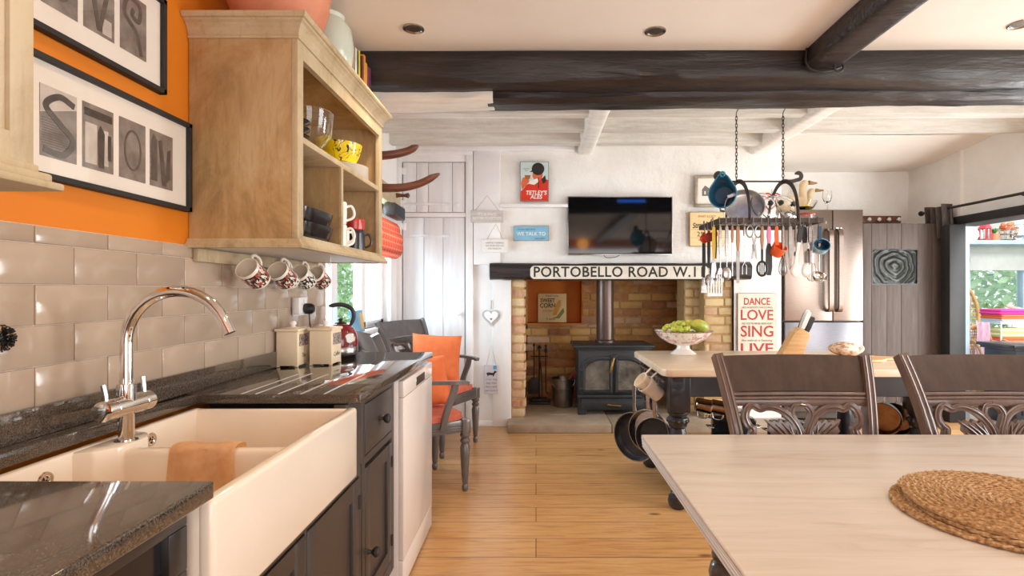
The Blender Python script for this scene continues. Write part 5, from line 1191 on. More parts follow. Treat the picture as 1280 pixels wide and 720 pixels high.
bg_.base(bg_.ramp(wv.outputs['Fac'], [(0.0, hx('#2f302c')), (0.6, hx('#3f413b')), (1.0, hx('#62645b'))])); bg_.bump(wv.outputs['Fac'], 0.35, 0.02)
b = MB(bg_.m); gw, gh = (gx1 - gx0) / 2, (gz1 - gz0) / 2
b.surf(lambda u, v: Vector((-gw + 2 * gw * u, -0.012 * math.exp(-((u - .45) ** 2 + (v - .5) ** 2) * 14), -gh + 2 * gh * v)), 24, 24, thick=0.004); b.build('bullseye_glass', r_, loc=((gx0 + gx1) / 2 - x0, 0.004, (gz0 + gz1) / 2))
b = MB(M['black_oak'])
for a in ((gx0, gx1, gz0, gz0 + .012), (gx0, gx1, gz1 - .012, gz1), (gx0, gx0 + .01, gz0 + .012, gz1 - .012), (gx1 - .01, gx1, gz0 + .012, gz1 - .012)): b.box(a[0] - x0, a[1] - x0, -0.01, 0.018, a[2], a[3])
b.build('glass_bead', r_)
# hat hooks
Yh = 5.66; x0, x1, z1, z0 = PX(1078, Yh), PX(1125, Yh), PZ(270, Yh), PZ(279, Yh)
t = thing('peg_rail', 'dark wooden rail with four white knobs above the open plank door', 'rail', ((x0 + x1) / 2, Yh, z0)); w, h = (x1 - x0) / 2, z1 - z0
b = MB(M['horn']); b.box(-w, w, -0.018, 0.0, 0, h, 0.004); b.build('board', t)
for i in range(4):
    b = MB(M['china']); b.lathe([(0.008, 0), (0.008, 0.02), (0.018, 0.028), (0.02, 0.036), (0.012, 0.045), (0, 0.047)], 16, T(-w * .78 + i * w * .52, -0.018, h * .45) @ RX(PI / 2)); b.build('knob', t)
# curtain rod along the right wall with a bunched grey curtain
t = thing('curtain_rod', 'black iron curtain rod on the white wall above the conservatory doorway', 'rod', (3.9, 4.6, 2.0))
b = MB(M['black_iron']); b.tube([(0.0, 0.80, 0.015), (0.0, -1.4, 0.015)], 0.012, 12); b.build('pole', t)
b = MB(M['black_iron']); b.ball(0.026, T(0, 0.81, 0.015)); b.build('finial', t)
for y in (0.62, -0.30):
    b = MB(M['black_iron']); b.tube([(0.0, y, 0.012), (0.05, y, -0.005), (0.096, y, -0.005)], 0.008, 8); b.box(0.09, 0.099, y - 0.02, y + 0.02, -0.04, 0.03, 0.003); b.build('bracket', t)
t = MB(pm('grey_linen', '#7d7470', '#6d6460', 12, (4, 4, 1), rough=0.9, bump=0.2, bscale=60))
def bunch(u, v):
    y = 5.02 + 0.30 * u; return Vector((3.885 + 0.04 * math.sin(u * 26) + 0.02 * v, y, 2.045 - 0.29 * v + 0.015 * math.sin(u * 9) - 0.03 * u * v))
t.surf(bunch, 60, 10, thick=0.006); tag(t.build('curtain', ang=80), 'short grey linen curtain bunched at the end of the iron rod', 'curtain')
# ================================================================== ISLAND TABLE
IX0, IX1, IY0, IY1, IZ = 0.70, 2.24, 2.93, 3.86, 0.80
M['ebony'] = pm('black_paint', '#1d1b20', '#27242a', 6, rough=0.3, coat=0.2)
def turned_leg(b, top, prof):
    b.lathe([(r, z) for r, z in prof], 28)
t = thing('kitchen_island', 'black painted island table with turned legs and a thick pine top', 'table', ((IX0 + IX1) / 2, (IY0 + IY1) / 2, 0)); L = LB(t)
b = MB(M['island_top'])
c = 0.05
poly = [(IX0 + c, IY0), (IX1 - c, IY0), (IX1 - c * .3, IY0 + c * .3), (IX1, IY0 + c), (IX1, IY1 - c), (IX1 - c, IY1), (IX0 + c, IY1), (IX0 + c * .3, IY1 - c * .3), (IX0, IY1 - c), (IX0, IY0 + c), (IX0 + c * .3, IY0 + c * .3)]
b.prism(poly, 0.042, L @ T(0, 0, IZ - 0.042), bev=0.007)
b.build('tabletop', t)
b = MB(M['ebony'])
for a in ((IX0 + .06, IX1 - .06, IY0 + .075, IY0 + .10), (IX0 + .06, IX1 - .06, IY1 - .10, IY1 - .075), (IX0 + .06, IX0 + .085, IY0 + .1, IY1 - .1), (IX1 - .085, IX1 - .06, IY0 + .1, IY1 - .1)): b.box(*a, IZ - 0.165, IZ - 0.043, 0.003, 1, L)
b.build('apron', t)
b = MB(M['brass']); b.tube([(1.80, IY0 + 0.055, 0.72), (1.86, IY0 + 0.055, 0.72)], 0.006, 8, L); b.tube([(1.80, IY0 + 0.08, 0.72), (1.80, IY0 + 0.055, 0.72)], 0.005, 8, L); b.tube([(1.86, IY0 + 0.08, 0.72), (1.86, IY0 + 0.055, 0.72)], 0.005, 8, L); b.build('drawer_handle', t)
prof = [(0.0, 0.0), (0.035, 0.0), (0.052, 0.02), (0.056, 0.045), (0.05, 0.07), (0.036, 0.08), (0.04, 0.09), (0.034, 0.10), (0.048, 0.16), (0.060, 0.26), (0.058, 0.36), (0.044, 0.44), (0.040, 0.455), (0.050, 0.465), (0.050, 0.475), (0.056, 0.485), (0.060, 0.50), (0.056, 0.515), (0.046, 0.522), (0.058, 0.54), (0.058, 0.548), (0.05, 0.552), (0.0, 0.552)]
for x in (IX0 + .105, IX1 - .065):
    for y in (IY0 + .105, IY1 - .105):
        b = MB(M['ebony']); b.lathe(prof, 32, L @ T(x, y, 0)); b.box(x - .058, x + .058, y - .058, y + .058, 0.55, IZ - 0.043, 0.006, 2, L)
        for k_ in range(14):
            a = k_ * 2 * PI / 14; b.ball(0.009, L @ T(x + .057 * math.cos(a), y + .057 * math.sin(a), 0.50) @ SC(1, 1, 1.2), 8, 6)
        b.build('leg', t)
b = MB(M['ebony']); b.box(IX0 + .10, IX1 - .10, IY0 + .10, IY1 - .10, 0.20, 0.225, 0.004, 1, L); b.build('shelf', t)

# ---- on the island: footed bowl with fruit
p = P(853, 441, 3.68); bx, by = p.x, 3.66
def floral():
    k = NT('floral_china').set(0.15, coat=0.3)
    n1 = k.noise(k.coords(), 16, 4, 0.6, 1.0); n2 = k.noise(k.coords(), 30, 4, 0.6, 1.5)
    c_ = k.ramp(n1, [(0.50, hx('#f4efe8')), (0.58, hx('#e7b5b3')), (0.66, hx('#c98389')), (0.72, hx('#f4efe8'))])
    k.base(k.mix(k.ramp(n2, [(0.58, (0, 0, 0, 1)), (0.63, (1, 1, 1, 1)), (0.68, (0, 0, 0, 1))]), c_, hx('#6d7a5c'))); return k.m
t = thing('footed_bowl', 'white footed bowl with pink floral decoration on the island', 'bowl', (bx, by, IZ + 0.001))
b = MB(M['china']); b.lathe([(0, 0), (0.085, 0), (0.088, 0.006), (0.07, 0.018), (0.045, 0.035), (0.04, 0.055), (0.05, 0.062)], 40, cap=False); b.build('foot', t)
b = MB(floral()); b.lathe([(0.05, 0.062), (0.10, 0.075), (0.155, 0.11), (0.188, 0.15), (0.197, 0.156), (0.192, 0.158), (0.182, 0.152), (0.15, 0.116), (0.09, 0.082), (0, 0.075)], 48, cap=False); b.m(M['charcoal_paint']); b.lathe([(0.196, 0.1555), (0.1985, 0.157), (0.196, 0.1592), (0.193, 0.1585)], 48, cap=False); b.build('dish', t)
g1, g2 = pm('grape_green', '#c3cb52', '#a4b53a', 20, rough=0.3), pm('grape_yellow', '#d8d264', '#bfc244', 20, rough=0.3)
b = MB(g1, g2)
for i in range(70):
    a = R.uniform(0, 2 * PI); rr_ = 0.125 * math.sqrt(R.random()); zz = 0.165 + 0.055 * (1 - (rr_ / 0.135) ** 2) + R.uniform(-0.01, 0.006)
    b.m(R.choice([g1, g2])); b.ball(0.0165 * R.uniform(.85, 1.15), T(rr_ * math.cos(a), rr_ * math.sin(a) * 0.8, zz), 12, 8)
for i in range(30):
    a = R.uniform(0, 2 * PI); rr_ = 0.10 * math.sqrt(R.random()); b.ball(0.017, T(rr_ * math.cos(a), rr_ * math.sin(a), 0.14), 8, 6)
o = tag(b.build('grapes', None, (bx, by, IZ + 0.001)), 'green grapes heaped in the floral footed bowl', 'fruit', kind='stuff')
b = MB(pm('mango_skin', '#d6c445', '#8fa33a', 7, rough=0.35)); b.ball(0.05, SC(1.35, 0.9, 0.85)); tag(b.build('mango', None, (bx + 0.095, by - 0.055, IZ + 0.196), (0, 0.3, 0.4)), 'yellow green mango at the edge of the bowl of grapes', 'fruit')
# knife block
p = P(985, 447, 3.35); t = thing('knife_block', 'pale wooden knife block leaning back on the island', 'knife block', (p.x, 3.34, IZ + 0.001), -0.12)
b = MB(M['pine'])
b.prism([(-0.075, 0.0), (0.055, 0.0), (0.115, 0.165), (0.055, 0.205), (0.02, 0.175)], 0.10, T(0, 0.05, 0) @ RX(PI / 2), bev=0.003); b.build('block', t)
M['knife_handle'] = pm('white_knife_handle', '#eceae8', '#dedcda', 10, rough=0.3)
for i, (mt, u, yy, ln) in enumerate((('knife_handle', 0.25, -0.03, 0.115), ('knife_handle', 0.25, 0.0, 0.125), ('steel', 0.3, 0.028, 0.11), ('black_plastic', 0.72, -0.025, 0.10), ('black_plastic', 0.72, 0.012, 0.09))):
    d = Vector((0.36, 0, 0.93)).normalized(); o_ = Vector((0.055 + (0.115 - 0.055) * u, yy, 0.205 - 0.04 * u))
    t2 = thing('kitchen_knife', ['white handled knife at the front of the knife block', 'white handled knife in the middle of the top row of the knife block', 'steel handled knife at the rear of the knife block', 'black handled knife low at the front of the knife block', 'short black handled knife low in the knife block'][i], 'knife', t.matrix_basis @ o_, -0.12, 'knives in the wooden block')
    b = MB(M[mt]); b.tube([d * 0.004, d * 0.03, d * ln * 0.9, d * ln], 0.01, flat=[(0.007, 0.010), (0.008, 0.012), (0.009, 0.013), (0.007, 0.009)], up=(1, 0, 0)); b.build('handle', t2)
    b = MB(M['steel']); b.tube([d * -0.1, d * 0.004], 0.01, flat=(0.001, 0.010), up=(1, 0, 0)); b.build('blade', t2)
# bread on a board
p = P(1052, 447, 3.45); t = thing('bread_board', 'round edged wooden bread board with handle on the island', 'board', (p.x + 0.03, 3.36, IZ + 0.001), -0.1)
b = MB(M['pine']); b.prism(arc(0, 0, 0.17, 0.35, 2 * PI - 0.35, 40) + [(0.24, -0.035), (0.262, -0.02), (0.262, 0.02), (0.24, 0.035)], 0.018, bev=0.005); b.build('board', t)
k = NT('floured_crust').set(0.85); n1 = k.noise(k.coords((1, 1, 1.5)), 19, 6, 0.65); k.base(k.ramp(n1, [(0.36, hx('#8f5e3c')), (0.46, hx('#c39a78')), (0.54, hx('#ecdfd3'))])); k.bump(k.noise(k.coords(), 30, 5), 0.5, 0.01)
b = MB(k.m)
def loaf(u, v):
    a = u * 2 * PI; ph = v * PI
    r_ = 1 + 0.05 * math.sin(3 * a + 1) + 0.03 * math.sin(5 * a)
    z = math.cos(ph); rr_ = math.sin(ph) * r_
    z = (z * 0.5 + 0.5); zz = 0.088 * (z ** 0.8)
    cut = -0.010 * math.exp(-((rr_ * math.sin(a) - 0.25) / 0.09) ** 2) * (z > 0.55) + 0.006 * math.exp(-((rr_ * math.sin(a) - 0.05) / 0.12) ** 2) * (z > 0.55)
    return Vector((0.105 * rr_ * math.cos(a), 0.085 * rr_ * math.sin(a), zz + cut))
b.surf(loaf, 40, 24); o = b.build('bread_loaf', None, (p.x - 0.02, 3.36, IZ + 0.0195), ang=80); tag(o, 'floury round loaf of bread on the wooden board', 'bread')

# ---- hung from the left end of the island
t = thing('utensil_rail', 'dark rail with hooks along the end of the island facing the stove', 'rail', (IX0 + 0.04, (IY0 + IY1) / 2, 0.735)); L = LB(t)
b = MB(M['dull_steel']); b.tube([(IX0 + 0.025, IY0 + 0.12, 0.715), (IX0 + 0.025, IY1 - 0.14, 0.715)], 0.007, 10, L)
for y in (IY0 + .16, IY1 - .2): b.tube([(IX0 + 0.025, y, 0.715), (IX0 + 0.06, y, 0.715)], 0.006, 8, L)
b.build('bar', t)
for y in (3.10, 3.16, 3.27, 3.38, 3.50):
    b = MB(M['dull_steel']); b.tube([(IX0 + 0.025, y, 0.724), (IX0 + 0.012, y, 0.718), (IX0 + 0.010, y, 0.69), (IX0 + 0.0, y, 0.682), (IX0 - 0.010, y, 0.69)], 0.003, 8, L); b.build('hook', t)
def cup(label, px_, py_, Y, r, h, mat, d):
    p = P(px_, py_, Y); t = thing('measuring_cup', label, 'cup', p, 0, 'cups on the island rail')
    b = MB(mat); z = Vector(d).normalized(); q = z.to_track_quat('Z', 'Y').to_matrix().to_4x4()
    b.lathe([(0, 0), (r * .8, 0), (r * .82, 0.004), (r * .97, h * .8), (r, h * .82), (r * 1.03, h * .84), (r * 1.03, h), (r * .97, h), (r * .92, h * .8), (r * .76, 0.006), (0, 0.005)], 32, q); b.build('body', t)
    b = MB(mat); b.tube([q @ Vector((0, r, h * .9)), q @ Vector((0, r + 0.03, h * .85)), q @ Vector((0, r + 0.05, h * .8))], 0.006, 8); b.build('handle', t)
cup('outer white cup hanging tilted from the island rail', 824, 494, 3.14, 0.052, 0.115, M['china'], (-0.75, -0.15, 0.62))
cup('white cup nested in another on the island rail', 813, 485, 3.13, 0.047, 0.085, pm('cream_china', '#eee3d0', '#e6dac6', 5, rough=0.2), (-0.75, -0.15, 0.62))
def hung_pan(label, px_, py_, Y, r, dep, mat, inner, ang, hl, kind='frying_pan', dx=0.0):
    c_ = P(px_, py_, Y); t = thing(kind, label, 'pan', c_, 0, 'pans hanging from the end of the island')
    q = RZ(ang) @ RX(PI / 2)                # opening faces toward the camera side, rotated
    b = MB(mat); b.lathe([(0, -dep), (r * .86, -dep), (r * .92, -dep + 0.006), (r * .99, -0.002), (r * 1.02, 0), (r * .98, 0.001)], 40, q, cap=False); b.m(inner); b.lathe([(r * .98, 0.001), (r * .9, -dep + 0.01), (r * .86, -dep + 0.004), (0, -dep + 0.004)], 40, q, cap=False); b.build('pan', t)
    b = MB(M['steel']); b.tube([q @ Vector((dx, r * .98, -0.008)), q @ Vector((dx, r + hl * .3, 0.004)), q @ Vector((dx, r + hl, 0.004))], 0.01, flat=[(0.012, 0.004), (0.009, 0.004), (0.013, 0.003)], up=q.to_3x3() @ Vector((0, 0, 1))); b.build('handle', t)
M['nonstick'] = pm('non_stick_coating', '#2c2e33', '#3a3c41', 10, rough=0.3, metal=0.3)
hung_pan('large dark frying pan hanging lowest from the island rail', 793, 546, 3.42, 0.155, 0.045, M['steel'], M['nonstick'], -0.75, 0.17)
hung_pan('steel pan hanging in front of the large dark frying pan', 810, 539, 3.24, 0.130, 0.05, M['steel'], M['steel'], -0.65, 0.17)
hung_pan('small black pan half hidden behind the dining table corner', 818, 547, 3.17, 0.118, 0.04, M['steel'], M['nonstick'], -0.55, 0.15)
# ---- copper mugs hanging under the island's near edge
for i, (px_, py_) in enumerate(((880, 507), (899, 509))):
    p = P(px_, py_, 3.235); t = thing('copper_mug', ['copper mug hanging under the island, the one beside the turned leg', 'copper mug hanging under the island beside the chair back'][i], 'mug', p, 0, 'copper mugs under the island')
    q = RY(1.75) @ RX(0.2); b = MB(M['copper']); b.lathe([(0, -0.05), (0.034, -0.05), (0.04, -0.044), (0.042, 0.04), (0.04, 0.042), (0.038, 0.04), (0.036, -0.04), (0, -0.044)], 28, q); b.m(M['steel']); b.lathe([(0.0425, 0.034), (0.0435, 0.038), (0.0425, 0.043), (0.04, 0.044)], 28, q, cap=False); b.build('body', t)
    b = MB(M['steel']); b.tube([q @ Vector(v) for v in spline([(0.04, 0, 0.03), (0.07, 0, 0.025), (0.072, 0, -0.02), (0.04, 0, -0.035)], 5)], 0.005, 8); b.build('handle', t)
SZ_ = 0.2255
t = thing('pan_rail', 'thin steel rail under the near edge of the island holding copper pans', 'rail', (1.5, 3.20, 0.63)); L = LB(t)
b = MB(M['dull_steel']); b.tube([(0.86, 3.20, 0.625), (2.24, 3.20, 0.625)], 0.006, 8, L); b.build('bar', t)
for x in (0.95, 1.5, 2.05):
    b = MB(M['dull_steel']); b.tube([(x, 3.20, 0.625), (x, 3.20, 0.757)], 0.005, 8, L); b.build('bracket', t)
for i, px_ in enumerate((1103, 1119, 1136)):
    Y_ = 3.215 + 0.012 * i; p = P(px_, 524, Y_); t = thing('copper_pan', ['copper pan hanging under the island, the one hidden most by the chair post', 'copper pan hanging under the island, between two others', 'copper pan hanging under the island, the one beside the turned leg'][i], 'pan', p, 0, 'copper pans hanging under the island')
    q = RZ(-0.75) @ RX(PI / 2 + 0.1); r = 0.098
    b = MB(M['dull_steel']); b.lathe([(0, -0.055), (r * .9, -0.055), (r * .96, -0.046), (r, 0), (r * 1.02, 0.002)], 40, q, cap=False); b.m(M['copper']); b.lathe([(r * 1.02, 0.002), (r * .97, 0.0), (r * .92, -0.044), (r * .86, -0.05), (0, -0.05)], 40, q, cap=False); b.build('pan', t)
    b = MB(M['dull_steel']); b.tube([(0, 0, r), (0, -0.012, r + 0.01), (0, -0.012, 0.625 - p.z + 0.006), (0, 0.0, 0.625 - p.z + 0.010)], 0.003, 8); b.build('handle', t)
def pot(label, x, y, r, h, mat):
    t = thing('stock_pot', label, 'pot', (x, y, SZ_), 0, 'pots on the island shelf')
    b = MB(mat); b.lathe([(0, 0), (r * .94, 0), (r, 0.01), (r, h), (r * 1.02, h + 0.004), (r * .98, h + 0.004), (r * .97, 0.012), (0, 0.01)], 36); b.build('body', t)
    b = MB(mat); b.lathe([(r * 1.0, h + 0.005), (r * .9, h + 0.018), (r * .3, h + 0.03), (0, h + 0.031)], 36); b.lathe([(0.008, h + 0.03), (0.008, h + 0.045), (0.018, h + 0.05), (0.015, h + 0.06), (0, h + 0.062)], 16); b.build('lid', t)
    for s in (-1, 1):
        b = MB(M['steel']); b.tube([(s * r, -0.03, h * .8), (s * (r + 0.03), -0.025, h * .82), (s * (r + 0.03), 0.025, h * .82), (s * r, 0.03, h * .8)], 0.005, 8); b.build('handle', t)
pot('black lidded pot on the island shelf seen through the nearer chair back', 1.22, 3.3, 0.13, 0.21, M['black_gloss'])
pot('dark lidded pot on the island shelf beside the copper pans', 1.58, 3.35, 0.12, 0.17, M['black_gloss'])
pot('steel lidded pot at the far side of the island shelf', 1.30, 3.62, 0.11, 0.19, M['steel'])
# ================================================================== HANGING UTENSIL RACK
RXA, RXB, RYA, RYB, RZ_ = 1.10, 1.72, 3.20, 3.60, 1.655
TOPZ, TX0, TX1, TY = 1.925, 1.27, 1.57, 3.40
M['rack_iron'] = pm('rack_iron', '#3b2f2a', '#4a3c35', 15, rough=0.5, metal=0.4)
t = thing('utensil_rack', 'dark iron hanging rack with two arches above the island', 'rack', (1.42, 3.4, RZ_)); L = LB(t)
b = MB(M['rack_iron'])
b.tube([(RXA, RYA, RZ_), (RXB, RYA, RZ_), (RXB, RYB, RZ_), (RXA, RYB, RZ_)], 0.01, flat=(0.003, 0.014), up=(0, 0, 1), closed=True, M=L)
b.box(RXA, RXB, RYA - 0.003, RYA + 0.003, RZ_ - 0.014, RZ_ + 0.014, 0.001, 1, L); b.box(RXA, RXB, RYB - 0.003, RYB + 0.003, RZ_ - 0.014, RZ_ + 0.014, 0.001, 1, L)
b.box(RXA - 0.003, RXA + 0.003, RYA, RYB, RZ_ - 0.013, RZ_ + 0.013, 0.001, 1, L); b.box(RXB - 0.003, RXB + 0.003, RYA, RYB, RZ_ - 0.013, RZ_ + 0.013, 0.001, 1, L)
b.build('frame', t)
b = MB(M['rack_iron'])
for i in range(7):
    y = RYA + (i + 1) * (RYB - RYA) / 8; b.tube([(RXA, y, RZ_ - 0.008), (RXB, y, RZ_ - 0.008)], 0.003, 6, L)
for x in (1.31, 1.52): b.tube([(x, RYA, RZ_ - 0.008), (x, RYB, RZ_ - 0.008)], 0.003, 6, L)
b.build('grid', t)
for x in (TX0 + 0.01, TX1):
    b = MB(M['rack_iron']); b.tube([(x, TY - 0.2 * math.cos(a * PI / 20), RZ_ + (TOPZ - RZ_) * math.sin(a * PI / 20) ** 0.8) for a in range(21)], 0.01, flat=(0.014, 0.003), up=(1, 0, 0), M=L); b.build('arch', t)
b = MB(M['rack_iron']); b.box(TX0 - 0.03, TX1 + 0.02, TY - 0.014, TY + 0.014, TOPZ, TOPZ + 0.006, 0.001, 1, L)
def scroll(s, x):
    pts = [(x, TY, TOPZ + 0.003), (x + s * 0.04, TY, TOPZ + 0.004), (x + s * 0.075, TY, TOPZ + 0.014)] + [(x + s * (0.075 + 0.028 * (1 - k * .06) * math.sin(a)), TY, TOPZ + 0.042 - 0.028 * (1 - k * .06) * math.cos(a)) for k, a in enumerate([0.35 * q for q in range(1, 13)])]
    b.tube(spline(pts, 3), 0.01, flat=(0.012, 0.003), up=(0, 1, 0), M=L)
scroll(1, TX1 + 0.02); scroll(-1, TX0 - 0.03); b.build('top_bar', t)
for x in (1.275, 1.572):
    b = MB(M['rack_iron'])
    ztop = 2.505; zb = TOPZ + 0.006
    b.box(x - 0.03, x + 0.03, TY - 0.02, TY + 0.02, ztop - 0.004, ztop + 0.001, 0.001, 1, L); b.tube([(x, TY, ztop), (x, TY, ztop - 0.05)] + [(x + 0.016 * math.sin(a), TY, ztop - 0.066 + 0.016 * math.cos(a)) for a in [0.4 * q for q in range(0, 12)]], 0.003, 8, L)
    b.tube(spline([(x - 0.022, TY, ztop - 0.10), (x - 0.012, TY, ztop - 0.078), (x + 0.01, TY, ztop - 0.08), (x + 0.016, TY, ztop - 0.105), (x, TY, ztop - 0.14), (x, TY, ztop - 0.17)], 5), 0.003, 8, L)
    z = ztop - 0.165; n_ = int((z - zb) / 0.0225); pitch = (z - zb) / n_
    for i in range(n_):
        zc = z - (i + 0.5) * pitch; ls = pitch * 0.68; tw = (i % 2) * PI / 2
        pts = [(x + math.cos(tw) * 0.0065 * math.cos(a) if True else 0, TY + math.sin(tw) * 0.0065 * math.cos(a), zc + ls * math.sin(a)) for a in [k * PI / 8 for k in range(16)]]
        b.tube(pts, 0.0021, 6, L, closed=True)
    b.build('chain', t)
# ---- on top of the rack
def up_dish(b, prof, c, tilt, yaw): b.lathe(prof, 40, T(*c) @ RZ(yaw) @ RX(tilt), cap=False)
p = P(931, 272, 3.33); t = thing('sieve_pan', 'round steel pan standing on edge on the hanging rack', 'pan', (p.x, 3.33, RZ_ + 0.105)); b = MB(pm('satin_steel', '#dcd9d6', '#c8c5c2', 20, rough=0.42, metal=1)); r = 0.115
up_dish(b, [(0, -0.05), (r * .85, -0.05), (r * .95, -0.04), (r * 1.0, -0.01), (r * 1.05, 0), (r * 1.0, 0.002), (r * .92, -0.036), (r * .83, -0.044), (0, -0.044)], (0, 0, 0), PI / 2 - 0.35, -0.3); b.build('bowl', t)
b = MB(M['steel']); b.tube([(-0.10, 0.03, -0.03), (-0.13, 0.06, -0.02), (-0.12, 0.10, 0.0)], 0.006, 8); b.build('handle', t)
for i, (px_, Y, r, tl, yw_) in enumerate(((956, 3.38, 0.10, 1.2, 0.3), (974, 3.42, 0.11, 1.0, -0.2), (983, 3.36, 0.09, 1.15, 0.5))):
    p = P(px_, 270, Y); t = thing('glass_dome', ['glass pan lid on the rack between the steel pan and the next lid', 'largest glass pan lid leaning on the hanging rack', 'glass pan lid at the arch of the hanging rack'][i], 'lid', (p.x, Y, RZ_ + 0.012 + r * math.sin(tl)), 0, 'glass lids on the hanging rack')
    b = MB(M['glass']); up_dish(b, [(r, 0), (r * .9, 0.016), (r * .5, 0.032), (0, 0.038), (0, 0.034), (r * .5, 0.028), (r * .9, 0.012), (r * .985, -0.002), (r, 0)], (0, 0, 0), tl, yw_); b.build('dome', t)
    b = MB(M['steel']); up_dish(b, [(r * .99, -0.003), (r * 1.03, -0.002), (r * 1.03, 0.003), (r * .99, 0.003), (r * .99, -0.003)], (0, 0, 0), tl, yw_); b.build('rim', t)
    b = MB(M['black_plastic']); up_dish(b, [(0, 0.036), (0.008, 0.036), (0.008, 0.048), (0.018, 0.054), (0.016, 0.062), (0, 0.064)], (0, 0, 0), tl, yw_); b.build('knob', t)
p = P(1007, 272, 3.45); t = thing('storage_jar', 'glass jar with a red rim on the end of the hanging rack', 'jar', (p.x, 3.45, RZ_ + 0.004)); b = MB(M['glass']); b.lathe([(0, 0), (0.05, 0), (0.055, 0.006), (0.055, 0.06), (0.05, 0.062), (0.05, 0.008), (0, 0.006)], 32); b.build('body', t); b = MB(pm('red_rubber', '#b5473a', '#a63e33', 8, rough=0.5)); b.lathe([(0.056, 0.06), (0.058, 0.064), (0.056, 0.07), (0.05, 0.07)], 32); b.build('lid', t)
# ---- teal mixing jug hung by its handle from the top bar scroll
p = P(903, 242, 3.36); t = thing('mixing_jug', 'teal mixing bowl with pouring lip hanging from the rack scroll', 'bowl', (p.x, 3.36, p.z))
M['teal'] = pm('teal_melamine', '#3f8fa8', '#357f98', 4, rough=0.25); M['teal_in'] = pm('teal_melamine_inside', '#2c5f7d', '#264f6b', 4, rough=0.3)
def jug(rad, dep):
    def f(u, v):
        a = u * 2 * PI
        s = 1 + 0.42 * math.exp(-((a - PI / 2) / 0.42) ** 2) - 0.03 * math.cos(2 * a)
        r_ = rad * (0.55 + 0.45 * v ** 0.6) if v > 0 else 0.0001
        if v < 0.12: r_ = rad * 0.62 * v / 0.12 if v > 0 else 0.0001
        z = -dep * (1 - max(0, (v - 0.12) / 0.88) ** 1.3)
        sv = 1 + (s - 1) * max(0, (v - 0.3) / 0.7)
        return Vector((r_ * sv * math.cos(a), z * 0 + r_ * sv * math.sin(a), z))
    return f
q = RZ(-0.45) @ RX(PI / 2) @ RZ(0.0)
b = MB(M['teal']); b.surf(jug(0.086, 0.085), 48, 16, q); b.m(M['teal_in']); b.surf(jug(0.082, 0.080), 48, 16, q); b.m(M['teal'])
f_ = jug(0.086, 0.085); b.tube([q @ f_(i / 48, 1) for i in range(48)], 0.004, 8, closed=True); b.build('bowl', t)
b = MB(M['teal']); b.tube([q @ Vector((0.014 * math.cos(a * PI / 8), 0.122 + 0.014 * math.sin(a * PI / 8), 0.0)) for a in range(16)], 0.006, 8, closed=True); b.build('hanging_loop', t)
b = MB(M['white_gloss']); b.box(-0.025, 0.025, -0.010, 0.010, -0.004, 0.004, 0.004, 2, q @ T(0.052, -0.012, -0.028) @ RZ(0.25)); b.build('grip', t)

# ---- utensils
UZ = RZ_ - 0.014
def shook(x, y, z=None):
    zt = RZ_ + 0.014
    b = MB(M['dull_steel']); b.tube([(0.0, 0.011, zt - UZ - 0.008), (0.0, 0.006, zt - UZ + 0.004), (0.0, -0.004, zt - UZ + 0.004), (0.0, -0.007, zt - UZ - 0.006), (0, -0.008, -0.01), (0.0, -0.012, -0.025), (0.0, -0.022, -0.024), (0.0, -0.025, -0.014)], 0.0022, 6)
    o = b.build('s_hook'); o.location = (x, y, UZ); return o
USED = []
def ut(name, label, cat, px_, Y, drop=0.022):
    x = PX(px_, Y)
    t = thing(name, label, cat, (x, Y - 0.018, UZ - drop), 0, 'utensils hanging from the rack'); USED.append((x, Y)); return t
def rod(b, pts, r, **k): b.tube(pts, r, 8, **k)
def flatbar(b, z0, z1, w0, w1=None, th=0.0025, y=0.0):
    w1 = w0 if w1 is None else w1
    b.tube([(0, y, z0), (0, y, (z0 + z1) / 2), (0, y, z1)], 0.01, flat=[(w0, th), ((w0 + w1) / 2, th), (w1, th)], up=(0, 1, 0))
def loop(b, r=0.006, th=0.002): b.tube([(r * math.cos(a * PI / 6), 0, -r + r * math.sin(a * PI / 6)) for a in range(12)], th, 6, closed=True)
YF_ = RYA - 0.004
UT = {}
M['wood_handle'] = pm('utensil_wood', '#b98a68', '#a0724f', 9, (6, 6, 1), rough=0.5)
M['pink'] = pm('pink_plastic', '#e58aa8', '#dd7c9b', 8, rough=0.4); M['orange_pl'] = pm('orange_plastic', '#f0642a', '#e85a20', 8, rough=0.3); M['yellow_pl'] = pm('yellow_plastic', '#e8c63a', '#dfbb2c', 8, rough=0.4); M['navy_pl'] = pm('navy_plastic', '#2c4f72', '#24425f', 8, rough=0.3)
def handle_tool(name, label, cat, px_, Y, hl, hm, shaft, hr=0.008, drop=0.022):
    t = ut(name, label, cat, px_, Y, drop); b = MB(M[hm]); b.tube([(0, 0, -0.004), (0, 0, -0.02), (0, 0, -hl * .6), (0, 0, -hl)], 0.01, flat=[(hr * .8, .004), (hr, .005), (hr * 1.15, .006), (hr * .7, .004)], up=(0, 1, 0)); b.build('handle', t)
    if shaft:
        b = MB(M['steel']); rod(b, [(0, 0, -hl + 0.004), (0, 0, -hl - shaft)], 0.003); b.build('shaft', t)
    return t, -hl - shaft
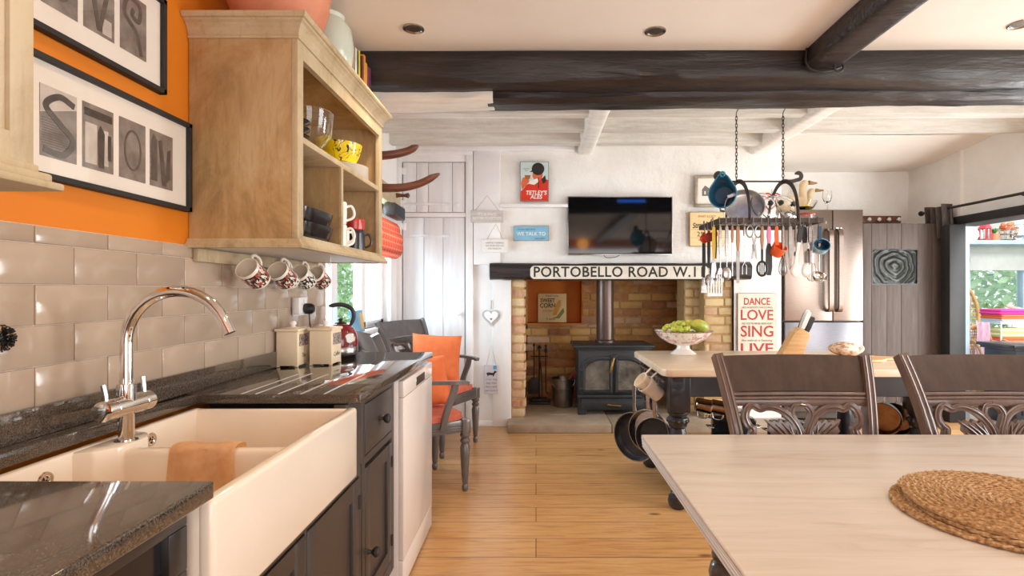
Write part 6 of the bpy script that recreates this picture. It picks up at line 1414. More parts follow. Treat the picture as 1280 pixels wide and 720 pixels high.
# the left side bar, front to back
t, z = handle_tool('fish_slice', 'slotted steel fish slice hanging lowest at the corner of the rack', 'utensil', 889, 3.30, 0.19, 'black_plastic', 0.10, 0.009)
t.location.x = RXA; 
b = MB(M['steel'])
for i in range(6): b.box(-0.046 + i * 0.0165, -0.046 + i * 0.0165 + 0.009, -0.001, 0.001, z - 0.115, z - 0.02)
b.box(-0.046, 0.0455, -0.0012, 0.0012, z - 0.13, z - 0.112); b.prism([(-0.046, z - 0.022), (0.0455, z - 0.022), (0.012, z + 0.01), (-0.012, z + 0.01)][::-1], 0.002, RX(PI / 2)); b.build('blade', t, flat=True)
t, z = handle_tool('palette_knife', 'yellow handled spatula hanging at the corner of the rack', 'utensil', 891, 3.215, 0.20, 'yellow_pl', 0.02, 0.008); b = MB(M['steel']); flatbar(b, z, z - 0.09, 0.012, 0.018); b.build('blade', t)
t, z = handle_tool('kitchen_tongs', 'long black handled utensil hanging at the far corner of the rack', 'utensil', 880, 3.52, 0.30, 'black_plastic', 0.0, 0.009); t.location.x = RXA; b = MB(M['steel']); flatbar(b, z, z - 0.10, 0.012, 0.02); b.build('blade', t)
t, z = handle_tool('spoon', 'dark green handled serving spoon hanging along the side bar of the rack', 'utensil', 884, 3.42, 0.24, 'black_plastic', 0.05, 0.008); t.location.x = RXA
b = MB(M['steel']); b.ball(0.03, T(0, 0, z - 0.03) @ SC(0.9, 0.25, 1.3), 16, 10); b.build('bowl', t)
for i, (yy, lab) in enumerate(((3.47, 'round orange scoop hooked on the side bar of the rack'), (3.37, 'round red scoop hooked on the side bar of the rack'))):
    t = ut('scoop', lab, 'utensil', 880, yy, 0.026); t.location.x = RXA - 0.012
    b = MB(M['orange_pl'] if i == 0 else pm('red_rubber', '#b5473a')); loop(b); b.lathe([(0, -0.03), (0.022, -0.022), (0.03, 0), (0.028, 0.002), (0.02, -0.018), (0, -0.025)], 24, T(0, 0, -0.045) @ RX(PI / 2)); b.build('cup', t)
# front bar, left to right
t, z = handle_tool('carving_fork', 'steel serving fork hanging beside the fish slice', 'utensil', 899, YF_, 0.17, 'steel', 0.09, 0.007)
b = MB(M['steel']); b.prism([(-0.02, z - 0.03), (0.02, z - 0.03), (0.008, z + 0.008), (-0.008, z + 0.008)][::-1], 0.002, RX(PI / 2))
for i in range(4): b.box(-0.02 + i * 0.0115, -0.0145 + i * 0.0115, -0.002, 0.0, z - 0.075, z - 0.028)
b.build('tines', t, flat=True)
t, z = handle_tool('serving_spoon', 'long steel serving spoon with flat handle near the corner of the rack', 'utensil', 907, YF_, 0.18, 'steel', 0.07, 0.009); b = MB(M['steel']); b.ball(0.034, T(0, 0, z - 0.035) @ SC(0.85, 0.25, 1.2), 18, 10); b.build('bowl', t)
t, z = handle_tool('skewer', 'thin steel skewer with wooden grip hanging from the rack', 'utensil', 914, YF_, 0.10, 'wood_handle', 0.20, 0.006)
t, z = handle_tool('bread_knife', 'long knife with a pinkish wooden handle hanging from the front bar', 'knife', 921, YF_, 0.15, 'wood_handle', 0.0, 0.009); b = MB(M['dull_steel']); flatbar(b, z, z - 0.19, 0.011, 0.008, 0.0015); b.build('blade', t)
t, z = handle_tool('skewer', 'thin steel roasting fork hanging between long knife and scissors', 'utensil', 929, YF_, 0.06, 'steel', 0.16, 0.005)
b = MB(M['steel'])
for s in (-1, 1): rod(b, [(0, 0, z), (s * 0.012, 0, z - 0.02), (s * 0.012, 0, z - 0.07)], 0.002)
b.build('prongs', t)
t = ut('scissors', 'pair of grey handled kitchen scissors hanging from the rack', 'scissors', 941, YF_)
for s in (-1, 1):
    b = MB(M['dull_steel']); b.tube([(s * 0.026 + 0.02 * math.cos(a), 0.003 * s, -0.035 + 0.034 * math.sin(a)) for a in [k * PI / 9 for k in range(18)]], 0.0045, 8, closed=True); o = b.build('handle', t)
    b = MB(M['steel']); b.prism([(s * 0.018, -0.064), (s * 0.008, -0.066), (-s * 0.010, -0.115), (-s * 0.016, -0.20), (-s * 0.004, -0.19), (s * 0.004, -0.12)] if s > 0 else [(s * 0.004, -0.12), (-s * 0.004, -0.19), (-s * 0.016, -0.20), (-s * 0.010, -0.115), (s * 0.008, -0.066), (s * 0.018, -0.064)], 0.002, T(0, 0.003 * s, 0) @ RX(PI / 2)); b.build('blade', t)
b = MB(M['steel']); b.cyl(0.006, -0.004, 0.006, 14, T(0, 0, -0.118) @ RX(PI / 2)); b.build('pivot', t)
t, z = handle_tool('slotted_spoon', 'black slotted spoon with wooden grip hanging in front of the white wall', 'utensil', 951, YF_, 0.14, 'wood_handle', 0.0, 0.008)
b = MB(M['black_plastic']); flatbar(b, z + 0.02, z - 0.075, 0.006, 0.006, 0.003); 
b.tube([(0.008 * math.cos(a), 0, 0.0 - 0.02 + 0.02 * math.sin(a)) for a in [k * PI / 6 for k in range(12)]], 0.003, 6, closed=True); b.build('shaft', t)
b = MB(M['black_plastic'])
zz = z - 0.115; b.tube([(0.029 * math.cos(a), 0, zz + 0.042 * math.sin(a)) for a in [k * PI / 14 for k in range(28)]], 0.007, 8, closed=True)
for x in (-0.012, 0.0, 0.012): b.tube([(x, 0, zz - 0.037), (x, 0, zz + 0.037)], 0.0036, 8)
b.build('bowl', t)
t, z = handle_tool('silicone_spatula', 'pink handled spatula with a long black blade hanging from the rack', 'utensil', 959.5, YF_, 0.105, 'pink', 0.0, 0.010); b = MB(M['black_plastic']); b.tube([(0, 0, z + 0.005), (0, 0, z - 0.04), (0, 0, z - 0.14), (0, 0, z - 0.19)], 0.01, flat=[(0.007, .004), (0.018, .003), (0.019, .003), (0.012, .002)], up=(0, 1, 0)); b.build('blade', t)
t = ut('measuring_cup', 'bright orange measuring cup hanging from the middle of the rack', 'cup', 969, YF_)
b = MB(M['orange_pl']); b.tube([(0, 0, -0.004), (0, 0, -0.05), (0.002, 0, -0.115)], 0.01, flat=[(0.008, .004), (0.011, .004), (0.011, .004)], up=(0, 1, 0)); b.build('handle', t)
b = MB(M['orange_pl']); b.lathe([(0, -0.03), (0.036, -0.03), (0.039, -0.026), (0.042, 0.028), (0.045, 0.03), (0.043, 0.032), (0.039, 0.03), (0.036, -0.024), (0, -0.026)], 32, T(0.004, -0.005, -0.145) @ RY(0.35) @ RX(0.7)); b.build('cup', t)
def whisk(label, px_, Y, hl, L_, r, drop=0.022):
    t, z = handle_tool('balloon_whisk', label, 'whisk', px_, Y, hl, 'steel', 0.0, 0.006, drop)
    b = MB(M['steel'])
    for k_ in range(6):
        a = k_ * PI / 6; pts = []
        for i in range(21):
            s = i / 20; ang = -PI / 2 + s * PI; w_ = math.cos(ang)
            zz = z - L_ * (0.5 - 0.5 * math.cos(2 * PI * s)) ; xx = r * math.sin(2 * PI * s) * (0.6 - 0.4 * math.cos(2 * PI * s)) * -1
            pts.append((xx * math.cos(a), xx * math.sin(a), zz))
        b.tube(pts, 0.0012, 5)
    b.build('wires', t); return t
whisk('steel balloon whisk hanging below the orange measuring cup', 977, YF_, 0.17, 0.125, 0.036)
t, z = handle_tool('sharpening_steel', 'bluish steel handled knife hanging from the rack by the dark fridge gap', 'knife', 986, YF_, 0.19, 'dull_steel', 0.0, 0.010); b = MB(M['steel']); flatbar(b, z, z - 0.07, 0.010, 0.004, 0.0012); b.build('blade', t)
t, z = handle_tool('pastry_brush', 'small steel brush hanging beside the white spoons', 'utensil', 993, YF_ + 0.06, 0.12, 'steel', 0.03, 0.005); b = MB(M['navy_pl']); b.ball(0.012, T(0, 0, z - 0.014) @ SC(1, .6, 1.4), 12, 8); b.build('bristles', t)
for i, (px_, ang, lab) in enumerate(((999.5, 0.14, 'white ladle with black handle leaning away from the fridge handles'), (1003.5, -0.03, 'white spoon with black handle hanging straight beside the white ladle'))):
    t, z = handle_tool('white_spoon', lab, 'utensil', px_, YF_ + 0.03 * i, 0.11, 'black_plastic', 0.0, 0.013); t.rotation_euler = (0, ang, 0)
    b = MB(M['china']); b.tube([(0, 0, z + 0.01), (0, 0, z - 0.06), (0, 0, z - 0.12)], 0.01, flat=[(0.010, .005), (0.008, .004), (0.010, .004)], up=(0, 1, 0)); b.ball(0.034, T(0, -0.006, z - 0.155) @ SC(0.85, 0.35, 1.25), 20, 12); b.build('bowl', t)
t, z = handle_tool('potato_masher', 'pinkish steel masher hanging between the white spoons and the blue cups', 'utensil', 1010.5, YF_, 0.11, 'steel', 0.04, 0.008)
b = MB(M['dull_steel']); b.cyl(0.022, z - 0.07, z, 24); b.build('head', t)
t, z = handle_tool('ladle', 'polished steel soup ladle hanging lowest near the fridge handles', 'ladle', 1022, YF_, 0.13, 'steel', 0.14, 0.008)
b = MB(M['chrome']); b.lathe([(0, -0.035), (0.022, -0.031), (0.038, -0.015), (0.043, 0.002), (0.041, 0.003), (0.036, -0.013), (0.02, -0.028), (0, -0.032)], 32, T(0, -0.006, z - 0.03) @ RX(0.75)); b.build('bowl', t)
whisk('wide wire whisk hanging at the end bar of the rack', 1013, YF_ + 0.05, 0.18, 0.15, 0.042)
cl = [('#9fc4d6', 0.046), ('#3f8fa8', 0.040), ('#22405f', 0.037)]
for i, (cc, r) in enumerate(cl):
    t = ut('measuring_cup', ['pale blue measuring cup, outermost of the nested blue cups', 'teal measuring cup nested between two blue cups', 'navy measuring cup, innermost of the nested blue cups'][i], 'cup', 1022, YF_ - 0.012, 0.022)
    mt = pm('blue_cup_' + str(i), cc, cc, 6, rough=0.3)
    b = MB(mt); b.tube([(0, -0.003 * i, -0.004), (0, -0.003 * i, -0.05), (0.002, -0.003 * i, -0.10)], 0.01, flat=[(0.009, .0013), (0.010, .0013), (0.010, .0013)], up=(0, 1, 0)); b.build('handle', t)
    b = MB(mt); b.lathe([(0, -0.028), (r * .85, -0.028), (r, 0.016), (r * 1.04, 0.018), (r * .97, 0.018), (r * .82, -0.024), (0, -0.024)], 32, T(0.006, -0.012 - 0.004 * i, -0.125) @ RY(-0.25) @ RX(1.0)); b.build('cup', t)
t = ut('tea_strainer', 'small round steel strainer at the end of the rack', 'utensil', 1033, YF_ + 0.2); t.location.x = RXB
b = MB(M['steel']); rod(b, [(0, 0, 0), (0, 0, -0.12)], 0.003); b.tube([(0.03 * math.cos(a), 0, -0.15 + 0.03 * math.sin(a)) for a in [k * PI / 10 for k in range(20)]], 0.003, 8, closed=True); b.lathe([(0.029, 0), (0.02, 0.018), (0, 0.024)], 24, T(0, 0, -0.15) @ RX(-PI / 2), cap=False); b.build('strainer', t)
rk = bpy.data.objects['utensil_rack']
for x, y in USED:
    o = shook(x, y); w_ = Vector(o.location); o.parent = rk; o.location = w_ - rk.location
# ================================================================== DINING TABLE
DX0, DX1, DY0, DY1, DZ = 0.344, 2.75, 0.62, 1.755, 0.76
t = thing('dining_table', 'whitewashed dining table with a fluted edge tinted by window light', 'table', ((DX0 + DX1) / 2, (DY0 + DY1) / 2, 0)); L = LB(t)
b = MB(M['table_top']); b.box(DX0 + 0.001, DX1 - 0.001, DY0 + 0.001, DY1 - 0.001, DZ - 0.0095, DZ, 0.004, 3, L); b.build('tabletop', t)
b = MB(pm('edge_groove', '#79828f', '#6d7683', 8, rough=0.5)); b.box(DX0 + 0.005, DX1 - 0.005, DY0 + 0.005, DY1 - 0.005, DZ - 0.040, DZ - 0.010, 0, 1, L)
b.m(pm('window_tinted_edge', '#eef2f7', '#dfe5ee', 6, rough=0.3, coat=0.3))  # window reflection put into the ridge colour as pale blue
for i in range(4):
    zz = DZ - 0.0115 - i * 0.0085; o_ = 0.003 + 0.0008 * i
    b.tube([(DX0 + o_, DY0 + o_, zz), (DX1 - o_, DY0 + o_, zz), (DX1 - o_, DY1 - o_, zz), (DX0 + o_, DY1 - o_, zz)], 0.0034, 8, L, closed=True)
b.build('fluted_edge', t)
b = MB(M['chair_wood'])
for a in ((DX0 + .13, DX1 - .13, DY0 + .13, DY0 + .155), (DX0 + .13, DX1 - .13, DY1 - .215, DY1 - .19), (DX0 + .13, DX0 + .155, DY0 + .155, DY1 - .215), (DX1 - .155, DX1 - .13, DY0 + .155, DY1 - .215)): b.box(*a, DZ - 0.13, DZ - 0.03, 0.003, 1, L)
b.build('apron', t)
prof = [(0, 0), (0.03, 0), (0.042, 0.015), (0.044, 0.035), (0.034, 0.06), (0.03, 0.09), (0.042, 0.2), (0.05, 0.3), (0.045, 0.38), (0.03, 0.42), (0.036, 0.428), (0.036, 0.44), (0.028, 0.448), (0.040, 0.465), (0.044, 0.49), (0.038, 0.512), (0.028, 0.52), (0.036, 0.53), (0.036, 0.54), (0.03, 0.545), (0.042, 0.56), (0.042, 0.6), (0, 0.6)]
for x in (DX0 + .155, DX1 - .155):
    for y in (DY0 + .19, DY1 - .35):
        b = MB(M['carver_wood']); b.lathe(prof, 28, L @ T(x, y, 0)); b.box(x - .045, x + .045, y - .045, y + .045, 0.598, DZ - 0.03, 0.004, 2, L); b.build('leg', t)
# ---- place mats
def jute():
    k = NT('woven_jute').set(0.85); w_ = k.n('ShaderNodeTexNoise'); w_.inputs['Scale'].default_value = 120; w_.inputs['Detail'].default_value = 4; k.l(k.coords(), w_.inputs['Vector'])
    k.base(k.ramp(w_.outputs['Fac'], [(0.32, hx('#7d5d3b')), (0.5, hx('#b08b60')), (0.7, hx('#d3b68d'))])); return k.m
M['jute'] = jute()
for i, (dx, dy) in enumerate(((-0.022, 0.006), (0.004, -0.006), (0.002, 0.0))):
    b = MB(M['jute']); rad = 0.205; turns = 15
    # spiral of plaited braid: two strands twisting round each other
    n_ = 1500
    for ph in (0, PI):
        pts = []
        for q_ in range(n_ + 1):
            s = math.sqrt(q_ / n_); a = s * turns * 2 * PI; r_ = 0.003 + (rad - 0.006) * s
            tw = r_ * 0 + (q_ * 0.9) + ph
            pts.append((r_ * math.cos(a) + 0.003 * math.cos(tw) * math.cos(a), r_ * math.sin(a) + 0.003 * math.cos(tw) * math.sin(a), 0.0055 + 0.0018 * math.sin(tw)))
        b.tube(pts, 0.0036, 5, up=(0, 0, 1))
    b.cyl(rad - 0.006, 0.0015, 0.0065, 48)
    tag(b.build('place_mat', None, (1.0 + dx, 1.115 + dy, DZ + 0.0005 + 0.0095 * i), (0, 0, i * 1.3)), ['round jute place mat at the bottom of the stack, sticking out', 'round jute place mat in the middle of the stack', 'round jute place mat on top of the stack'][i], 'place mat', 'jute place mats')

# ================================================================== CHAIRS
def stile_pt(s, z):
    """centre line of a back post"""
    k = max(0, (z - 0.46) / 0.53)
    return Vector((s * (0.215 + 0.06 * k ** 1.3), 0.215 + 0.03 * k + 0.11 * k ** 2.2, z))
def make_chair(label, wood, arms, grp):
    t = thing('carver_chair' if arms else 'dining_chair', label, 'chair', (0, 0, 0), 0, grp)
    W_ = M[wood]
    # front -y, back +y
    fp = [(0, 0), (0.014, 0), (0.019, 0.012), (0.021, 0.03), (0.015, 0.045), (0.018, 0.055), (0.022, 0.10), (0.029, 0.22), (0.031, 0.27), (0.022, 0.295), (0.029, 0.303), (0.031, 0.312), (0.025, 0.322), (0.021, 0.328), (0.03, 0.338), (0.032, 0.348), (0.026, 0.358), (0, 0.358)]
    for s in (-1, 1):
        b = MB(W_); b.lathe(fp, 20, T(s * 0.235, -0.215, 0)); b.box(s * 0.235 - .027, s * 0.235 + .027, -0.242, -0.188, 0.356, 0.445, 0.004); b.build('leg', t)
    for s in (-1, 1):
        b = MB(W_); b.lathe(fp[:12] + [(0.024, 0.32), (0, 0.32)], 20, T(s * 0.205, 0.215, 0) @ RX(-0.0)); b.box(s * 0.205 - .022, s * 0.205 + .022, 0.193, 0.237, 0.318, 0.46, 0.003); b.build('leg', t)
    b = MB(W_)
    for s in (-1, 1):
        b.prism([(s * 0.222, -0.20), (s * 0.25, -0.20), (s * 0.22, 0.20), (s * 0.195, 0.20)][::s], 0.075, T(0, 0, 0.365), bev=0.003)
        for zz in (0.38, 0.395, 0.41): b.tube([(s * 0.2495, -0.19, zz), (s * 0.222, 0.19, zz)], 0.0035, 6)
    b.box(-0.21, 0.21, -0.24, -0.215, 0.365, 0.44, 0.003); b.box(-0.185, 0.185, 0.2, 0.225, 0.365, 0.44, 0.003)
    for zz in (0.38, 0.395, 0.41): b.tube([(-0.2, -0.2405, zz), (0.2, -0.2405, zz)], 0.0035, 6)
    b.build('seat_frame', t)
    b = MB(M['coral'])
    def seat(u, v):
        a = u * 2 * PI; ca, sa = math.cos(a), math.sin(a); k_ = 5; rr_ = (abs(ca) ** k_ + abs(sa) ** k_) ** (-1 / k_)
        y = sa * rr_; x = ca * rr_; q = min(v * 2, 1); up_ = v > 0.5
        e = 1.0 if not up_ else 1 - ((v - 0.5) * 2) ** 1.0
        hw = 0.248 - 0.018 * (y * .5 + .5)
        z = 0.442 + (0.03 * q if not up_ else 0.03 + 0.022 * math.sqrt(max(0, 1 - e ** 3)))
        if not up_ and v == 0: pass
        return Vector((x * hw * max(e, 0.001), y * 0.228 * max(e, 0.001), z))
    b.surf(seat, 48, 20); b.build('seat_pad', t, ang=80)
    for s in (-1, 1):
        zs_ = [0.45 + i * 0.045 for i in range(13)] ; pts = [stile_pt(s, z) for z in zs_]
        b = MB(W_); b.tube(pts, 0.02, flat=[(0.017, 0.021)] * 13, up=(0, 1, 0)); b.tube([p + Vector((-s * 0.008, -0.021, 0)) for p in pts], 0.005, 8); b.tube([p + Vector((s * 0.010, -0.020, 0)) for p in pts], 0.005, 8)
        b.build('back_post', t)
    def plane_y(z): return stile_pt(1, z).y
    b = MB(W_)
    def crest(u, v):
        z = 0.862 + 0.126 * v + 0.004 * math.sin(u * PI); w_ = stile_pt(1, z).x - 0.012
        return Vector((-w_ + 2 * w_ * u, plane_y(z) - 0.006 + 0.012 * math.sin(u * PI), z))
    b.surf(crest, 24, 8, thick=0.02); b.build('crest_rail', t)
    b = MB(W_)
    b.surf(lambda u, v: Vector(((-1 + 2 * u) * (stile_pt(1, 0.85).x - 0.013), plane_y(0.85) + 0.002, 0.83 + 0.035 * v)), 12, 2, thick=0.012)
    for zz, rr_ in ((0.856, 0.008), (0.842, 0.007)):
        w_ = stile_pt(1, zz).x - 0.012; b.tube([(-w_, plane_y(zz) - 0.008, zz), (0, plane_y(zz) + 0.003, zz), (w_, plane_y(zz) - 0.008, zz)], rr_, 10)
    w_ = stile_pt(1, 0.83).x - 0.012; b.box(-w_, w_, plane_y(0.83) - 0.012, plane_y(0.83) + 0.010, 0.815, 0.838, 0.003); b.build('cross_rail', t); b = MB(W_)
    w_ = stile_pt(1, 0.53).x - 0.012; b.box(-w_, w_, plane_y(0.53) - 0.012, plane_y(0.53) + 0.010, 0.515, 0.545, 0.003); b.build('cross_rail', t)
    # carved splat: looping bands and leaves (side -> mirrored)
    b = MB(W_)
    def sp(x, z): return Vector((x, plane_y(z) - 0.003, z))
    def band(pts, w=0.0115, closed=False):
        q_ = spline([sp(x, z) for x, z in pts], 6); b.tube(q_, 0.01, flat=(w, 0.009), up=(0, 1, 0)); b.tube([v + Vector((0, -0.009, 0)) for v in q_], w * 0.42, 6)
    for s in (-1, 1):
        band([(s * x, z) for x, z in ((0.012, 0.70), (0.022, 0.745), (0.05, 0.785), (0.09, 0.808), (0.125, 0.812), (0.150, 0.806), (0.175, 0.818), (0.195, 0.806), (0.204, 0.778), (0.196, 0.752), (0.182, 0.738), (0.188, 0.715), (0.198, 0.695), (0.185, 0.665), (0.165, 0.645), (0.12, 0.60), (0.06, 0.56), (0.0, 0.545))], 0.0125)
        band([(s * x, z) for x, z in ((0.0, 0.822), (0.024, 0.815), (0.036, 0.79), (0.026, 0.765), (0.010, 0.735), (0.004, 0.70))], 0.010)
        # broad serrated leaf with raised ribs
        lf = [(0.0, .56), (.085, .60), (.10, .64), (.095, .66), (.108, .672), (.103, .69), (.118, .70), (.113, .718), (.126, .731), (.121, .748), (.135, .770), (.112, .762), (.105, .768), (.090, .760), (.081, .771), (.066, .758), (.053, .766), (.041, .750), (.030, .750), (.020, .72), (.008, .70), (0.0, .69)]
        tt = bmesh.new(); fr = [tt.verts.new((s * x, plane_y(z) - 0.010, z)) for x, z in lf]; bk = [tt.verts.new((s * x, plane_y(z) + 0.004, z)) for x, z in lf]
        tt.faces.new(fr); tt.faces.new(bk[::-1]); n_ = len(lf)
        for i in range(n_): tt.faces.new((fr[i], bk[i], bk[(i + 1) % n_], fr[(i + 1) % n_]))
        bmesh.ops.recalc_face_normals(tt, faces=tt.faces); b._add(tt)
        for x1, z1 in ((.128, .760), (.100, .755), (.077, .758), (.050, .752), (.114, .725), (.104, .695), (.028, .738)):
            rp = [sp(s * (0.012 + (x1 - 0.012) * u - 0.014 * math.sin(u * PI) * (x1 > .06)), 0.60 + (z1 - 0.60) * u + 0.012 * math.sin(u * PI) * (x1 > .06)) + Vector((0, -0.008, 0)) for u in (0, .2, .4, .6, .8, 1.0)]
            b.tube(rp, [0.006, 0.0075, 0.0075, 0.0065, 0.005, 0.002], 8)
    b.build('carved_splat', t)
    if arms:
        for s in (-1, 1):
            b = MB(W_); b.tube(spline([stile_pt(s, 0.69) + Vector((s * 0.004, -0.01, 0)), (s * 0.262, 0.06, 0.692), (s * 0.285, -0.10, 0.684), (s * 0.275, -0.185, 0.676), (s * 0.27, -0.215, 0.668)], 6), 0.02, flat=(0.021, 0.011), up=(0, 0, 1)); b.build('arm', t)
            b = MB(W_); b.tube(spline([(s * 0.245, -0.06, 0.40), (s * 0.262, -0.085, 0.52), (s * 0.274, -0.12, 0.62), (s * 0.278, -0.13, 0.68)], 6), 0.02, flat=(0.014, 0.018), up=(0, 1, 0)); b.build('arm_post', t)
    return t
ch = make_chair('dark brown carved back chair at the table in front of the knife block', 'chair_wood', False, 'dining chairs along the far side of the table')
ch.location = (0.955, 1.655, 0)
c2 = dup(ch, (1.645, 1.655, 0), None, 'dark brown carved back chair at the table below the weathered plank door')
# carvers under the window
a1 = make_chair('grey carver chair beside the white dishwasher with one orange cushion', 'carver_wood', True, 'grey carver chairs by the window')
def face(o, fx, fy, cx, cy):
    o.rotation_euler = (0, 0, math.atan2(fx, -fy)); o.location = (cx, cy, 0)
A, B_ = Vector((-.436, 3.31)), Vector((-.68, 3.67)); mid = (A + B_) / 2; f = Vector((.83, .55)); ctr = mid - f * 0.215
face(a1, f.x, f.y, ctr.x - 0.01, ctr.y)
D, C_ = Vector((-.50, 4.34)), Vector((-.686, 3.95)); mid = (D + C_) / 2; f2 = Vector((.907, -.42)); ctr2 = mid - f2 * 0.215
a2 = dup(a1, (0, 0, 0), None, 'grey carver chair in front of the white cupboard door with an orange cushion'); face(a2, f2.x, f2.y, ctr2.x, ctr2.y)
bpy.context.view_layer.update()
def cushion(label, ch_, loc, tilt, yaw, s=0.40):
    b = MB(M['orange_fabric'])
    def f_(sg):
        def g(u, v):
            x, z = u * 2 - 1, v * 2 - 1
            pin = 1 - 0.055 * (1 - x * x) * abs(z) ** 3 ; pin2 = 1 - 0.055 * (1 - z * z) * abs(x) ** 3
            th = 0.065 * ((1 - x ** 4) * (1 - z ** 4)) ** 0.55 + 0.002 * math.sin(7 * x + 3 * z)
            return Vector((x * s / 2 * pin2, sg * th, z * s / 2 * pin))
        return g
    b.surf(f_(1), 24, 24); b.surf(f_(-1), 24, 24)
    bmesh.ops.remove_doubles(b.bm, verts=b.bm.verts, dist=0.003)
    o = b.build('cushion', None, None, None, ang=80)
    o.matrix_world = ch_.matrix_basis @ T(*loc) @ RZ(yaw) @ RX(tilt)
    return tag(o, label, 'cushion', 'orange cushions on the carver chairs')
o = cushion('orange square cushion on the carver chair beside the dishwasher', a1, (0.0, 0.10, 0.694), -0.20, 0.1, 0.32)
o.matrix_world = T(-0.715, 3.42, 0.650) @ RZ(0.42) @ RX(-0.25) @ RY(-0.06)
o = cushion('orange square cushion on the carver chair by the white cupboard', a2, (0.03, 0.09, 0.694), -0.22, 0.12, 0.39)
o.matrix_world = T(-0.79, 4.225, 0.695) @ RZ(0.28) @ RX(-0.22) @ RY(0.08)
# ================================================================== CONSERVATORY AND GARDEN
M['cons_frame'] = pm('pale_blue_grey_paint', '#9fb0bd', '#8fa2b0', 6, rough=0.5)
solid('floor', pm('pale_tiles', '#cfc9c0', '#bdb6ac', 3, rough=0.5), [(4.2, 8.2, 2.0, 7.6, -0.06, 0.0)])
YC = 7.0
solid('wall_conservatory', M['cons_frame'], [(4.2, 8.2, YC, YC + 0.12, 0, 0.62), (4.2, 8.2, YC, YC + 0.12, 2.25, 2.5), (4.1, 4.22, 5.2, 7.1, 0, 2.5)])
wn = bpy.data.objects.new('window_2', None); COL.objects.link(wn); wn['kind'] = 'structure'
b = MB(M['cons_frame'])
for x in (4.4, 5.62, 6.42, 7.3): b.box(x - 0.06, x + 0.06, YC - 0.02, YC + 0.08, 0.62, 2.25, 0.005)
b.box(4.2, 8.2, YC - 0.015, YC + 0.07, 0.62, 0.70, 0.004); b.box(4.2, 8.2, YC - 0.015, YC + 0.07, 2.18, 2.25, 0.004); b.build('window_frame', wn)
b = MB(M['window_glass']); b.box(4.2, 8.2, YC + 0.02, YC + 0.026, 0.66, 2.22); b.build('glass_pane', wn)
b = MB(M['cons_frame']); b.box(4.2, 8.2, YC - 0.24, YC, 0.60, 0.64, 0.004); b.build('window_sill', wn)
# blinds
lin_ = pm('white_linen', '#e9e6e2', '#dedad5', 6, rough=0.9)
for i, (xa, xb) in enumerate(((5.60, 6.43), (6.46, 7.3), (4.75, 5.58))):
    t = thing('roman_blind', ['white linen roman blind behind the red lantern shelf', 'white linen roman blind at the picture edge in the conservatory', 'white linen roman blind hidden by the dark door post'][i], 'blind', ((xa + xb) / 2, YC - 0.06, 1.55), 0, 'white blinds in the conservatory'); w = (xb - xa) / 2 - 0.01
    b = MB(lin_)
    def bl(u, v):
        z = 0.62 * (1 - v); y = 0.0
        if v > 0.72: y = -0.03 * math.sin((v - 0.72) / 0.28 * PI) - 0.01
        return Vector((-w + 2 * w * u, y - 0.006 * math.sin(v * 20) * 0.4, z - (0.05 if v > 0.95 else 0)))
    b.surf(bl, 4, 40, thick=0.006); b.build('fabric', t)
# shelf with ornaments over the blinds
t = thing('wall_shelf', 'blue grey shelf above the white blinds in the conservatory', 'shelf', (6.3, YC - 0.2, PZ(301, 6.75)))
b = MB(M['cons_frame']); b.box(-1.2, 1.0, -0.14, 0.18, -0.05, 0.0, 0.004); b.build('board', t)
SHZ = PZ(301, 6.75) + 0.0005
def sx(px_): return PX(px_, 6.72)
t = thing('lantern', 'small red metal lantern on the conservatory shelf', 'lantern', (sx(1231), 6.72, SHZ)); rd = pm('lantern_red', '#cc2f3a', '#bd2833', 6, rough=0.35)
b = MB(rd); b.cyl(0.07, 0, 0.02, 6); b.lathe([(0.075, 0.15), (0.06, 0.18), (0.03, 0.22), (0.012, 0.24), (0, 0.245)], 6)
for i in range(6):
    a = i * PI / 3; b.tube([(0.062 * math.cos(a), 0.062 * math.sin(a), 0.02), (0.062 * math.cos(a), 0.062 * math.sin(a), 0.155)], 0.008, 6)
b.build('cage', t); b = MB(M['glass']); b.cyl(0.052, 0.021, 0.15, 6); b.build('glass', t); b = MB(rd); b.tube([(0.025 * math.cos(a * PI / 8), 0, 0.26 + 0.025 * math.sin(a * PI / 8)) for a in range(16)], 0.004, 6, closed=True); b.build('ring', t)
b = MB(M['china']); b.lathe([(0, 0), (0.05, 0), (0.08, 0.05), (0.075, 0.11), (0.04, 0.15), (0.045, 0.17), (0.035, 0.17), (0, 0.14)], 28); tag(b.build('vase', None, (sx(1214), 6.72, SHZ)), 'cream vase on the conservatory shelf nearer the door post', 'vase')
def plant(label, x, y, z, h, n_, seed, pot_):
    t = thing('potted_plant', label, 'plant', (x, y, z)); rr_ = random.Random(seed)
    b = MB(pot_); b.lathe([(0, 0), (0.04, 0), (0.055, 0.08), (0.058, 0.085), (0.05, 0.085), (0, 0.07)], 24); b.build('pot', t)
    b = MB(pm('leaf_green', '#6f9a4c', '#4f7f3a', 9, rough=0.5))
    for i in range(n_):
        a = rr_.uniform(0, 2 * PI); l = h * rr_.uniform(.5, 1); o_ = rr_.uniform(.2, .7)
        b.tube(spline([(0, 0, 0.07), (math.cos(a) * l * o_ * .5, math.sin(a) * l * o_ * .5, 0.07 + l * .7), (math.cos(a) * l * o_, math.sin(a) * l * o_, 0.07 + l * (1 - o_ * .5))], 4), 0.01, flat=[(0.003, .001), (0.006, .001), (0.01, .001), (0.012, .001), (0.012, .001), (0.011, .001), (0.009, .001), (0.006, .001), (0.002, .001)])
    b.build('leaves', t)
plant('trailing green plant beside the red lantern on the shelf', sx(1243), 6.72, SHZ, 0.10, 22, 3, M['terracotta'])
t = thing('wire_basket', 'brown wire basket ornament on the conservatory shelf', 'basket', (sx(1260), 6.72, SHZ)); b = MB(M['copper'])
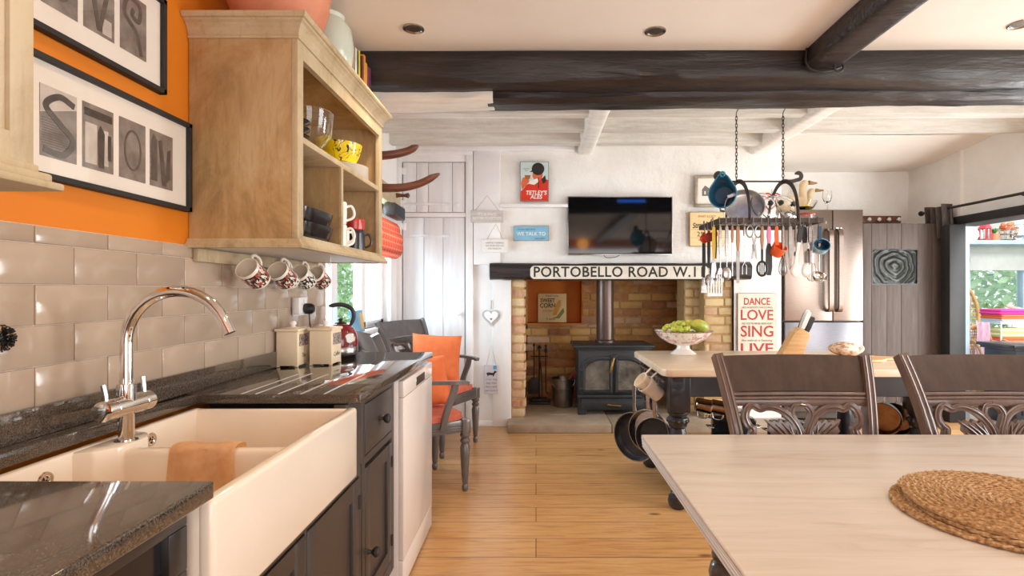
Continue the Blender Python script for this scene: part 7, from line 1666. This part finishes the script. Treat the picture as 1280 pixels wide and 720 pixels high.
for zz, r in ((0.01, 0.07), (0.08, 0.09), (0.15, 0.10)): b.tube([(r * math.cos(a * PI / 12), r * math.sin(a * PI / 12), zz) for a in range(24)], 0.005, 6, closed=True)
for i in range(10):
    a = i * PI / 5; b.tube([(0.07 * math.cos(a), 0.07 * math.sin(a), 0.01), (0.10 * math.cos(a), 0.10 * math.sin(a), 0.15)], 0.003, 6)
b.build('wires', t); b = MB(pm('orange_flowers', '#e77a4c', '#d9603a', 30, rough=0.6))
for i in range(14): b.ball(0.025, T(R.uniform(-.06, .06), R.uniform(-.06, .06), 0.14 + R.uniform(0, .07)), 10, 6)
tag(b.build('flowers', None, (sx(1260), 6.72, SHZ)), 'orange paper flowers bunched in the brown wire basket', 'flowers', kind='stuff')
b = MB(M['glass']); b.lathe([(0, 0), (0.06, 0), (0.09, 0.06), (0.08, 0.14), (0.05, 0.19), (0.055, 0.2), (0.045, 0.2), (0.07, 0.14), (0.08, 0.06), (0, 0.01)], 28); tag(b.build('glass_jar', None, (sx(1274), 6.72, SHZ)), 'round glass jar at the picture edge on the conservatory shelf', 'jar')
# wicker peacock chair
M['wicker'] = pm('wicker_cane', '#c79a66', '#a87b48', 22, rough=0.6)
def wicker_chair(label, cx, cy, rz, high, sc=1.0):
    t = thing('wicker_chair', label, 'chair', (cx, cy, 0), rz, 'wicker chairs in the conservatory'); t.scale = (sc, sc, 1)
    bt = MB(M['wicker']); W2, H0, H1 = 0.32, 0.42, high
    edge = [(W2 * math.sin(a), 0.20, (H0 + H1) / 2 + (H1 - H0) / 2 * -math.cos(a)) for a in [k * 2 * PI / 32 for k in range(32)]]
    bt.tube(edge, 0.022, 8, closed=True); bt.build('back_rim', t)
    bt = MB(M['wicker'])
    for i in range(-6, 7):
        x = i * W2 / 7; k_ = math.sqrt(max(0, 1 - (x / W2) ** 2)) * (H1 - H0) / 2; m_ = (H0 + H1) / 2
        bt.tube([(x * .4, 0.2, H0), (x, 0.225, m_), (x, 0.2, m_ + k_)], 0.006, 6)
    for i in range(1, 14):
        z = H0 + (H1 - H0) * i / 14; k_ = math.sqrt(max(0, 1 - ((z - (H0 + H1) / 2) / ((H1 - H0) / 2)) ** 2)) * W2
        bt.tube([(-k_, 0.2, z), (0, 0.23, z), (k_, 0.2, z)], 0.006, 6)
    bt.build('woven_back', t)
    bt = MB(M['wicker']); bt.lathe([(0, 0.40), (0.28, 0.40), (0.30, 0.42), (0.28, 0.44), (0, 0.445)], 32); bt.lathe([(0.2, 0.0), (0.22, 0.02), (0.15, 0.2), (0.27, 0.40)], 28, cap=False); bt.build('seat', t)
    for s in (-1, 1):
        bt = MB(M['wicker']); pts = [(s * (0.30), 0.16, 0.46), (s * 0.33, 0.10, 0.62), (s * 0.34, -0.02, 0.70), (s * 0.34, -0.16, 0.66), (s * 0.31, -0.24, 0.52), (s * 0.27, -0.22, 0.43)]; bt.tube(spline(pts, 5), 0.02, 8)
        for k_ in range(5): y = 0.1 - k_ * 0.075; bt.tube([(s * 0.3, y, 0.43), (s * 0.335, y, 0.66)], 0.006, 6)
        bt.build('arm', t)
wicker_chair('tall round backed wicker chair by the conservatory window', 5.23, 6.45, 0.1, PZ(352, 6.35))
wicker_chair('low wicker chair just inside the conservatory doorway', 4.77, 5.66, 0.1, PZ(408, 5.75), 0.55)
b = MB(pm('pink_throw', '#e6b7cf', '#f0d7e2', 18, (6, 1, 1), rough=0.9)); x_ = 4.77
b.surf(lambda u, v: Vector((-0.075 + 0.15 * u + 0.01 * math.sin(v * 7), (-0.035 if v < 0.9 else 0.0) + 0.008 * math.sin(u * 12), 0.9 - 0.5 * v)), 14, 20, thick=0.006); tag(b.build('throw', None, (x_, 5.745, 0.0), (0, 0, 0.1), ang=80), 'pale pink striped throw over the low wicker chair', 'throw')
b = MB(pm('turquoise_yarn', '#2f9cc0', '#217fa3', 30, rough=0.9))
for i in range(60): b.ball(0.032, T(R.uniform(-.08, .08), R.uniform(-.05, .05), R.uniform(0.02, .09)) @ SC(1, 1, .8), 8, 6)
tag(b.build('pom_pom_cushion', None, (4.79, 5.58, 0.447)), 'bright blue tufted cushion on the low wicker chair', 'cushion')
# stand with folded blankets
tx = 5.20; TYY = 5.9; t = thing('blanket_stand', 'white wire shelf stand holding bright folded blankets', 'shelf', (tx, TYY, 0)); b = MB(M['white_gloss'])
for s in (-1, 1):
    for y in (-0.16, 0.16): b.tube([(s * 0.205, y, 0), (s * 0.205, y, 0.90)], 0.008, 8)
b.build('frame', t); b = MB(M['white_gloss'])
zsh = [PZ(440, 6.3), PZ(418, 6.3)]
SZ2 = [0.56, 0.69, 0.885]
for z in SZ2: b.box(-0.205, 0.205, -0.15, 0.15, z - 0.010, z, 0.003)
b.build('shelf', t)
def folded(label, z, h, col, w=0.185, dx=0):
    t = thing('folded_blanket', label, 'blanket', (tx + dx, TYY, z), 0, 'folded blankets on the white stand'); mt = pm('blanket_' + col[1:], col, col, 40, rough=0.95, bump=0.4, bscale=120)
    b = MB(mt); b.box(-w, w, -0.145, 0.14, 0, h * .52, h * .24, 3); b.box(-w * .98, w * .97, -0.148, 0.14, h * .48, h, h * .24, 3); b.build('folds', t)
zt = 0.8855
folded('pale grey blue blanket at the foot of the top stack on the stand', zt, 0.043, '#c2c9cf'); folded('orange blanket under the pink one on the stand', zt + 0.0435, 0.045, '#ee7440'); folded('hot pink blanket on top of the white stand', zt + 0.089, 0.06, '#ea3f92', 0.195, -0.005)
zt = 0.6905
folded('orange red blanket at the foot of the middle stack on the stand', zt, 0.04, '#ee6a45'); folded('pale yellow blanket in the middle of the white stand', zt + 0.0405, 0.095, '#e5df9e', 0.19)
zt = 0.5605
folded('turquoise blanket on the lowest shelf of the white stand', zt, 0.05, '#4aa7b4'); folded('crimson blanket in the lowest stack on the stand', zt + 0.0505, 0.055, '#d8415a')
b = MB(M['china']); b.lathe([(0, 0), (0.05, 0), (0.09, 0.04), (0.08, 0.10), (0.05, 0.12), (0, 0.125)], 28); tag(b.build('ginger_pot', None, (tx + 0.25, 6.55, 0.641 if False else 0.9425 + 0.0)), 'white lidded pot behind the pink blanket', 'pot') if False else b.bm.free()
# white flowered lamp at the sill
t = thing('vase_of_flowers', 'white vase with pale flowers on the conservatory sill', 'vase', (PX(1272, 6.85), 6.86, 0.641)); b = MB(M['china']); b.lathe([(0, 0), (0.07, 0), (0.10, 0.07), (0.09, 0.16), (0.05, 0.22), (0.06, 0.24), (0.05, 0.24), (0, 0.2)], 28); b.build('body', t)
b = MB(pm('pale_petals', '#f0d7c8', '#e9a58c', 20, rough=0.7))
for i in range(26): b.ball(0.04, T(R.uniform(-.14, .14), R.uniform(-.08, .08), 0.30 + R.uniform(-.06, .1)) @ SC(1, 1, .7), 10, 6)
b.build('flowers', t)
# black cabinet at the right edge, in the kitchen doorway
t = thing('black_cabinet', 'black wooden cabinet with a moulded top inside the conservatory doorway', 'cabinet', (4.56, 5.0, 0)); b = MB(M['ebony'])
hz = PZ(430, 4.95); b.box(-0.20, 0.5, -0.15, 0.2, 0, hz - 0.03, 0.004); b.build('carcass', t); b = MB(M['ebony']); b.box(-0.25, 0.55, -0.19, 0.24, hz - 0.03, hz, 0.006); b.box(-0.225, 0.525, -0.17, 0.22, hz - 0.055, hz - 0.0305, 0.004); b.build('top', t)
b = MB(pm('dark_panel_glass', '#25272a', '#1c1e20', 5, rough=0.1)); b.box(-0.15, 0.15, -0.158, -0.148, 0.1, hz - 0.10, 0.002); b.build('door', t)
# ---- greenery outside
def hedge(name, label, x0, x1, y0, y1, z0, z1, n_, s, cols, seed):
    rr_ = random.Random(seed); ms = [pm(name + str(i) + '_leaf', c_, c_, 3, rough=0.6) for i, c_ in enumerate(cols)]
    t = bmesh.new()
    for i in range(n_):
        c_ = Vector((rr_.uniform(x0, x1), rr_.uniform(y0, y1), rr_.uniform(z0, z1)))
        a = Vector((rr_.gauss(0, 1), rr_.gauss(0, 1), rr_.gauss(0, 1))).normalized(); d = a.cross(Vector((rr_.gauss(0, 1), rr_.gauss(0, 1), 1))).normalized(); l = s * rr_.uniform(.6, 1.3)
        vs = [t.verts.new(c_ + q_) for q_ in (-a * l, d * l * .45, a * l, -d * l * .45)]; f_ = t.faces.new(vs); f_.material_index = rr_.randrange(len(ms))
    me = bpy.data.meshes.new(name); t.to_mesh(me); t.free()
    for m_ in ms: me.materials.append(m_)
    o = bpy.data.objects.new(name, me); COL.objects.link(o); return tag(o, label, 'hedge', kind='stuff')
hedge('garden_hedge', 'leafy green hedge outside the window beside the worktop', -4.2, -3.2, 5.2, 11.0, 0.0, 3.4, 9000, 0.08, ['#8fc06a', '#b4d88a', '#6fa556', '#d6ebb2'], 4)
hedge('garden_hedge', 'pale sunlit hedge outside the conservatory window', 5.0, 12.0, 9.0, 10.6, 0.0, 3.2, 9000, 0.10, ['#b2d49c', '#d9ecc6', '#93c080', '#f0f7e6'], 5)
solid('ground_outside', pm('garden_lawn', '#93ad6c', '#7c985a', 3, rough=0.9), [(-14, -1.5, -6, 20, -0.3, -0.1), (-1.5, 14, 7.7, 20, -0.3, -0.1), (4.3, 14, -6, 7.7, -0.3, -0.1)])
